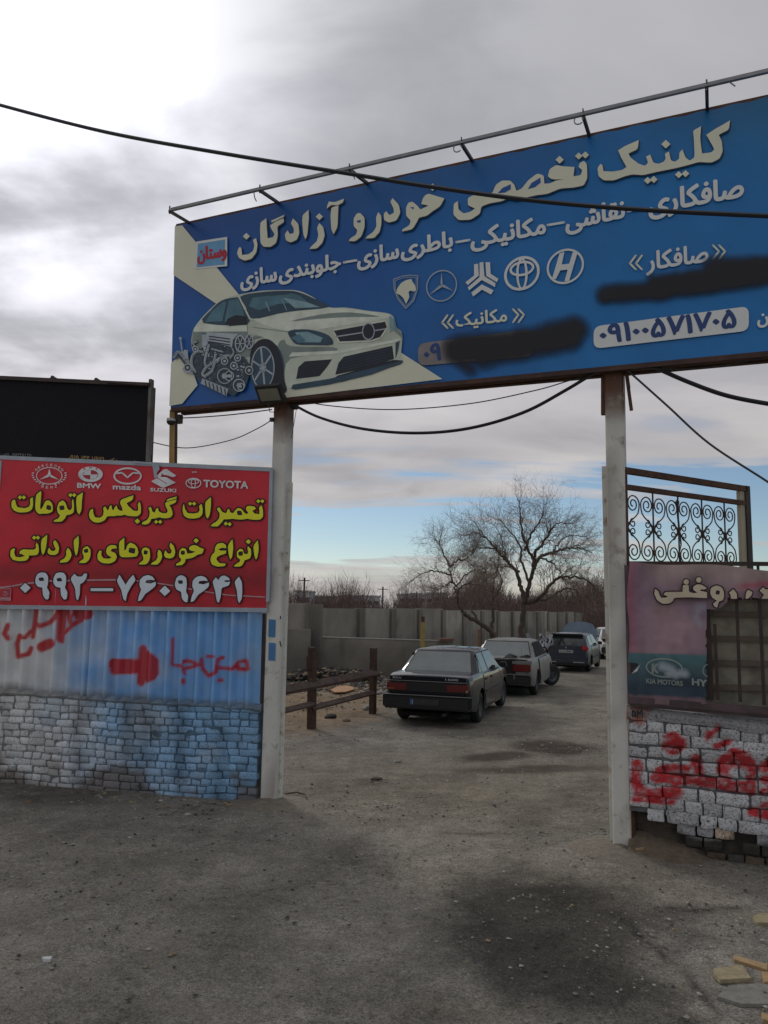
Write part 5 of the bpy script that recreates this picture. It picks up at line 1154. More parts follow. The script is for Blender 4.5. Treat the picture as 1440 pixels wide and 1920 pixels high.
# ================================================================== PURPLE BANNER, WINDOW, GRILLE
PB = RW.shifted(.045)
VB = mat('faded_vinyl', (1, 1, 1), .55, attr='Col', nz=(4, .15), bump=.25, bscale=5)
zz6 = Z(1170, 1040, 5.333)
pb = root('torn_banner', PB.hit(1260, 1310), 'faded purple banner torn open around a barred window at the right', 'banner')
def btop(x): return 1052+max(0, x-1180)*.06+3*math.sin((x-1180)/35)
def bbot(x): return 1316+max(0, x-1183)*.083
hole = lambda x, y: (x > 1324 and y > 1143 and x < 1500 and y < 1309+.083*(x-1183)*.9 and not (x < 1363 and y < 1143)) or (x > 1363 and y > 1122 and y < 1312+.07*(x-1183)) or (x > 1346 and y > 1128 and x > 1346+(1143-y)*1.2)
xs = sorted(set(list(np.arange(1178, 1520, 3.0))+[1323, 1325])); V = []; idx = {}; Fc = []
ny_ = 90
for i, x in enumerate(xs):
    for j in range(ny_+1):
        y = bbot(x)+(btop(x)-bbot(x))*j/ny_
        wr = .02*math.sin((x*.06)+(y*.035))*math.exp(-max(0, y-1090)/50) + (vnoise([[x/40, y/40, 2]], 1, 3)[0]-.5)*.03
        xx = x + (2.5*math.sin(y/23) if i == 0 else 0)
        V.append(PB.hit(xx, y, wr))
for i in range(len(xs)-1):
    for j in range(ny_):
        x = (xs[i]+xs[i+1])/2; y = bbot(x)+(btop(x)-bbot(x))*(j+.5)/ny_
        rag = 5*(vnoise([[x*.09, y*.09, 3]], 1, 3)[0]-.5)
        if hole(x+rag, y+rag): continue
        if x < 1195 and 1243 < y < 1268-(x-1178)*1.1: continue
        Fc.append((i*(ny_+1)+j, (i+1)*(ny_+1)+j, (i+1)*(ny_+1)+j+1, i*(ny_+1)+j+1))
px = project([tuple(v) for v in V]); n_ = vnoise(np.c_[px/[70, 50], np.zeros(len(px))], 1, 3, 7)[:, None]; n2 = vnoise(np.c_[px/[12, 60], np.zeros(len(px))], 1, 3, 9)[:, None]
pur = np.array([.27, .175, .225]); pnk = np.array([.40, .26, .29]); k = np.clip((n_-.42)*3, 0, 1); cc = pur*(1-k)+pnk*k
k = np.clip((1112-px[:, 1:2])/40, 0, 1)*np.clip((px[:, 0:1]-1190)/60, 0, 1)*.8; cc = cc*(1-k)+np.array([.40, .30, .27])*k
k = np.exp(-((px[:, 0:1]-1178)/16)**2)*.5; cc = cc*(1-k)+np.array([.36, .06, .12])*k
k = np.exp(-((px[:, 1:2]-1094+(px[:, 0:1]-1440)*.12)/6)**2)*np.clip((px[:, 0:1]-1370)/30, 0, 1)*.7; cc = cc*(1-k)+np.array([.42, .05, .10])*k
yb = 1222+.03*(px[:, 0:1]-1180); low = np.clip((px[:, 1:2]-yb)/3, 0, 1); g_ = np.clip((px[:, 1:2]-yb-10)/50, 0, 1); tealc = np.array([.08, .18, .20])*(1-g_)+np.array([.030, .055, .085])*g_; cc = cc*(1-low)+tealc*low
yl = 1300+.05*(px[:, 0:1]-1180); low = np.clip((px[:, 1:2]-yl)/4+(n2-.5), 0, 1); cc = cc*(1-low)+np.array([.19, .12, .14])*low
cc = cc*(.8+.4*n2)
mk('banner_sheet', V, Fc, VB, pb, smooth=True, col=cc)
p = Print(PB, base=.035); OL = mat('print_plum', (.035, .012, .025), .5); TN = mat('print_sand', (.62, .52, .38), .55, nz=(8, .2))
for q, h in (([(310,340),(345,365),(355,400),(370,430),(420,430),(440,418),(395,400),(410,372),(585,372),(590,305),(645,302),(650,375),(700,385),(735,380),(690,350),(690,320),(730,295),(780,300),(830,335),(800,350),(770,345),(760,360),(830,375),(830,435),(650,425),(500,430),(490,465),(450,490),(380,490),(330,455),(300,390)], []),
 ([(925,305),(980,325),(1000,370),(1000,430),(985,460),(950,465),(930,530),(905,520),(890,490),(930,460),(880,430),(860,380),(870,330)], [[(930,365),(950,370),(945,390),(925,388)]]),
 ([(1095,345),(1130,390),(1130,440),(1070,440),(1065,400),(1050,380)], []), ([(1240,350),(1285,375),(1275,410),(1240,440),(1215,440),(1220,380)], []), ([(1390,325),(1420,350),(1440,345),(1500,345),(1500,440),(1375,440),(1400,400),(1355,360)], [])):
    p.letter([zz6(a) for a in q], TN, 3, OL, 5, [[zz6(a) for a in t] for t in h])
    for t in h: p.poly([zz6(a) for a in t], OL, 4)
for x, y in ((622, 272), (748, 252)): p.build('banner_lettering', pb); X, Y = zz6((x, y)); p.disc(X, Y, 7, OL, 2); p.disc(X, Y, 5, TN, 3)
p.build('banner_lettering', pb)
p = Print(PB, base=.035); GR = mat('print_greygreen', (.27, .31, .28), .55)
X, Y = zz6((402, 1132)); p.ring(X, Y, 33.5, 17, 2.6, GR, 2, sh=.06); p.text('K', 1223, 1261, 1234, 1262, 24, GR, 2, bold=.04, fa=False); p.text('KIA MOTORS', 1212, 1281, 1280, 1286, 13, GR, 2, bold=.02, fa=False); p.text('HY', 1298, 1284, 1325, 1287, 17, GR, 2, bold=.04, fa=False)
p.ring(1331, 1257, 13, 12, 2, GR, 2, a0=110, a1=250)
p.build('maker_lettering', pb)
WSP = coat_mat('white_spray', (.42, .46, .52), .75)
spray(PB, 'white_spray_patch', [([zz6((380, 1120)), zz6((470, 1150)), zz6((520, 1200))], 15), ([zz6((450, 1190)), zz6((610, 1190))], 13)], WSP, layer=36, bounds=(1215, 1225, 1310, 1285), soft=9, parent=pb, n=(60, 40))
spray(PB, 'white_spray_patch', [([zz6((860, 500)), zz6((740, 530)), zz6((710, 620)), zz6((760, 700))], 9)], coat_mat('pale_spray', (.42, .46, .55), .45), layer=36, bounds=(1280, 1120, 1324, 1190), soft=14, parent=pb, n=(40, 60))
m_ = MB(); q = [PB.hit(*zz6(a), .03+.03*i) for i, a in enumerate([(75, 1190), (165, 1095), (130, 1165)])]; m_.add(q, [(0, 1, 2)]); m_.build('curled_corner', mat('vinyl_back', (.42, .42, .40), .6), pb)
V = [PB.hit(1180, 1243, -.02), PB.hit(1196, 1243, -.02), PB.hit(1196, 1270, -.02), PB.hit(1180, 1270, -.02)]; mk('tear_backing', V, [(0, 3, 2, 1)], BLK, pb)
mb = MB(); mb.bar(PB.hit(1179, 1312, -.02), PB.hit(1520, 1340, -.02), .04, .06, (0, 0, 1)); mb.bar(PB.hit(1181, 1320, -.04), PB.hit(1520, 1350, -.04), .05, .03, (0, 0, 1)); mb.bar(PB.hit(1174, 1060, -.03), PB.hit(1181, 1320, -.03), .03, .03, PB.n); mb.build('banner_frame', mat('frame_mauve', (.12, .075, .085), .6, rgb2=(.06, .04, .04)), pb)
# barred window behind the tear
wn_ = root('barred_window', RW.hit(1390, 1310, -.1), 'rusty vertical bar window grille behind the torn banner', 'window')
for x0, y0, x1, y1 in ((1340, 1170, 1346, 1312), (1381, 1120, 1388, 1316), (1424, 1118, 1433, 1322), (1468, 1115, 1480, 1325)):
    m_ = MB(); m_.bar(RW.hit(x0, y0, -.03), RW.hit(x1, y1, -.03), .026, .026, RW.n); m_.build('window_bar', DK, wn_)
mb = MB(); mb.bar(RW.hit(1322, 1120, -.05), RW.hit(1330, 1312, -.05), .07, .05, RW.n); mb.bar(RW.hit(1322, 1118, -.05), RW.hit(1520, 1118, -.05), .05, .06, (0, 0, 1)); mb.build('window_frame', DK, wn_)
V = [RW.hit(1290, 1340, -.17), RW.hit(1560, 1340, -.17), RW.hit(1560, 1090, -.17), RW.hit(1290, 1090, -.17)]
mb = MB(); mb.add(V+[v-RW.n*.1 for v in V], [(0, 1, 2, 3), (7, 6, 5, 4), (2, 6, 7, 3), (0, 4, 5, 1), (3, 7, 4, 0), (1, 5, 6, 2)]); 
mb.build('back_panel', mat('dull_wall', (.36, .33, .26), .85, nz=(5, .5), rgb2=(.20, .18, .14), bump=.4, bscale=12), wn_)
for k in range(4):
    m_ = MB(); y = 1150+k*46; m_.bar(RW.hit(1310, y, -.15), RW.hit(1560, y+5, -.15), .03, .045, (0, 0, 1)); m_.build('rear_rail', mat('rear_rail_brown', (.16, .13, .10), .8), wn_)  # one even dull brown for every rear rail
m_ = MB(); V = [RW.hit(1290, 1095, -.35), RW.hit(1310, 1120, -.03), RW.hit(1325, 1120, -.03)]
mb = MB(); mb.box(RW.hit(1420, 1112, -.2), RW.u*.55, RW.n*.07, (0, 0, .01)); mb.box(RW.hit(1322, 1215, -.2), RW.u*.01, RW.n*.07, (0, 0, .42)); mb.build('window_reveal', mat('dull_wall2', (.07, .06, .05)), wn_)

# ---- scroll grille gate leaf
hinge = G.hit(1171, 1000, -.05); far = G.hit(1171, 1000, -.05)
D0 = G.uz(G.hit(1171, 1000, -.05)); zb_ = G.hit(1171, 882, -.05).z
dd = ray(1398, 917); t_ = (zb_-EYE.z)/dd.z; pf = EYE+dd*t_
h0 = G.hit(1171, 882, -.05)
GP = Plane((h0.x, h0.y), (pf.x, pf.y))
gl = root('gate_leaf', GP.pt(.6, 0), 'open steel gate leaf with black wrought iron scroll grille behind the purple banner', 'gate')
ulen = GP.uz(GP.hit(1398, 917))[0]
mb = MB(); mb.bar(GP.pt(0, zb_), GP.pt(ulen, zb_), .05, .055, (0, 0, 1)); mb.build('top_bar', RUST, gl)
z2_ = GP.hit(1172, 913).z; mb = MB(); mb.bar(GP.pt(0, z2_), GP.pt(ulen-.02, z2_), .045, .045, (0, 0, 1)); mb.build('upper_bar', RUST, gl)
zlow = 1.3; mb = MB(); mb.bar(GP.pt(ulen, zb_+.03), GP.pt(ulen+.0, zlow), .05, .08, GP.u); mb.build('outer_stile', DK, gl); mb = MB(); mb.bar(GP.pt(ulen-.075, zb_-.03, -.01), GP.pt(ulen-.075, zlow, -.01), .04, .085, GP.u); mb.build('cream_stile', mat('cream_paint', (.42, .37, .27), .6, nz=(3, .2)), gl)
mb = MB(); zr = GP.hit(1400, 1058).z; a = RW.hit(1165, 1056, -.08); b = RW.hit(1560, 1058, -.08); mb.bar(a, b, .03, .035, (0, 0, 1)); mb.build('cross_bar', DK, gl)
mb = MB(); mb.bar(GP.pt(-.01, zb_), GP.pt(-.01, .05), .04, .045, GP.u); mb.build('inner_stile', RUST, gl)
for x in (1421, 1470):
    m_ = MB(); m_.bar(RW.hit(x, 1060, -.08), RW.hit(x+3, 1120, -.08), .022, .022, RW.n); m_.build('picket', DK, gl)
usv = [GP.uz(GP.hit(1100+x/4.235, 680+1100/4.235))[0] for x in (315, 517, 713, 903, 1090)]
cw = (usv[-1]-usv[0])/4; zt_c = GP.hit(1100+355/4.235, 680+1120/4.235).z; zb_c = GP.hit(1100+365/4.235, 680+1495/4.235).z
for k in range(5):
    m_ = MB(); m_.bar(GP.pt(usv[0]+cw*k, z2_), GP.pt(usv[0]+cw*k, zb_c-.25), .011, .011, GP.u); m_.build('upright_bar', DK, gl)
hh = (zt_c-zb_c)/2
def scroll_pts():
    P = []; cx, r1 = .235*cw, .235*cw
    for i in range(34):
        t = i/33; a = math.pi*2*1.75*(1-t); r_ = r1*(.22+.78*t)
        P.append((cx+r_*math.cos(a), hh+r_*math.sin(a)))
    P = [(x, z) for x, z in P]
    Q = [(.42*cw, hh*.62), (.25*cw, hh*.38), (.07*cw, hh*.17), (.03*cw, 0)]
    top = [(*q, 0) for q in P+Q]; full = top+[(x, -z, 0) for x, z, _ in top[-2::-1]]
    return catmull(full, 2)
def small_pts():
    P = []
    for i in range(20):
        t = i/19; a = math.pi*2*1.2*(1-t)+math.pi*.5; r_ = .12*cw*(.25+.75*t)
        P.append((.23*cw+r_*math.cos(a)*1, .13*hh+.055*hh+r_*math.sin(a)))
    Q = [(.10*cw, hh*.14), (.04*cw, 0)]
    top = [(*q, 0) for q in P+Q]; return top+[(x, -z, 0) for x, z, _ in top[-2::-1]]
protos = {}
def put_scroll(kind, k, side):
    key = (kind, side)
    if key not in protos:
        mb = MB(); mb.tube([GP.u*(side*p[0])+Vector((0, 0, p[1])) for p in (scroll_pts() if kind else small_pts())], .0065 if kind else .006, 5)
        o = mk('large_scroll' if kind else 'small_scroll', mb.v, mb.f, DK, smooth=True); protos[key] = o
    else:
        o = protos[key].copy(); COL.objects.link(o)
    o.parent = gl; o.location = GP.pt(usv[0]+cw*k, (zt_c+zb_c)/2, 0)-gl.location
for k in range(5):
    for side in ((1,) if k == 0 else (-1, 1)):
        put_scroll(1, k, side); put_scroll(0, k, side)
for k in range(5):
    for dz_ in (hh, 0, -hh):
        m_ = MB(); m_.box(GP.pt(usv[0]+cw*k, (zt_c+zb_c)/2+dz_), GP.u*.013, GP.n*.012, (0, 0, .02)); m_.build('collar', RUST, gl)
m_ = MB(); q = GP.pt(usv[2]+.01, (zt_c+zb_c)/2+hh*1.2); m_.tube([q, q+Vector((0, 0, -.1)), q+GP.u*.012+Vector((0, 0, -.2))], .009, 5); m_.lathe([(.018, 0), (.022, .03), (.008, .05)], q, (0, 0, 1), 8); m_.build('latch_hook', BLK, gl)
m_ = MB(); q = GP.pt(usv[2]+.02, (zt_c+zb_c)/2-hh*.55); m_.tube([q+Vector((0, 0, .25)), q+GP.u*.03, q+GP.u*-.01+Vector((0, 0, -.1)), q+GP.u*.06+Vector((0, 0, -.25))], .008, 5); m_.build('tangled_wire', BLK, gl)
# ================================================================== RUSTY RAIL FENCE
f1, f2 = ground(585, 1366), ground(699, 1339)
FP = Plane((f1.x, f1.y), (f2.x, f2.y)); rf = root('rail_fence', (f1+f2)/2, 'rusty angle iron rail fence beside the black sedan', 'fence')
RB = mat('rail_rust', (.055, .032, .024), .85, nz=(16, .4), rgb2=(.09, .045, .028), bump=.4)
RB2 = mat('rail_face', (.11, .075, .062), .8, nz=(12, .3), rgb2=(.07, .045, .035), bump=.3)
for x0, x1, yt, yb_, w in ((578, 592, 1219, 1366, .135), (694, 705, 1215, 1339, .12)):
    m_ = MB(); m_.bar(FP.hit((x0+x1)/2-1, yb_+4), FP.hit((x0+x1)/2+1, yt), w, .10, FP.n)
    if x0 == 578:
        q = FP.hit(585, 1219, .0); m_.box(q+Vector((0, 0, .02)), FP.u*.045, FP.n*.05, (0, 0, .03)); m_.box(q+Vector((0, 0, -.2)), FP.u*.078, FP.n*.055, (0, 0, .10))
    m_.build('rail_post', RB, rf)
def angle_rail(a, b, top, name):
    a, b = FP.hit(*a, .09), FP.hit(*b, .09); m_ = MB(); m_.bar(a, b, .012, top*.35, (0, 0, 1), mi=0); o = Vector((0, 0, top*.18))
    c0, c1 = a+o, b+o; k = FP.n*-.06+Vector((0, 0, top*.75)); m_.add([c0, c1, c1+k, c0+k], [(0, 1, 2, 3)], 1); m_.add([c0-FP.n*.01, c1-FP.n*.01, c1+k-FP.n*.01, c0+k-FP.n*.01], [(3, 2, 1, 0)], 0); m_.build(name, [RB, RB2], rf)
angle_rail((528, 1302), (712, 1266), .13, 'top_rail'); angle_rail((528, 1338), (592, 1322), .07, 'lower_rail'); angle_rail((588, 1331), (704, 1301), .075, 'lower_rail')
for x in (583, 632, 676):
    y = 1291-(x-530)*.2; m_ = MB(); m_.box(FP.hit(x, y-5, .11), FP.u*.03, FP.n*.012, (0, 0, .018)); m_.build('rail_tab', RB, rf)
pp = root('white_pipe', FP.hit(711, 1300), 'short white pipe end sticking out beside the black sedan', 'pipe'); m_ = MB(); m_.tube([FP.hit(704, 1301, .03), FP.hit(722, 1298, .03)], .028, 10); m_.build('pipe_length', mat('pipe_white', (.35, .34, .30), .6), pp)

# ================================================================== YARD WALLS
a = ground(600, 1132+2.05*F/26+0); A2 = Vector((-2.16, 26, 0)); B2 = Vector((19.9, 70, 0))
BW = Plane((A2.x, A2.y), (B2.x, B2.y)); wl = (B2-A2).length
CON = mat('render_grey', (1, 1, 1), .9, attr='Col', nz=(1.2, .20), bump=.5, bscale=14)
def con_col(V, base=(.185, .18, .17), low=.0):
    A = np.array([tuple(v) for v in V]); n_ = vnoise(A, .55, 3, 4)[:, None]; n3 = vnoise(A, 3, 3, 6)[:, None]; st = vnoise(A*[1, 1, .18], 2.2, 3, 5)[:, None]
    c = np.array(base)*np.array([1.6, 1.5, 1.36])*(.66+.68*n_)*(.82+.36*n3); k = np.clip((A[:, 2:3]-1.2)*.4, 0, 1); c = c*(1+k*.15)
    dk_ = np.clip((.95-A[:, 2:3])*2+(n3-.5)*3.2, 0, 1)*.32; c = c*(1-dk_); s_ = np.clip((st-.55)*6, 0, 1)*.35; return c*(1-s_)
def conc(pl, u0, u1, z0, z1a, z1b, off, thick, name, parent, base=(.185, .18, .17), nu=14, nv=10):
    V = []; 
    for j in range(nv+1):
        for i in range(nu+1):
            u = u0+(u1-u0)*i/nu; zt = z1a+(z1b-z1a)*i/nu; V.append(pl.pt(u, z0+(zt-z0)*j/nv, off))
    Fc = [(j*(nu+1)+i, j*(nu+1)+i+1, (j+1)*(nu+1)+i+1, (j+1)*(nu+1)+i) for j in range(nv) for i in range(nu)]
    k = len(V); V += [pl.pt(u0, z0, off-thick), pl.pt(u1, z0, off-thick), pl.pt(u1, z1b, off-thick), pl.pt(u0, z1a, off-thick)]; t0, t1 = nv*(nu+1), nv*(nu+1)+nu
    Fc += [(k+3, k+2, k+1, k), tuple([k+2, k+3]+list(range(t0, t1+1))), tuple([k+1, k+2]+[j*(nu+1)+nu for j in range(nv, -1, -1)]), tuple([k+3, k]+[j*(nu+1) for j in range(nv+1)])]
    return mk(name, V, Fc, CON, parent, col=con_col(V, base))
yw = root('boundary_wall', BW.pt(wl*.4, -.4), 'long grey rendered boundary wall with dark pilasters behind the cars', 'wall')
def bw_top(u):
    x = project([tuple(BW.pt(u, 1.8))])[0][0]; return BW.hit(min(x, 1150), 1138+(x-600)*.021 if x < 1150 else 1149.5).z
us = [BW.uz(BW.hit(x, 1170))[0] for x in (604, 689, 764, 827, 867, 898, 924, 949, 971, 989, 1007)]
st_ = (us[-1]-us[0])/10
us = [us[0]+st_*i for i in range(16)]
for i in range(15):
    z0 = gz(0, BW.pt(us[i], 0).y)-.5
    jit = ((i*37) % 7-3)*.012
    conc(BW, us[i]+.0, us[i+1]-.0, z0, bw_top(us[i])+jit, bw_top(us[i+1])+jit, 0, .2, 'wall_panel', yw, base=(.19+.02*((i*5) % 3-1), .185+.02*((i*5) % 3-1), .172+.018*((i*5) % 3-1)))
    w_ = .20
    if i: conc(BW, us[i]-w_, us[i]+w_, z0, bw_top(us[i])-.02, bw_top(us[i])-.02, .10, .25, 'pilaster', yw, base=(.125, .118, .108), nu=4)
# left return of the wall, nearer the gate
LP2 = Plane((-6.5, 23.6), (-2.15, 24.6))
lw2 = root('side_wall', LP2.pt(3, -.2), 'taller grey rendered wall with a stepped lower part beside the left gate post', 'wall')
def lh(x, y, off=0): return LP2.uz(LP2.hit(x, y, off))
u0, zt = lh(500, 1130); u1, _ = lh(574, 1132); u2, _ = lh(605, 1133); conc(LP2, u0-2, u1, -.6, zt, zt, 0, .2, 'wall_panel', lw2); conc(LP2, u1, u2, -.6, zt-.01, zt-.03, .12, .3, 'corner_pillar', lw2, base=(.125, .12, .112), nu=5)
u3, zs = lh(583, 1180, .5); conc(LP2, u0-2, u3, -.6, zs, zs, .5, .49, 'lower_step', lw2, base=(.155, .15, .138))
a, b = ground(586, 1263), ground(860, 1262); KP = Plane((a.x, a.y), (b.x, b.y))
kw = root('low_wall', KP.pt(2.2, -.2), 'low grey plastered wall running behind the rail fence', 'wall'); za, zb2 = KP.hit(586, 1195).z, KP.hit(850, 1203).z
conc(KP, 0, KP.uz(KP.hit(850, 1200))[0], -.6, za, zb2, 0, .22, 'wall_panel', kw, base=(.165, .158, .145), nu=30)
m_ = MB(); m_.box(KP.hit(836, 1200, .0)+Vector((0, 0, .02)), KP.u*.25, KP.n*.11, (0, 0, .04)); m_.build('end_brick', mat('dull_brick', (.20, .10, .07), .85, nz=(20, .3)), kw)
m_ = MB(); m_.bar(KP.pt(0, za+.01, -.10), KP.pt(KP.uz(KP.hit(850, 1200))[0], zb2+.01, -.10), .235, .03, (0, 0, 1)); m_.build('wall_capping', mat('cap_grey', (.27, .26, .24), .85, nz=(6, .25)), kw)
# yellow post
g_ = ground(793, 1262); q = Vector((g_.x*.86, g_.y*.86, 0)); zt = EYE.z+(q.y)*(ray(793, 1156).z/ray(793, 1156).y)
yp2 = root('marker_post', (q.x, q.y, gz(0, q.y)), 'thin yellow steel post standing behind the black sedan', 'post'); xx = ray(793, 1156).x/ray(793, 1156).y*q.y
m_ = MB(); m_.aabb(xx-.055, xx+.055, q.y-.04, q.y+.04, gz(0, q.y)-.1, zt-.16); m_.build('post_shaft', mat('yellow_paint', (.34, .24, .05), .6, nz=(5, .3)), yp2); m_ = MB(); m_.aabb(xx-.05, xx+.05, q.y-.035, q.y+.035, zt-.16, zt); m_.build('post_top', RUST, yp2)

# debris behind the rail
rs = random.Random(9); V = []; Fc = []; mi = []
def lump(V, Fc, mi, c, s_, k_, sq=.6):
    b = [(1,0,0),(-1,0,0),(0,1,0),(0,-1,0),(0,0,1),(0,0,-1)]; n = len(V); a = rs.random()*6.28
    for q in b:
        f = s_*(.6+.8*rs.random()); V.append((c[0]+f*(q[0]*math.cos(a)-q[1]*math.sin(a)), c[1]+f*(q[0]*math.sin(a)+q[1]*math.cos(a)), c[2]+f*q[2]*sq))
    Fc += [tuple(i+n for i in t) for t in ((0,2,4),(2,1,4),(1,3,4),(3,0,4),(2,0,5),(1,2,5),(3,1,5),(0,3,5))]; mi += [k_]*8
for k in range(1500):
    x, y = rs.uniform(536, 735), rs.uniform(1268, 1335)
    if y > 1300 and rs.random() < .75: continue
    g_ = ground(x, y+rs.uniform(-3, 3)); lump(V, Fc, mi, (g_.x, g_.y, g_.z+.01), rs.uniform(.015, .07)*(1 if y < 1295 else .5), rs.choice([3, 2, 2, 3, 2, 0, 4, 4]) if rs.random() < .9 else 1)
BR_D = mat('burnt_soil', (.035, .030, .028), .95)
mk('rubble_field', V, Fc, PEB+[BR_D], mi=mi, kind='stuff')
V = []; Fc = []; mi = []
for k in range(900):
    x = 541+rs.random()*175; g_ = ground(x, 1266+rs.random()*12); lump(V, Fc, mi, (g_.x, g_.y, g_.z+.05+rs.random()*.22*math.exp(-((x-620)/70)**2)), rs.uniform(.03, .10), rs.choice([2, 4, 4, 3, 2]), .5)
mk('dark_spoil', V, Fc, PEB+[BR_D], mi=mi, kind='stuff')
g0_ = ground(642, 1299); c_ = [ground(x, y) for x, y in [(620, 1297), (632, 1291), (650, 1289), (662, 1292), (664, 1296), (648, 1301), (628, 1302)]]; n = 7
mb = MB(); mb.add([p+Vector((0, 0, .03)) for p in c_]+[p+Vector((0, 0, .055)) for p in c_], [tuple(range(n, 2*n))]+[(i, (i+1) % n, n+(i+1) % n, n+i) for i in range(n)])
mb.build('scrap_board', mat('rusty_orange', (.36, .19, .085), .85, nz=(5, .3)), label='orange brown sheet lying on the rubble behind the rails', cat='sheet')
def rock(px, py, s_, m_, label, cat='stone', name='rubble_stone', sq=.6):
    g_ = ground(px, py); bm = bmesh.new(); bmesh.ops.create_icosphere(bm, subdivisions=2, radius=s_); V = [v.co.copy() for v in bm.verts]; Fc = [[v.index for v in f.verts] for f in bm.faces]; bm.free()
    nn = vnoise([tuple(v*3/s_) for v in V], .5, 2, px*.37); V = [Vector((v.x*(.7+.8*a_)+g_.x, v.y*(.7+.7*a_)+g_.y, v.z*(.6+.8*a_)*sq+g_.z+s_*sq*.5)) for v, a_ in zip(V, nn)]
    mk(name, V, Fc, m_, label=label, cat=cat)
rock(620, 1347, .10, BR_D, 'black lump of rubbish by the foot of the near rail post', 'rubbish', 'rubbish_lump'); rock(649, 1353, .07, mat('brick_bit', (.17, .10, .075), .9), 'reddish broken brick right of the black rubbish lump', 'brick', 'broken_brick')
rock(693, 1332, .14, ST2, 'grey rock at the foot of the far rail post'); rock(745, 1431, .05, ST2, 'small grey rock lying alone in the middle of the yard')
rock(706, 1462, .06, mat('rust_scrap', (.05, .03, .025), .8), 'dark rusty scrap lying on the ground in the gateway', 'scrap', 'scrap_piece', .35); rock(54, 1507, .04, mat('brick_bit', (1, 1, 1)), 'brick fragment in the loose dirt at the foot of the blue wall', 'brick', 'broken_brick')
m_ = MB(); g_ = [ground(x, y)+Vector((0, 0, .02)) for x, y in ((535, 1492), (555, 1489), (572, 1493), (575, 1500))]; m_.tube(g_, .008, 5); m_.build('twig', RUST, label='thin bent twig on the ground right of the left gate post', cat='twig')

# ================================================================== FAR BACKGROUND
def utility(px, py_top, D_, arm, label, arms=1):
    r_ = ray(px, py_top); t = D_/r_.y; q = EYE+r_*t; r = root('utility_pole', (q.x, q.y, -1), label, 'utility pole'); m_ = MB(); m_.tube([(q.x, q.y, -2), (q.x, q.y, q.z)], .17, 6); m_.build('pole', DK, r)
    for k in range(arms): m_ = MB(); m_.bar((q.x-arm, q.y, q.z-.5-k*1.0), (q.x+arm, q.y, q.z-.5-k*1.0), .14, .14); m_.build('cross_arm', DK, r)
utility(571, 1083, 130, .95, 'dark utility pole with a cross arm rising left above the far wall'); utility(718, 1100, 150, .9, 'short utility pole with a cross arm above the middle thicket'); utility(781, 1109, 200, 1.6, 'far tiny utility pole with cross arm left of the big bare tree')
FBW = mat('far_white', (.62, .64, .68), .8); FBT = mat('far_tan', (.46, .42, .40), .8); WINM = mat('far_window', (.04, .05, .06), .3)
def shed(x0, x1, yt, D_, dep, m_, label, nwin=0):
    L_ = EYE+ray(x0, yt)*(D_/ray(x0, yt).y); R_ = EYE+ray(x1, yt)*(D_/ray(x1, yt).y); r = root('factory_building', ((L_.x+R_.x)/2, D_, -1), label, 'building')
    mb = MB(); mb.aabb(L_.x, R_.x, D_, D_+dep, -2, L_.z); mb.build('walls', m_, r); mb = MB(); mb.aabb(L_.x-.4, R_.x+.4, D_-.4, D_+dep, L_.z, L_.z+.5); mb.build('roof', mat('far_roof', (.45, .45, .47), .8), r)
    for k in range(nwin): xx = L_.x+(R_.x-L_.x)*(k+.5)/nwin; w = MB(); w.aabb(xx-.9, xx+.9, D_-.06, D_+.01, L_.z-3, L_.z-1.6); w.build('window', WINM, r)
shed(556, 580, 1110, 240, 20, FBW, 'small pale far building behind the left utility pole', 2); shed(585, 622, 1119, 260, 30, FBT, 'brownish far building above the wall left of centre', 3)
shed(636, 712, 1118, 300, 40, FBW, 'long pale factory hall seen through the bare thicket', 6); shed(748, 812, 1115, 320, 40, FBT, 'low tan hall left of the big bare tree', 5); shed(800, 838, 1113, 340, 40, FBW, 'small white far building just left of the big bare tree', 3)

# leafless thicket beyond the wall
TWG = mat('thicket_twig', (.16, .12, .105), .9, nz=(.3, .35)); TWG2 = mat('thicket_stem', (.10, .062, .052), .9)
def thicket(n, Dr, hr, seed, xr=(480, 1160), tw=.03, name='bare_thicket'):
    rs = np.random.RandomState(seed); V = []; Fc = []; mi = []
    for k in range(n):
        px_ = rs.uniform(*xr); D_ = rs.uniform(*Dr); r_ = ray(px_, 1140); x = r_.x/r_.y*D_; y = D_
        h = rs.uniform(*hr)*(.45+1.1*vnoise([[px_/30, seed, 0]], 1, 2, 3)[0]); lean = rs.normal(0, .22, 2); p = np.array([x, y, -.9]); top = p+np.array([lean[0]*h, lean[1]*h, h]); w = tw*rs.uniform(.6, 1.8)
        i = len(V); mid = (p+top)/2+rs.normal(0, .12, 3); V += [tuple(p-[w, 0, 0]), tuple(p+[w, 0, 0]), tuple(mid+[w*.7, 0, 0]), tuple(mid-[w*.7, 0, 0]), tuple(top)]; Fc += [(i, i+1, i+2, i+3), (i+3, i+2, i+4)]; mi += [1, 1]
        for b in range(5):
            t = rs.uniform(.25, .9); s_ = p+(top-p)*t; e = s_+np.array([rs.normal(0, .45), rs.normal(0, .4), rs.uniform(.3, .9)])*h*.22; i = len(V); ww = w*.5; V += [tuple(s_-[ww, 0, 0]), tuple(s_+[ww, 0, 0]), tuple(e)]; Fc.append((i, i+1, i+2)); mi.append(0)
    mk(name, V, Fc, [TWG, TWG2], mi=mi, kind='stuff')
thicket(4600, (60, 90), (2.6, 4.6), 1, tw=.016); thicket(1300, (50, 62), (1.8, 4.2), 2, (480, 900), .013); thicket(3500, (90, 130), (4.2, 6.6), 3, (820, 1170), .03)

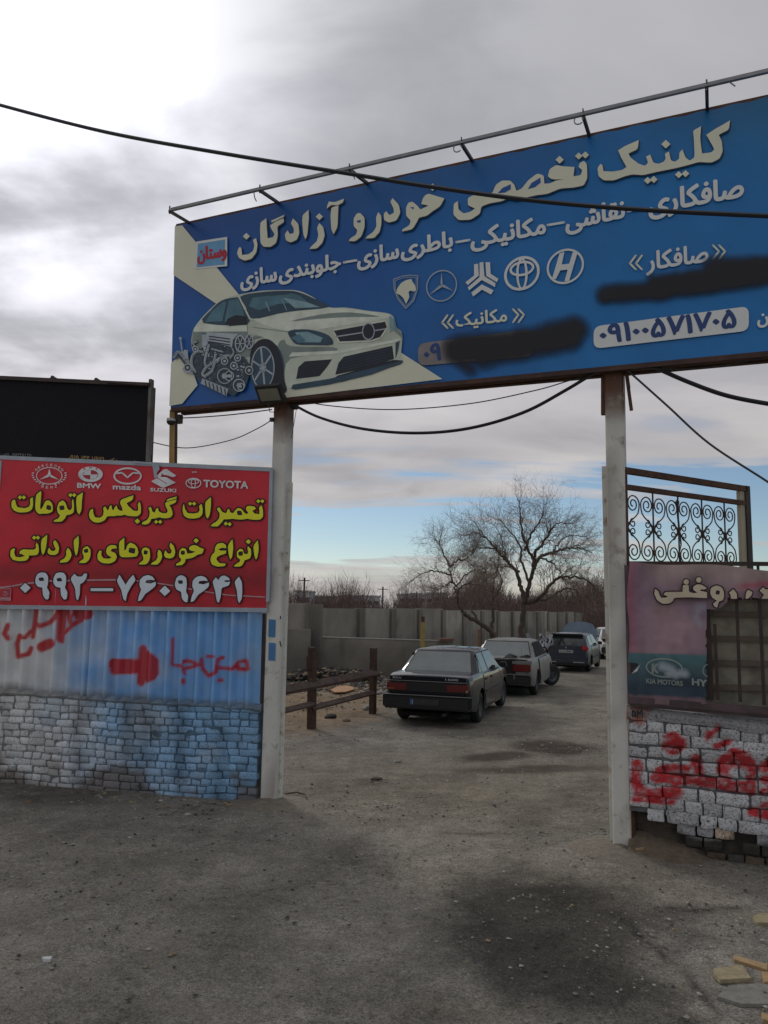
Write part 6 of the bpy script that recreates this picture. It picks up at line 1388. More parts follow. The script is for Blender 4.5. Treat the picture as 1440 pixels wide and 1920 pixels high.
# ================================================================== BARE TREES
BARK = mat('bark', (.095, .072, .058), .9, nz=(9, .35), bump=.6, bscale=20); TW = mat('twig_bark', (.19, .14, .105), .9, nz=(5, .3))
def bare_tree(name, label, D_, limbs, seed, ntw, px_r=.55, twist=1.0):
    """limbs: (radius0, radius1, [(px,py,depth offset)...]) main forks; finer branches are grown from them"""
    rs = np.random.RandomState(seed); T = []
    def W(px_, py, dz): r_ = ray(px_, py); return EYE+r_*((D_+dz)/r_.y)
    tr = MB(); br = MB(); segs = []
    for n, (r0, r1, pts) in enumerate(limbs):
        r0, r1 = r0*.78, r1*.62; P = catmull([W(*p) for p in pts], 6); rr = [r0+(r1-r0)*i/(len(P)-1) for i in range(len(P))]
        P = [p+Vector(rs.normal(0, .02, 3)) for p in P]
        (tr if n == 0 else br).tube(P, rr, 8 if r0 > .06 else 6)
        segs.append((P, rr, n))
    tw = MB()
    def grow(p, d, L_, r_, lev):
        n = 4 if lev > 0 else 3; P = [p]; q = p
        for i in range(n):
            d = (d+Vector(rs.normal(0, .17, 3))+Vector((0, 0, (.03 if lev > 1 else -.02*twist)))).normalized(); q = q+d*L_/n; P.append(q)
        tw.tube(P, [r_*(1-.8*i/n) for i in range(n+1)], 3 if r_ < .012 else 4, cap=False)
        if lev > 0:
            for k in range([0, 4, 5, 5][lev]):
                t = rs.uniform(.2, 1.0); i = min(int(t*n), n-1); s_ = P[i].lerp(P[i+1], t*n-i); ax = Vector(rs.normal(0, 1, 3)); dd = (P[i+1]-P[i]).normalized(); ax = (ax-dd*ax.dot(dd)).normalized()
                nd = (dd*math.cos(R(35))+ax*math.sin(R(35)+rs.rand()*.5)).normalized(); grow(s_, nd, L_*rs.uniform(.45, .7), r_*.55, lev-1)
    for k in range(ntw):
        P, rr, n = segs[rs.choice(range(1, len(segs)))]; t = rs.uniform(.22, 1.0)**.8*(len(P)-1.01); i = int(t); s_ = P[i].lerp(P[i+1], t-i); dd = (P[i+1]-P[i]).normalized()
        ax = Vector(rs.normal(0, 1, 3))+Vector((0, 0, .5)); ax = (ax-dd*ax.dot(dd)).normalized(); nd = (dd*.7+ax*rs.uniform(.4, 1.0)).normalized()
        grow(s_, nd, rs.uniform(.5, 1.15)*px_r*2, max(.006, rr[i]*.28), rs.choice([1, 2, 2]))
    base = segs[0][0][0]; r = root(name, base, label, 'tree')
    tr.build('trunk', BARK, r, smooth=True); br.build('limbs', BARK, r, smooth=True); tw.build('crown', TW, r, kind=None)
    return r
z5 = Z(760, 900, 3.692)
def L5(L_): return [(*z5((a, b)), d) for a, b, d in L_]
bare_tree('bare_tree', 'tall spreading leafless tree behind the silver wreck', 27.0, [
 (.155, .13, [(974, 1225, 0), (976, 1190, 0), (981, 1155, 0), (982, 1128, 0)]),
 (.11, .018, L5([(820,860,0),(800,740,.1),(770,640,.3),(700,560,.5),(640,490,.6),(560,400,.5),(470,290,.3)])),
 (.11, .02, L5([(820,850,0),(850,760,-.2),(880,640,-.4),(890,580,-.5),(850,480,-.6),(800,340,-.5),(790,200,-.4),(780,130,-.3)])),
 (.09, .02, L5([(885,600,-.4),(930,540,-.2),(1020,500,0),(1120,470,.3),(1210,475,.4),(1290,500,.5)])),
 (.08, .015, L5([(890,580,-.5),(900,500,-.9),(960,430,-1.2),(1010,350,-1.3),(1060,300,-1.3),(1180,300,-1.2)])),
 (.07, .015, L5([(860,720,.2),(800,560,.8),(795,450,1.0),(700,330,1.1),(640,250,1.0)])),
 (.06, .012, L5([(830,480,-.6),(870,380,-.9),(930,280,-1.0),(960,170,-.9)])),
 (.10, .03, L5([(830,850,0),(900,840,-.3),(950,790,-.7),(1040,690,-1.0),(1140,670,-1.2),(1250,690,-1.2),(1330,760,-1.0)])),
 (.07, .012, L5([(890,835,-.2),(980,820,0),(1050,780,.3),(1130,750,.6),(1200,780,.8),(1240,860,1.0)])),
 (.05, .012, L5([(700,560,.5),(620,480,.9),(520,470,1.2),(440,500,1.3),(390,560,1.3)])),
 (.05, .012, L5([(790,640,.3),(740,600,.9),(690,520,1.4),(660,400,1.6),(600,300,1.6)])),
 (.05, .012, L5([(930,540,-.2),(1000,560,-.9),(1060,620,-1.3),(1100,700,-1.5)])),
 (.04, .010, L5([(1020,500,0),(1080,420,.5),(1160,380,.8),(1260,400,1.0)])),
 (.045, .010, L5([(560,400,.5),(500,370,.2),(430,380,0)])),
], 3, 560, .50)
bare_tree('bare_tree', 'low leaning leafless tree left of the tall one', 25.5, [
 (.12, .09, [(935, 1205, 0), (925, 1188, 0), (905, 1172, -.1), (880, 1158, -.2), (868, 1148, -.2)]),
 (.065, .016, L5([(400,915,-.2),(365,860,-.3),(350,760,-.3),(320,680,-.3),(300,610,-.3),(310,570,-.3)])),
 (.045, .010, L5([(320,660,-.3),(260,640,-.1),(190,630,.1),(110,650,.3),(40,700,.4)])),
 (.06, .012, L5([(500,960,-.1),(460,900,.2),(490,800,.5),(530,730,.7),(560,640,.9),(520,600,1.0),(430,590,1.1)])),
 (.05, .012, L5([(365,860,-.3),(360,780,-.9),(400,730,-1.2),(480,720,-1.3),(560,750,-1.3)])),
 (.05, .012, L5([(310,600,-.3),(360,560,.1),(430,540,.3),(480,480,.4)])),
 (.045, .012, L5([(330,700,-.3),(280,730,-.9),(230,760,-1.1)])),
 (.04, .010, L5([(305,590,-.3),(270,520,-.2),(240,450,0),(190,400,.2)])),
 (.04, .010, L5([(350,740,-.3),(420,660,.3),(500,620,.6),(600,660,.7)])),
], 5, 300, .42)
bare_tree('bare_tree', 'slim upright leafless tree between the two larger ones', 28.5, [
 (.11, .07, [(922, 1215, 0), (922, 1180, 0), (924, 1150, 0), (923, 1125, 0)]),
 (.05, .010, L5([(605,830,0),(600,770,0),(560,700,.3),(520,620,.5)])),
 (.05, .010, L5([(605,830,0),(650,760,-.3),(670,690,-.4),(620,600,-.5),(590,540,-.4)])),
 (.04, .010, L5([(600,780,0),(620,680,.3),(650,560,.5),(640,480,.5)])),
], 8, 120, .42)

# small clutter by the back wall
def stick(px_, y0, y1, D_, w, m_, label, name='wooden_post', lean=0):
    q0 = EYE+ray(px_, y0)*(D_/ray(px_, y0).y); q1 = EYE+ray(px_+lean, y1)*(D_/ray(px_+lean, y1).y); mb = MB(); mb.bar(q0, q1, w, w*.6, (0, 1, 0)); mb.build(name, m_, label=label, cat='post')
WD = mat('old_wood', (.20, .12, .07), .85, nz=(6, .3)); stick(898, 1212, 1180, 24.5, .10, WD, 'orange brown wooden post left of the tree trunks'); stick(936, 1215, 1155, 24, .04, mat('pale_wood', (.22, .19, .15), .8), 'thin pale stick upright beside the leaning tree'); stick(1021, 1215, 1178, 27, .05, mat('pale_wood', (1, 1, 1)), 'pale stake right of the tall tree trunk'); stick(1069, 1195, 1173, 33, .12, BLK, 'short black stub post behind the blue hatchback bonnet')
lr = root('leaning_sheet', EYE+ray(1035, 1215)*(31/ray(1035, 1215).y), 'pale corrugated sheets leaning against the wall left of the blue hatchback', 'sheets')
for k in range(6):
    mb = MB(); x0 = 1022+k*4.5; q0 = EYE+ray(x0, 1222)*(30.6/ray(x0, 1222).y); q1 = EYE+ray(x0+5-k*.3, 1185+(k % 3))*(31.4/ray(x0, 1185).y); mb.bar(q0, q1, .085, .05, (0, 1, 0)); mb.build('sheet_rib', mat('asbestos', (.22, .20, .175), .85, nz=(3, .3)), lr)

# ================================================================== CARS
TYRE = mat('tyre', (.014, .014, .015), .85, nz=(20, .2), nodes='local'); RIM = mat('rim', (.075, .075, .078), .5, metal=.5, nodes='local'); TRIM = mat('car_trim', (.012, .012, .013), .55, nodes='local')
GLS = mat('dusty_glass', (.11, .13, .125), .2, nz=(3, .25), nodes='local', spec=.8); GLSC = mat('side_glass', (.035, .042, .045), .07, nodes='local', spec=1.0); RLT = mat('tail_red', (.13, .012, .010), .25, nodes='local', spec=.7, nz=(8, .3)); ALT = mat('tail_amber', (.22, .06, .02), .3, nodes='local'); CHR = mat('chrome_dull', (.35, .35, .34), .35, metal=.6, nodes='local'); VOID = mat('inner_dark', (.008, .008, .009), .9, nodes='local'); LWH = mat('badge_silver', (.40, .40, .40), .4, nodes='local')
def interp(tab, y):
    if y <= tab[0][0]: return tab[0][1:]
    for a, b in zip(tab[:-1], tab[1:]):
        if y <= b[0]:
            t = (y-a[0])/(b[0]-a[0]); return tuple(p+(q-p)*t for p, q in zip(a[1:], b[1:]))
    return tab[-1][1:]
class Car:
    def __init__(s, loc, rz, paint, st, gh, label, cat, wheels, wr=.30, group=None, scale=1.0):
        s.r = root(cat[0], loc, label, cat[1], group, rz); s.r.scale = (scale,)*3; s.paint = paint; s.st = st; s.gh = gh; s.wheels = wheels; s.wr = wr
    def mk(s, name, V, Fc, m_, **k): return mk(name, V, Fc, m_, s.r, local=True, **k)
    def sec(s, y, z):
        zb, zt, w = interp(s.st, y); t = (z-zb)/(zt-zb)
        prof = [(0, .955), (.12, .985), (.35, 1.0), (.62, .995), (.86, .975), (.96, .955), (1.0, .93)]
        for a, b in zip(prof[:-1], prof[1:]):
            if t <= b[0]: return w*(a[1]+(b[1]-a[1])*max(0, (t-a[0]))/(b[0]-a[0]))
        return w*.93
    def hull(s, cut=True, crease=True):
        V = []; ys = sorted(set([a[0] for a in s.st]+list(np.linspace(s.st[0][0], s.st[-1][0], 30)))); ring = []
        for y in ys:
            zb, zt, w = interp(s.st, y); half = [(0, zb), (w*.80, zb), (w*.955, zb+.02)]+[(s.sec(y, zb+(zt-zb)*t), zb+(zt-zb)*t) for t in (.12, .35, .62, .86, .96)]+[(w*.93, zt), (w*.86, zt+.012), (w*.5, zt+.022), (0, zt+.026)]
            full = half+[(-x, z) for x, z in half[-2:0:-1]]; ring.append(len(full)); V += [(x, y, z) for x, z in full]
        n = ring[0]; m = len(ys); Fc = [(i*n+k, i*n+(k+1) % n, (i+1)*n+(k+1) % n, (i+1)*n+k) for i in range(m-1) for k in range(n)]+[tuple(range(n)), tuple((m-1)*n+k for k in range(n))[::-1]]
        Fc = [f[::-1] for f in Fc]
        o = s.mk('body', V, Fc, s.paint, smooth=True)
        bm = bmesh.new(); bm.from_mesh(o.data); bmesh.ops.recalc_face_normals(bm, faces=bm.faces); bm.to_mesh(o.data); bm.free()
        if cut:
            cu = MB()
            for x, y in s.wheels:
                sx = 1 if x > 0 else -1; cu.lathe([(0, 0), (s.wr+.055, 0), (s.wr+.055, .45), (0, .45)], (sx*(abs(x)-.25), y, s.wr+.015), (sx, 0, 0), 28)
            c = mk('cutter', cu.v, cu.f, VOID); bm = bmesh.new(); bm.from_mesh(c.data); bmesh.ops.remove_doubles(bm, verts=bm.verts, dist=1e-5); bmesh.ops.recalc_face_normals(bm, faces=bm.faces); bm.to_mesh(c.data); bm.free()
            md = o.modifiers.new('b', 'BOOLEAN'); md.operation = 'DIFFERENCE'; md.object = c; md.solver = 'EXACT'
            c.parent = s.r; dg = bpy.context.evaluated_depsgraph_get(); me = bpy.data.meshes.new_from_object(o.evaluated_get(dg)); o.modifiers.clear(); o.data = me; bpy.data.objects.remove(c)
        o.data.shade_smooth(); o.data.set_sharp_from_angle(angle=R(28)); s.body = o
        return o
    def side(s, y, z):                       # x of the glasshouse side
        g = s.gh; t = (z-g['z0'])/(g['z1']-g['z0']); return g['w0']+(g['w1']-g['w0'])*t
    def greenhouse(s, m_=None, name='roof'):
        g = s.gh; V = []; rings = []
        lv = [(0, 0), (.25, .25), (.5, .5), (.75, .75), (.93, .93), (.985, 1.0)]
        for t, q in lv+[(1.02, 1.12)]:
            z = g['z0']+(g['z1']-g['z0'])*t; y0 = g['y0']+(g['yr']-g['y0'])*min(q, 1.0)+(.10 if q > 1 else 0); y1 = g['y1']+(g['yf']-g['y1'])*min(q, 1.0)-(.12 if q > 1 else 0); w = g['w0']+(g['w1']-g['w0'])*min(q, 1)-(.05 if q >= 1 else 0)-(.07 if q > 1 else 0)
            rings.append([(w*a, y, z+(.018 if q > 1 else 0)*0) for (a, y) in ((-.90, y0), (0, y0-.02), (.90, y0), (1.0, y0+.10), (1.0, (y0+y1)/2), (1.0, y1-.14), (.88, y1), (0, y1+.05), (-.88, y1), (-1.0, y1-.14), (-1.0, (y0+y1)/2), (-1.0, y0+.10))])
        n = 12; 
        for r_ in rings: V += r_
        m = len(rings); Fc = [(i*n+k, i*n+(k+1) % n, (i+1)*n+(k+1) % n, (i+1)*n+k) for i in range(m-1) for k in range(n)]
        c = len(V); yc = (g['yr']+g['yf'])/2; V.append((0, yc, g['z1']+.045)); Fc += [((m-1)*n+k, (m-1)*n+(k+1) % n, c) for k in range(n)]
        o = s.mk(name, V, Fc, m_ or s.paint, smooth=True, angle=32); return o
    def spatch(s, name, poly, m_, off, sx=1, glass=False, sub=0, parent=None, thick=.012):
        """panel laid on the side of the body (or the glasshouse) following its curve"""
        pts = [Vector((p[0], p[1], 0)) for p in poly]
        tris = geometry.tessellate_polygon([pts]); bm = bmesh.new(); vs = [bm.verts.new((p.x, p.y, 0)) for p in pts]
        for t in tris:
            try: bm.faces.new([vs[i] for i in t])
            except ValueError: pass
        if not glass:
            for z in np.arange(.2, 1.1, .07): bmesh.ops.bisect_plane(bm, geom=bm.verts[:]+bm.edges[:]+bm.faces[:], plane_co=(0, z, 0), plane_no=(0, 1, 0))
            for y in np.arange(-2.2, 2.2, .15): bmesh.ops.bisect_plane(bm, geom=bm.verts[:]+bm.edges[:]+bm.faces[:], plane_co=(y, 0, 0), plane_no=(1, 0, 0))
        r = bmesh.ops.extrude_face_region(bm, geom=bm.faces[:]); top = [v for v in r['geom'] if isinstance(v, bmesh.types.BMVert)]; ts = set(top)
        for v in bm.verts:
            y, z = v.co.x, v.co.y; x = s.side(y, z) if glass else s.sec(y, z); v.co = Vector((sx*(x+off-(0 if v in ts else thick)), y, z))
        bmesh.ops.recalc_face_normals(bm, faces=bm.faces); me = bpy.data.meshes.new(name); bm.to_mesh(me); bm.free(); me.materials.append(m_); o = bpy.data.objects.new(name, me); COL.objects.link(o); o.parent = parent or s.r; me.shade_smooth(); me.set_sharp_from_angle(angle=R(35)); return o
    def rear_glass(s, name, m_, front=False, off=.012, t0=.07, t1=.90, wf=.86):
        g = s.gh; V = []; 
        for t, k in ((t0, 0), (t1, 1)):
            z = g['z0']+(g['z1']-g['z0'])*t; y = (g['y1']+(g['yf']-g['y1'])*t+off) if front else (g['y0']+(g['yr']-g['y0'])*t-off); w = (g['w0']+(g['w1']-g['w0'])*t)*wf
            V += [(-w, y, z), (0, y+(.045 if front else -.02), z), (w, y, z)]
        Fc = [(0, 1, 4, 3), (1, 2, 5, 4)]
        if front: Fc = [f[::-1] for f in Fc]
        V2 = [(x, y+(-.02 if front else .02), z) for x, y, z in V]; F2 = [tuple(i+6 for i in f[::-1]) for f in Fc]
        return s.mk(name, V+V2, Fc+F2, m_, smooth=True)
    def wheel(s, x, y, steer=0.0, tilt=0.0, rim=True):
        sx = 1 if x > 0 else -1; w = .18; r_ = s.wr; e = bpy.data.objects.new('wheel', None)
        mb = MB(); ax = Vector((sx, 0, 0)); c = Vector((0, 0, 0)); mb.lathe([(r_*.60, -w/2), (r_*.90, -w/2), (r_*.985, -w/2+.03), (r_, -w/4), (r_, w/4), (r_*.985, w/2-.03), (r_*.88, w/2), (r_*.62, w/2), (r_*.60, w/2-.02), (r_*.6, -w/2)], c, ax, 32)
        o = mk('wheel', mb.v, mb.f, TYRE, s.r, local=True, smooth=True, angle=50); o.location = (x, y, r_); o.rotation_euler = (0, tilt, steer)
        mb = MB(); mb.lathe([(0, w/2-.035), (r_*.12, w/2-.03), (r_*.16, w/2-.05), (r_*.40, w/2-.055), (r_*.50, w/2-.03), (r_*.60, w/2-.012), (r_*.64, w/2-.004), (r_*.64, w/2-.03)], c, ax, 32); 
        q = mk('rim', mb.v, mb.f, RIM, o, local=True, smooth=True, angle=40)
        mb = MB(); mb.lathe([(0, -w/2+.03), (r_*.62, -w/2+.03)], c, ax, 24); mk('hub', mb.v, mb.f, VOID, o, local=True)
        for k in range(8):
            a = k*math.pi/4; mb = MB(); mb.lathe([(0, 0), (.022, 0)], (sx*(w/2-.050), r_*.33*math.cos(a), r_*.33*math.sin(a)), ax, 8)
            if k % 2 == 0: mk('wheel_hole', mb.v, mb.f, VOID, o, local=True)
        return o
    def box(s, name, x0, x1, y0, y1, z0, z1, m_, bev=.012):
        bm = bmesh.new(); bmesh.ops.create_cube(bm, size=1)
        for v in bm.verts: v.co = Vector((x0+(x1-x0)*(v.co.x+.5), y0+(y1-y0)*(v.co.y+.5), z0+(z1-z0)*(v.co.z+.5)))
        if bev: bmesh.ops.bevel(bm, geom=bm.edges[:], offset=bev, segments=2, affect='EDGES')
        me = bpy.data.meshes.new(name); bm.to_mesh(me); bm.free(); me.materials.append(m_); o = bpy.data.objects.new(name, me); COL.objects.link(o); o.parent = s.r; me.shade_smooth(); me.set_sharp_from_angle(angle=R(40)); return o
    def text(s, name, st, x0, x1, z0, h, y, m_):
        mb = MB(); items = []; x = 0
        for c in st:
            if c == ' ': x += .25; continue
            V, Fc, adv = glyph(c, .015); items.append((x, V, Fc)); x += adv
        for ox, V, Fc in items: mb.add([(x0+(x1-x0)*(ox+a)/x, y, z0+b*h) for a, b in V], [f for f in Fc])
        s.mk(name, mb.v, mb.f, m_)
SED = [(-2.20, .40, .86, .760), (-2.14, .34, .925, .815), (-1.9, .27, .955, .842), (-1.4, .22, .962, .855), (-.8, .20, .945, .857), (.9, .20, .930, .857), (1.15, .21, .925, .855), (1.6, .24, .880, .845), (2.0, .26, .800, .825), (2.15, .34, .740, .790), (2.21, .42, .66, .72)]
SGH = dict(z0=.93, z1=1.375, w0=.795, w1=.615, y0=-1.46, yr=-.86, y1=1.14, yf=.44)
def sedan(loc, rz, paint, label, wreck=False, scale=1.0):
    c = Car(loc, rz, paint, SED, SGH, label, ('sedan_car', 'car'), [(.735, -1.24), (-.735, -1.24), (.735, 1.43), (-.735, 1.43)], .305, scale=scale)
    c.hull(); c.greenhouse()
    off = .007
    rd = [(-.36+.0, .30), (-.36, .915), (-.98, .915), (-.99, .60), (-.86, .42), (-.84, .30)]; fd = [(-.345, .30), (-.345, .915), (.80, .905), (1.02, .60), (1.02, .30)]
    fdr = [(-.345, .30), (-.345, .915), (.78, .905), (.93, .72), (.98, .30)]
    for sx in (1, -1):
        o_ = .03 if (wreck and sx > 0) else off
        c.spatch('door_gap', [(-1.03, .27), (-1.02, .93), (.84, .93), (1.04, .60), (1.03, .27)][::1], VOID, .002, sx)
        c.spatch('rear_door', [(-.355, .29), (-.355, .92), (-.985, .92), (-.995, .62), (-.865, .43), (-.845, .29)], paint, o_, sx, thick=.02)
        c.spatch('front_door', [(-.335, .29), (-.335, .92), (.79, .91), (.97, .60), (.985, .29)], paint, o_, sx, thick=.02)
        gap = VOID if (wreck and sx > 0) else TRIM; gm = VOID if (wreck and sx > 0) else GLSC  # wreck has no glass here: black panels paint the dark inside
        c.spatch('window_trim', [(.98, .955), (.44, 1.335), (-.78, 1.335), (-1.27, .965)], TRIM, .004, sx, True)
        fw = c.spatch('front_window', [(.90, .965), (-.30, .965), (-.30, 1.315), (.45, 1.315)], gm, .012, sx, True)
        c.spatch('rear_window', [(-.38, .965), (-.94, .965), (-.88, 1.315), (-.38, 1.315)], gm, .012, sx, True)
        c.spatch('quarter_glass', [(-.98, .97), (-1.20, .97), (-.80, 1.30), (-.93, 1.30)], gm, .012, sx, True)
        c.spatch('side_moulding', [(-.845, .56), (-.845, .60), (.95, .60), (.95, .56)], TRIM if not wreck else paint, .018 if not wreck else .012, sx)
        c.spatch('door_handle', [(-.86, .80), (-.70, .80), (-.70, .835), (-.86, .835)], TRIM, .025, sx); c.spatch('door_handle', [(-.26, .80), (-.10, .80), (-.10, .835), (-.26, .835)], TRIM, .025, sx)
        if not wreck: c.box('door_mirror', min(sx*.84, sx*1.0), max(sx*.84, sx*1.0), .72, .86, .93, 1.05, TRIM, .025)
    c.rear_glass('rear_screen_trim', TRIM, off=.006, t0=.02, t1=.96, wf=.90)
    c.rear_glass('rear_screen', GLS, off=.014); c.rear_glass('windscreen', GLSC, True)
    for (x, y) in ((-.735, -1.24), (.735, -1.24), (-.735, 1.43)): c.wheel(x, y)
    if wreck: c.wheel(.86, 1.46, R(-38), R(6))
    else: c.wheel(.735, 1.43)
    return c
P_BLK = mat('dark_car_paint', (.007, .008, .014), .16, nz=(2.5, .3), nodes='local', coat=.2, spec=.4)
P_SIL = mat('dull_silver_paint', (.20, .195, .19), .40, metal=.2, nz=(3, .3), nodes='local', dirt=((.10, .09, .08), .05, 3.0), spec=.5)
P_BLU = mat('blue_grey_paint', (.045, .055, .075), .32, metal=.3, nz=(2, .25), nodes='local', coat=.2)
P_WHT = mat('white_car_paint', (.45, .45, .44), .45, nz=(2, .2), nodes='local')
DUST = mat('roof_dust', (.12, .118, .11), .7, nodes='local', nz=(3, .3))
def place(px_r, py_r, H, wx, wy):       # root location so that the rear right wheel stands at a pixel
    g_ = ground(px_r, py_r); c, s_ = math.cos(H), math.sin(H); x, y = wx*c-wy*s_, wx*s_+wy*c; return (g_.x-x, g_.y-y, gz(0, g_.y))
# --- black sedan
H1 = R(-18.5); l1 = place(893, 1355, H1, .735*.92, -1.24*.92)
c1 = sedan(l1, H1, P_BLK, 'dusty black sedan parked nearest the gate', scale=.92)
c1.box('boot_lid', -.74, .74, -2.235, -2.12, .60, .935, P_BLK, .02)
c1.box('boot_strip', -.75, .75, -2.243, -2.2, .842, .853, CHR, 0)
c1.box('tail_panel', -.72, .72, -2.248, -2.2, .655, .825, TRIM, .008)
for sx in (-1, 1):
    a, b = sorted((sx*.38, sx*.79)); c1.box('tail_light', a, b, -2.258, -2.13, .665, .815, RLT, .012)
    a, b = sorted((sx*.62, sx*.775)); c1.box('reversing_lens', a, b, -2.264, -2.22, .675, .725, ALT if sx < 0 else RLT, .006)
c1.box('side_marker', .745, .785, -2.268, -2.2, .67, .72, mat('pale_lens', (.30, .22, .14), .4, nodes='local'), .005)
c1.box('bumper', -.845, .845, -2.33, -2.08, .335, .60, TRIM, .035); c1.box('bumper_strip', -.85, .85, -2.336, -2.3, .592, .603, CHR, 0); c1.box('bumper_corner', .80, .862, -2.28, -1.72, .36, .60, TRIM, .02); c1.box('bumper_corner', -.862, -.80, -2.28, -1.72, .36, .60, TRIM, .02)
c1.box('number_plate', -.26, .26, -2.345, -2.31, .42, .53, mat('plate_grey', (.035, .035, .035), .6, nodes='local'), .004); c1.box('plate_band', -.30, -.235, -2.350, -2.33, .42, .53, mat('plate_blue', (.03, .10, .30), .5, nodes='local'), .003); c1.box('plate_digit', -.255, -.243, -2.353, -2.34, .44, .51, LWH, 0)
c1.text('badge', 'RDi', -.68, -.50, .88, .05, -2.240, LWH); c1.text('badge', '1600', .33, .60, .88, .055, -2.240, LWH)
c1.box('exhaust', .30, .36, -2.25, -1.9, .22, .28, RIM, .01); c1.box('underbody', -.6, .6, -2.0, 2.0, .17, .24, VOID, 0)
# --- silver wreck
H2_ = R(-19); l2 = place(1001, 1303, H2_, .735*.94, -1.24*.94)
c2 = sedan(l2, H2_, P_SIL, 'stripped silver sedan with caved in boot and splayed front wheel', wreck=True, scale=.94)
V = [(-.72, -2.16, .945), (.72, -2.16, .93), (.70, -1.48, .985), (-.70, -1.48, .985)]
nn = 14; V = []; 
for j in range(nn+1):
    for i in range(nn+1):
        x = -.70+1.40*i/nn; y = -2.21+.75*j/nn; V.append((x, y, .955+.03*j/nn+(vnoise([[x*3, y*4, 1]], 1, 2)[0]-.5)*.05))
c2.mk('boot_shade_sheet', V, [(j*(nn+1)+i, j*(nn+1)+i+1, (j+1)*(nn+1)+i+1, (j+1)*(nn+1)+i) for j in range(nn) for i in range(nn)], VOID)  # black sheet laid on the deck, painting the shade of the open boot
c2.box('rear_shade_block', -.80, .42, -2.235, -2.1, .60, .94, VOID, 0); c2.box('rear_panel', -.70, .70, -2.225, -2.1, .58, .66, P_SIL, .01)  # first box is solid black, standing in for the shaded hollow tail
c2.box('tail_light', .36, .80, -2.262, -2.1, .665, .835, RLT, .012); c2.box('light_frame', .33, .82, -2.245, -2.12, .835, .93, P_SIL, .015)
c2.box('rear_beam', -.74, .80, -2.25, -2.1, .36, .56, TRIM, .02); c2.box('beam_edge', -.80, .83, -2.27, -2.2, .575, .60, P_SIL, .004)
V = []; 
for i in range(9):
    for j in range(5):
        u, v = i/8, j/4; V.append((-.1+.78*u+.05*v, -2.15+.62*u*(1-.2*v)+.05*math.sin(u*9), .93+.10*v*math.sin(u*3.1)+.05*math.sin(u*11+v*4)+.05*u))
c2.mk('torn_boot_edge', V, [(i*5+j, (i+1)*5+j, (i+1)*5+j+1, i*5+j+1) for i in range(8) for j in range(4)], P_SIL)
mb = MB(); mb.tube([(.10, -2.12, .75), (.30, -1.95, .90), (.62, -1.60, 1.02)], .025, 6); mb.tube([(-.2, -2.2, .80), (.0, -2.15, .70), (.4, -2.2, .68)], .012, 5); mb.tube([(.50, -1.62, .95), (.47, -1.60, 1.22)], .012, 5); c2.mk('hanging_wiring', mb.v, mb.f, mat('pale_cable', (.30, .30, .28), .6, nodes='local'))
rs = random.Random(3)
for k in range(7):
    a = rs.uniform(-.6, .4); mb = MB(); mb.tube([(a, -2.25, .58), (a+rs.uniform(-.1, .1), -2.24, .45), (a+rs.uniform(-.2, .2), -2.2, rs.uniform(.28, .4))], .012, 4); c2.mk('hanging_wiring', mb.v, mb.f, rs.choice([MATS['pale_cable'], VOID]))
c2.text('beam_lettering', 'KJPH', -.62, -.2, .47, .06, -2.256, LWH); c2.box('underbody', -.6, .6, -2.0, 2.0, .17, .24, VOID, 0)
# scrap body part propped behind the wreck
qc = EYE+ray(1016, 1203)*(22.0/ray(1016, 1203).y); sb = root('crumpled_panel', (qc.x, qc.y, gz(0, qc.y)), 'crumpled white and black body part propped against the silver wreck', 'car part')
V = []; 
for i in range(15):
    for j in range(9):
        u, v = i/14, j/8; V.append((qc.x-.08+.34*u*(.5+.5*(1-v))+.05*math.sin(v*7)+.12*v, qc.y+.12*math.sin(u*5+v*3), qc.z+.16-.55*v*(.55+.45*u)+.05*math.sin(u*9+v*5)+.03*math.sin(u*17)))
mi = [1 if (vnoise([[i*.5, j*.6, 0]], 1, 2, 4)[0] > .56) else 0 for i in range(14) for j in range(8)]
mk('panel_sheet', V, [(i*9+j, (i+1)*9+j, (i+1)*9+j+1, i*9+j+1) for i in range(14) for j in range(8)], [mat('scrap_white', (.42, .44, .48), .5), VOID], sb, mi=mi)
mb = MB(); mb.bar((qc.x-.30, qc.y, qc.z-.05), (qc.x-.42, qc.y, qc.z+.22), .10, .02); mb.build('panel_fin', mat('scrap_grey', (.25, .25, .27), .6), sb)
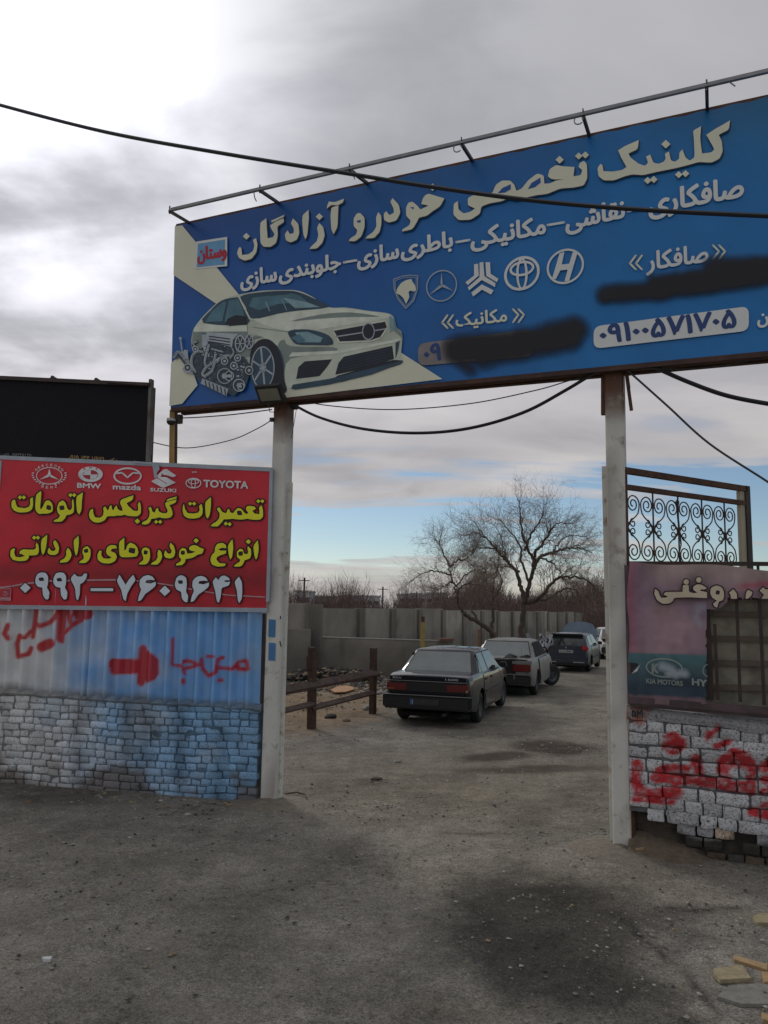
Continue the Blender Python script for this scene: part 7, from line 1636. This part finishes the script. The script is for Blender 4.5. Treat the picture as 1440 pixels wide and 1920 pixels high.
# --- blue grey hatchback
HAT = [(-1.86, .34, .80, .74), (-1.80, .30, .90, .80), (-1.6, .24, .94, .825), (-1.0, .20, .94, .83), (.6, .20, .93, .83), (1.1, .21, .91, .83), (1.5, .24, .82, .80), (1.75, .28, .70, .74), (1.88, .38, .58, .62)]
HGH = dict(z0=.92, z1=1.39, w0=.775, w1=.60, y0=-1.78, yr=-1.42, y1=1.25, yf=.35)
H3 = R(-23); l3 = place(1103, 1259, H3, .70*.93, -1.18*.93)
c3 = Car(l3, H3, P_BLU, HAT, HGH, 'blue grey hatchback with raised bonnet parked beyond the silver wreck', ('hatchback_car', 'car'), [(.70, -1.18), (-.70, -1.18), (.70, 1.26), (-.70, 1.26)], .285, scale=.93)
c3.hull(); c3.greenhouse()
for sx in (1, -1):
    c3.spatch('door_gap', [(-.99, .28), (-.98, .93), (.82, .92), (.98, .28)], VOID, .002, sx); c3.spatch('rear_door', [(-.30, .30), (-.30, .92), (-.95, .92), (-.93, .62), (-.78, .40), (-.76, .30)], P_BLU, .007, sx, thick=.02); c3.spatch('front_door', [(-.28, .30), (-.28, .92), (.78, .91), (.93, .30)], P_BLU, .007, sx, thick=.02)
    c3.spatch('front_window', [(.95, .96), (-.26, .96), (-.26, 1.33), (.42, 1.33)], GLSC, .012, sx, True); c3.spatch('rear_window', [(-.34, .96), (-1.20, .98), (-1.10, 1.30), (-.34, 1.33)], GLSC, .012, sx, True); c3.spatch('side_moulding', [(-.9, .50), (-.9, .56), (.95, .56), (.95, .50)], TRIM, .018, sx)
    a, b = sorted((sx*.55, sx*.80)); o = c3.box('tail_light', a, b, -1.915, -1.70, .77, .98, mat('tail_bright_red', (.42, .02, .025), .25, nodes='local', spec=.7), .055)
    c3.box('door_mirror', min(sx*.80, sx*.97), max(sx*.80, sx*.97), .80, .92, .93, 1.05, TRIM, .025)
c3.rear_glass('rear_screen', GLSC, off=.012, t0=.10, t1=.80, wf=.88); c3.rear_glass('windscreen', GLSC, True)
c3.box('tailgate', -.66, .66, -1.87, -1.75, .62, .94, P_BLU, .04); c3.box('bumper', -.81, .81, -1.98, -1.66, .33, .62, P_BLU, .05); c3.box('bumper_strip', -.82, .82, -1.985, -1.80, .50, .53, TRIM, .008); c3.box('bumper_reflector', .28, .68, -1.99, -1.9, .36, .39, LWH, .004); c3.box('bumper_reflector', -.70, -.35, -1.99, -1.9, .36, .39, LWH, .004); c3.box('lower_valance', -.72, .72, -1.93, -1.7, .24, .34, TRIM, .02)
c3.box('number_plate', -.26, .26, -1.885, -1.85, .70, .81, mat('plate_white', (.42, .42, .42), .5, nodes='local'), .004); c3.text('plate_lettering', '11 J 991', -.22, .22, .715, .11, -1.889, TRIM); c3.box('maker_badge', -.025, .025, -1.88, -1.84, .86, .93, LWH, .01)
c3.box('roof_spoiler', -.58, .58, -1.62, -1.36, 1.335, 1.40, TRIM, .025)
for (x, y) in c3.wheels: c3.wheel(x, y)
c3.box('underbody', -.6, .6, -1.6, 1.6, .17, .24, VOID, 0)
V = []; nn = 12
for j in range(nn+1):
    for i in range(nn+1):
        u, v = i/nn*2-1, j/nn; w = .72*(1-.28*v**3); x = u*w; L_ = 1.02*v*(1-.10*u*u*v); V.append((x, 1.05+L_*math.cos(R(58))+.03*(1-u*u), .93+L_*math.sin(R(58))-.0+.05*(1-u*u)*math.sin(v*3)))
c3.mk('bonnet', V, [(j*(nn+1)+i, j*(nn+1)+i+1, (j+1)*(nn+1)+i+1, (j+1)*(nn+1)+i) for j in range(nn) for i in range(nn)], mat('bonnet_inner', (.11, .155, .21), .5, nodes='local', nz=(3, .2)), smooth=True)
mb = MB(); mb.aabb(-.62, .62, 1.12, 1.72, .86, .935); c3.mk('engine_bay', mb.v, mb.f, VOID)
# --- white car mostly hidden by the gate post
H4 = R(-8); g4 = ground(1165, 1236); c4 = sedan((g4.x, g4.y+1.2, gz(0, g4.y+1)), H4+math.pi, P_WHT, 'white sedan with open bonnet mostly hidden behind the right gate post')
c4.box('front_bumper', -.84, .84, 2.1, 2.3, .32, .58, TRIM, .03); c4.box('head_light', -.78, -.4, 2.14, 2.23, .60, .72, LWH, .01); c4.box('head_light', .4, .78, 2.14, 2.23, .60, .72, LWH, .01)
mb = MB(); mb.box((0, 1.75, .90), (.74, 0, 0), (0, .32, .0), (0, 0, .05)); c4.mk('engine_bay', mb.v, mb.f, VOID)

# ================================================================== CABLES
CB = mat('black_cable', (.010, .011, .016), .5); CT = mat('thin_cable', (.05, .048, .05), .6)
def cable(pts, r_, m_, label, n=6):
    """pts: (px, py, distance from the gate plane)"""
    P = catmull([G.hit(x, y, o) for x, y, o in pts], 8); mb = MB(); mb.tube(P, r_, n); mb.build('cable', m_, label=label, cat='cable')
cable([(-120, 162, 1.7), (0, 197, 1.6), (200, 248, 1.5), (420, 288, 1.4), (650, 325, 1.3), (800, 349, 1.2), (1000, 376, 1.1), (1200, 393, 1.0), (1440, 405, .9), (1560, 409, .9)], .018, CB, 'thick black cable crossing in front of the billboard and the sky')
cable([(549, 758, .05), (600, 783, .05), (680, 804, .05), (780, 812, .05), (880, 803, .05), (980, 774, .05), (1060, 732, .05), (1122, 694, .05)], .016, CB, 'thick black cable drooping between the two gate posts')
cable([(549, 748, .0), (620, 761, 0), (740, 768, 0), (880, 757, 0), (1000, 733, 0), (1060, 716, 0), (1110, 700, 0)], .006, CT, 'thin wire hung just above the drooping black cable', 5)
cable([(546, 822, 0), (552, 790, 0), (556, 765, 0)], .004, CT, 'short thin wire hanging beside the left gate post', 4)
cable([(1176, 694, .05), (1250, 760, .02), (1330, 832, 0), (1440, 904, 0), (1520, 960, 0)], .010, CT, 'thin dark cable slanting down right from the right gate post', 5)
cable([(1226, 688, .05), (1290, 716, .05), (1360, 741, .05), (1440, 757, .05), (1540, 770, .05)], .020, CB, 'thick black cable leaving right from under the billboard')
cable([(1200, 690, .08), (1280, 692, .05), (1370, 683, .05), (1500, 655, .05)], .006, CT, 'thin grey wire just below the billboard at the right edge', 5)
cable([(336, 784, 0), (380, 782, 0), (440, 777, 0), (510, 768, 0)], .007, CT, 'thin wire running level from the camera bracket to the left gate post', 5)
cable([(284, 829, -.1), (350, 840, -.05), (430, 826, 0), (480, 805, 0), (512, 786, 0)], .006, CT, 'thin wire sagging from the display board to the left gate post', 5)
for o in list(bpy.data.objects):
    if o.type == 'EMPTY' and not o.children and not o.parent: bpy.data.objects.remove(o)

for o in list(bpy.data.objects):
    if o.parent or 'category' not in o: continue
    g = {'bare_tree': 'leafless trees in the yard', 'utility_pole': 'utility poles beyond the wall', 'factory_building': 'factory buildings on the horizon', 'stone': 'stone pieces lying at the lower right', 'gate_post': 'steel posts of the entrance'}.get(o.name.split('.')[0])
    if g and 'group' not in o: o['group'] = g
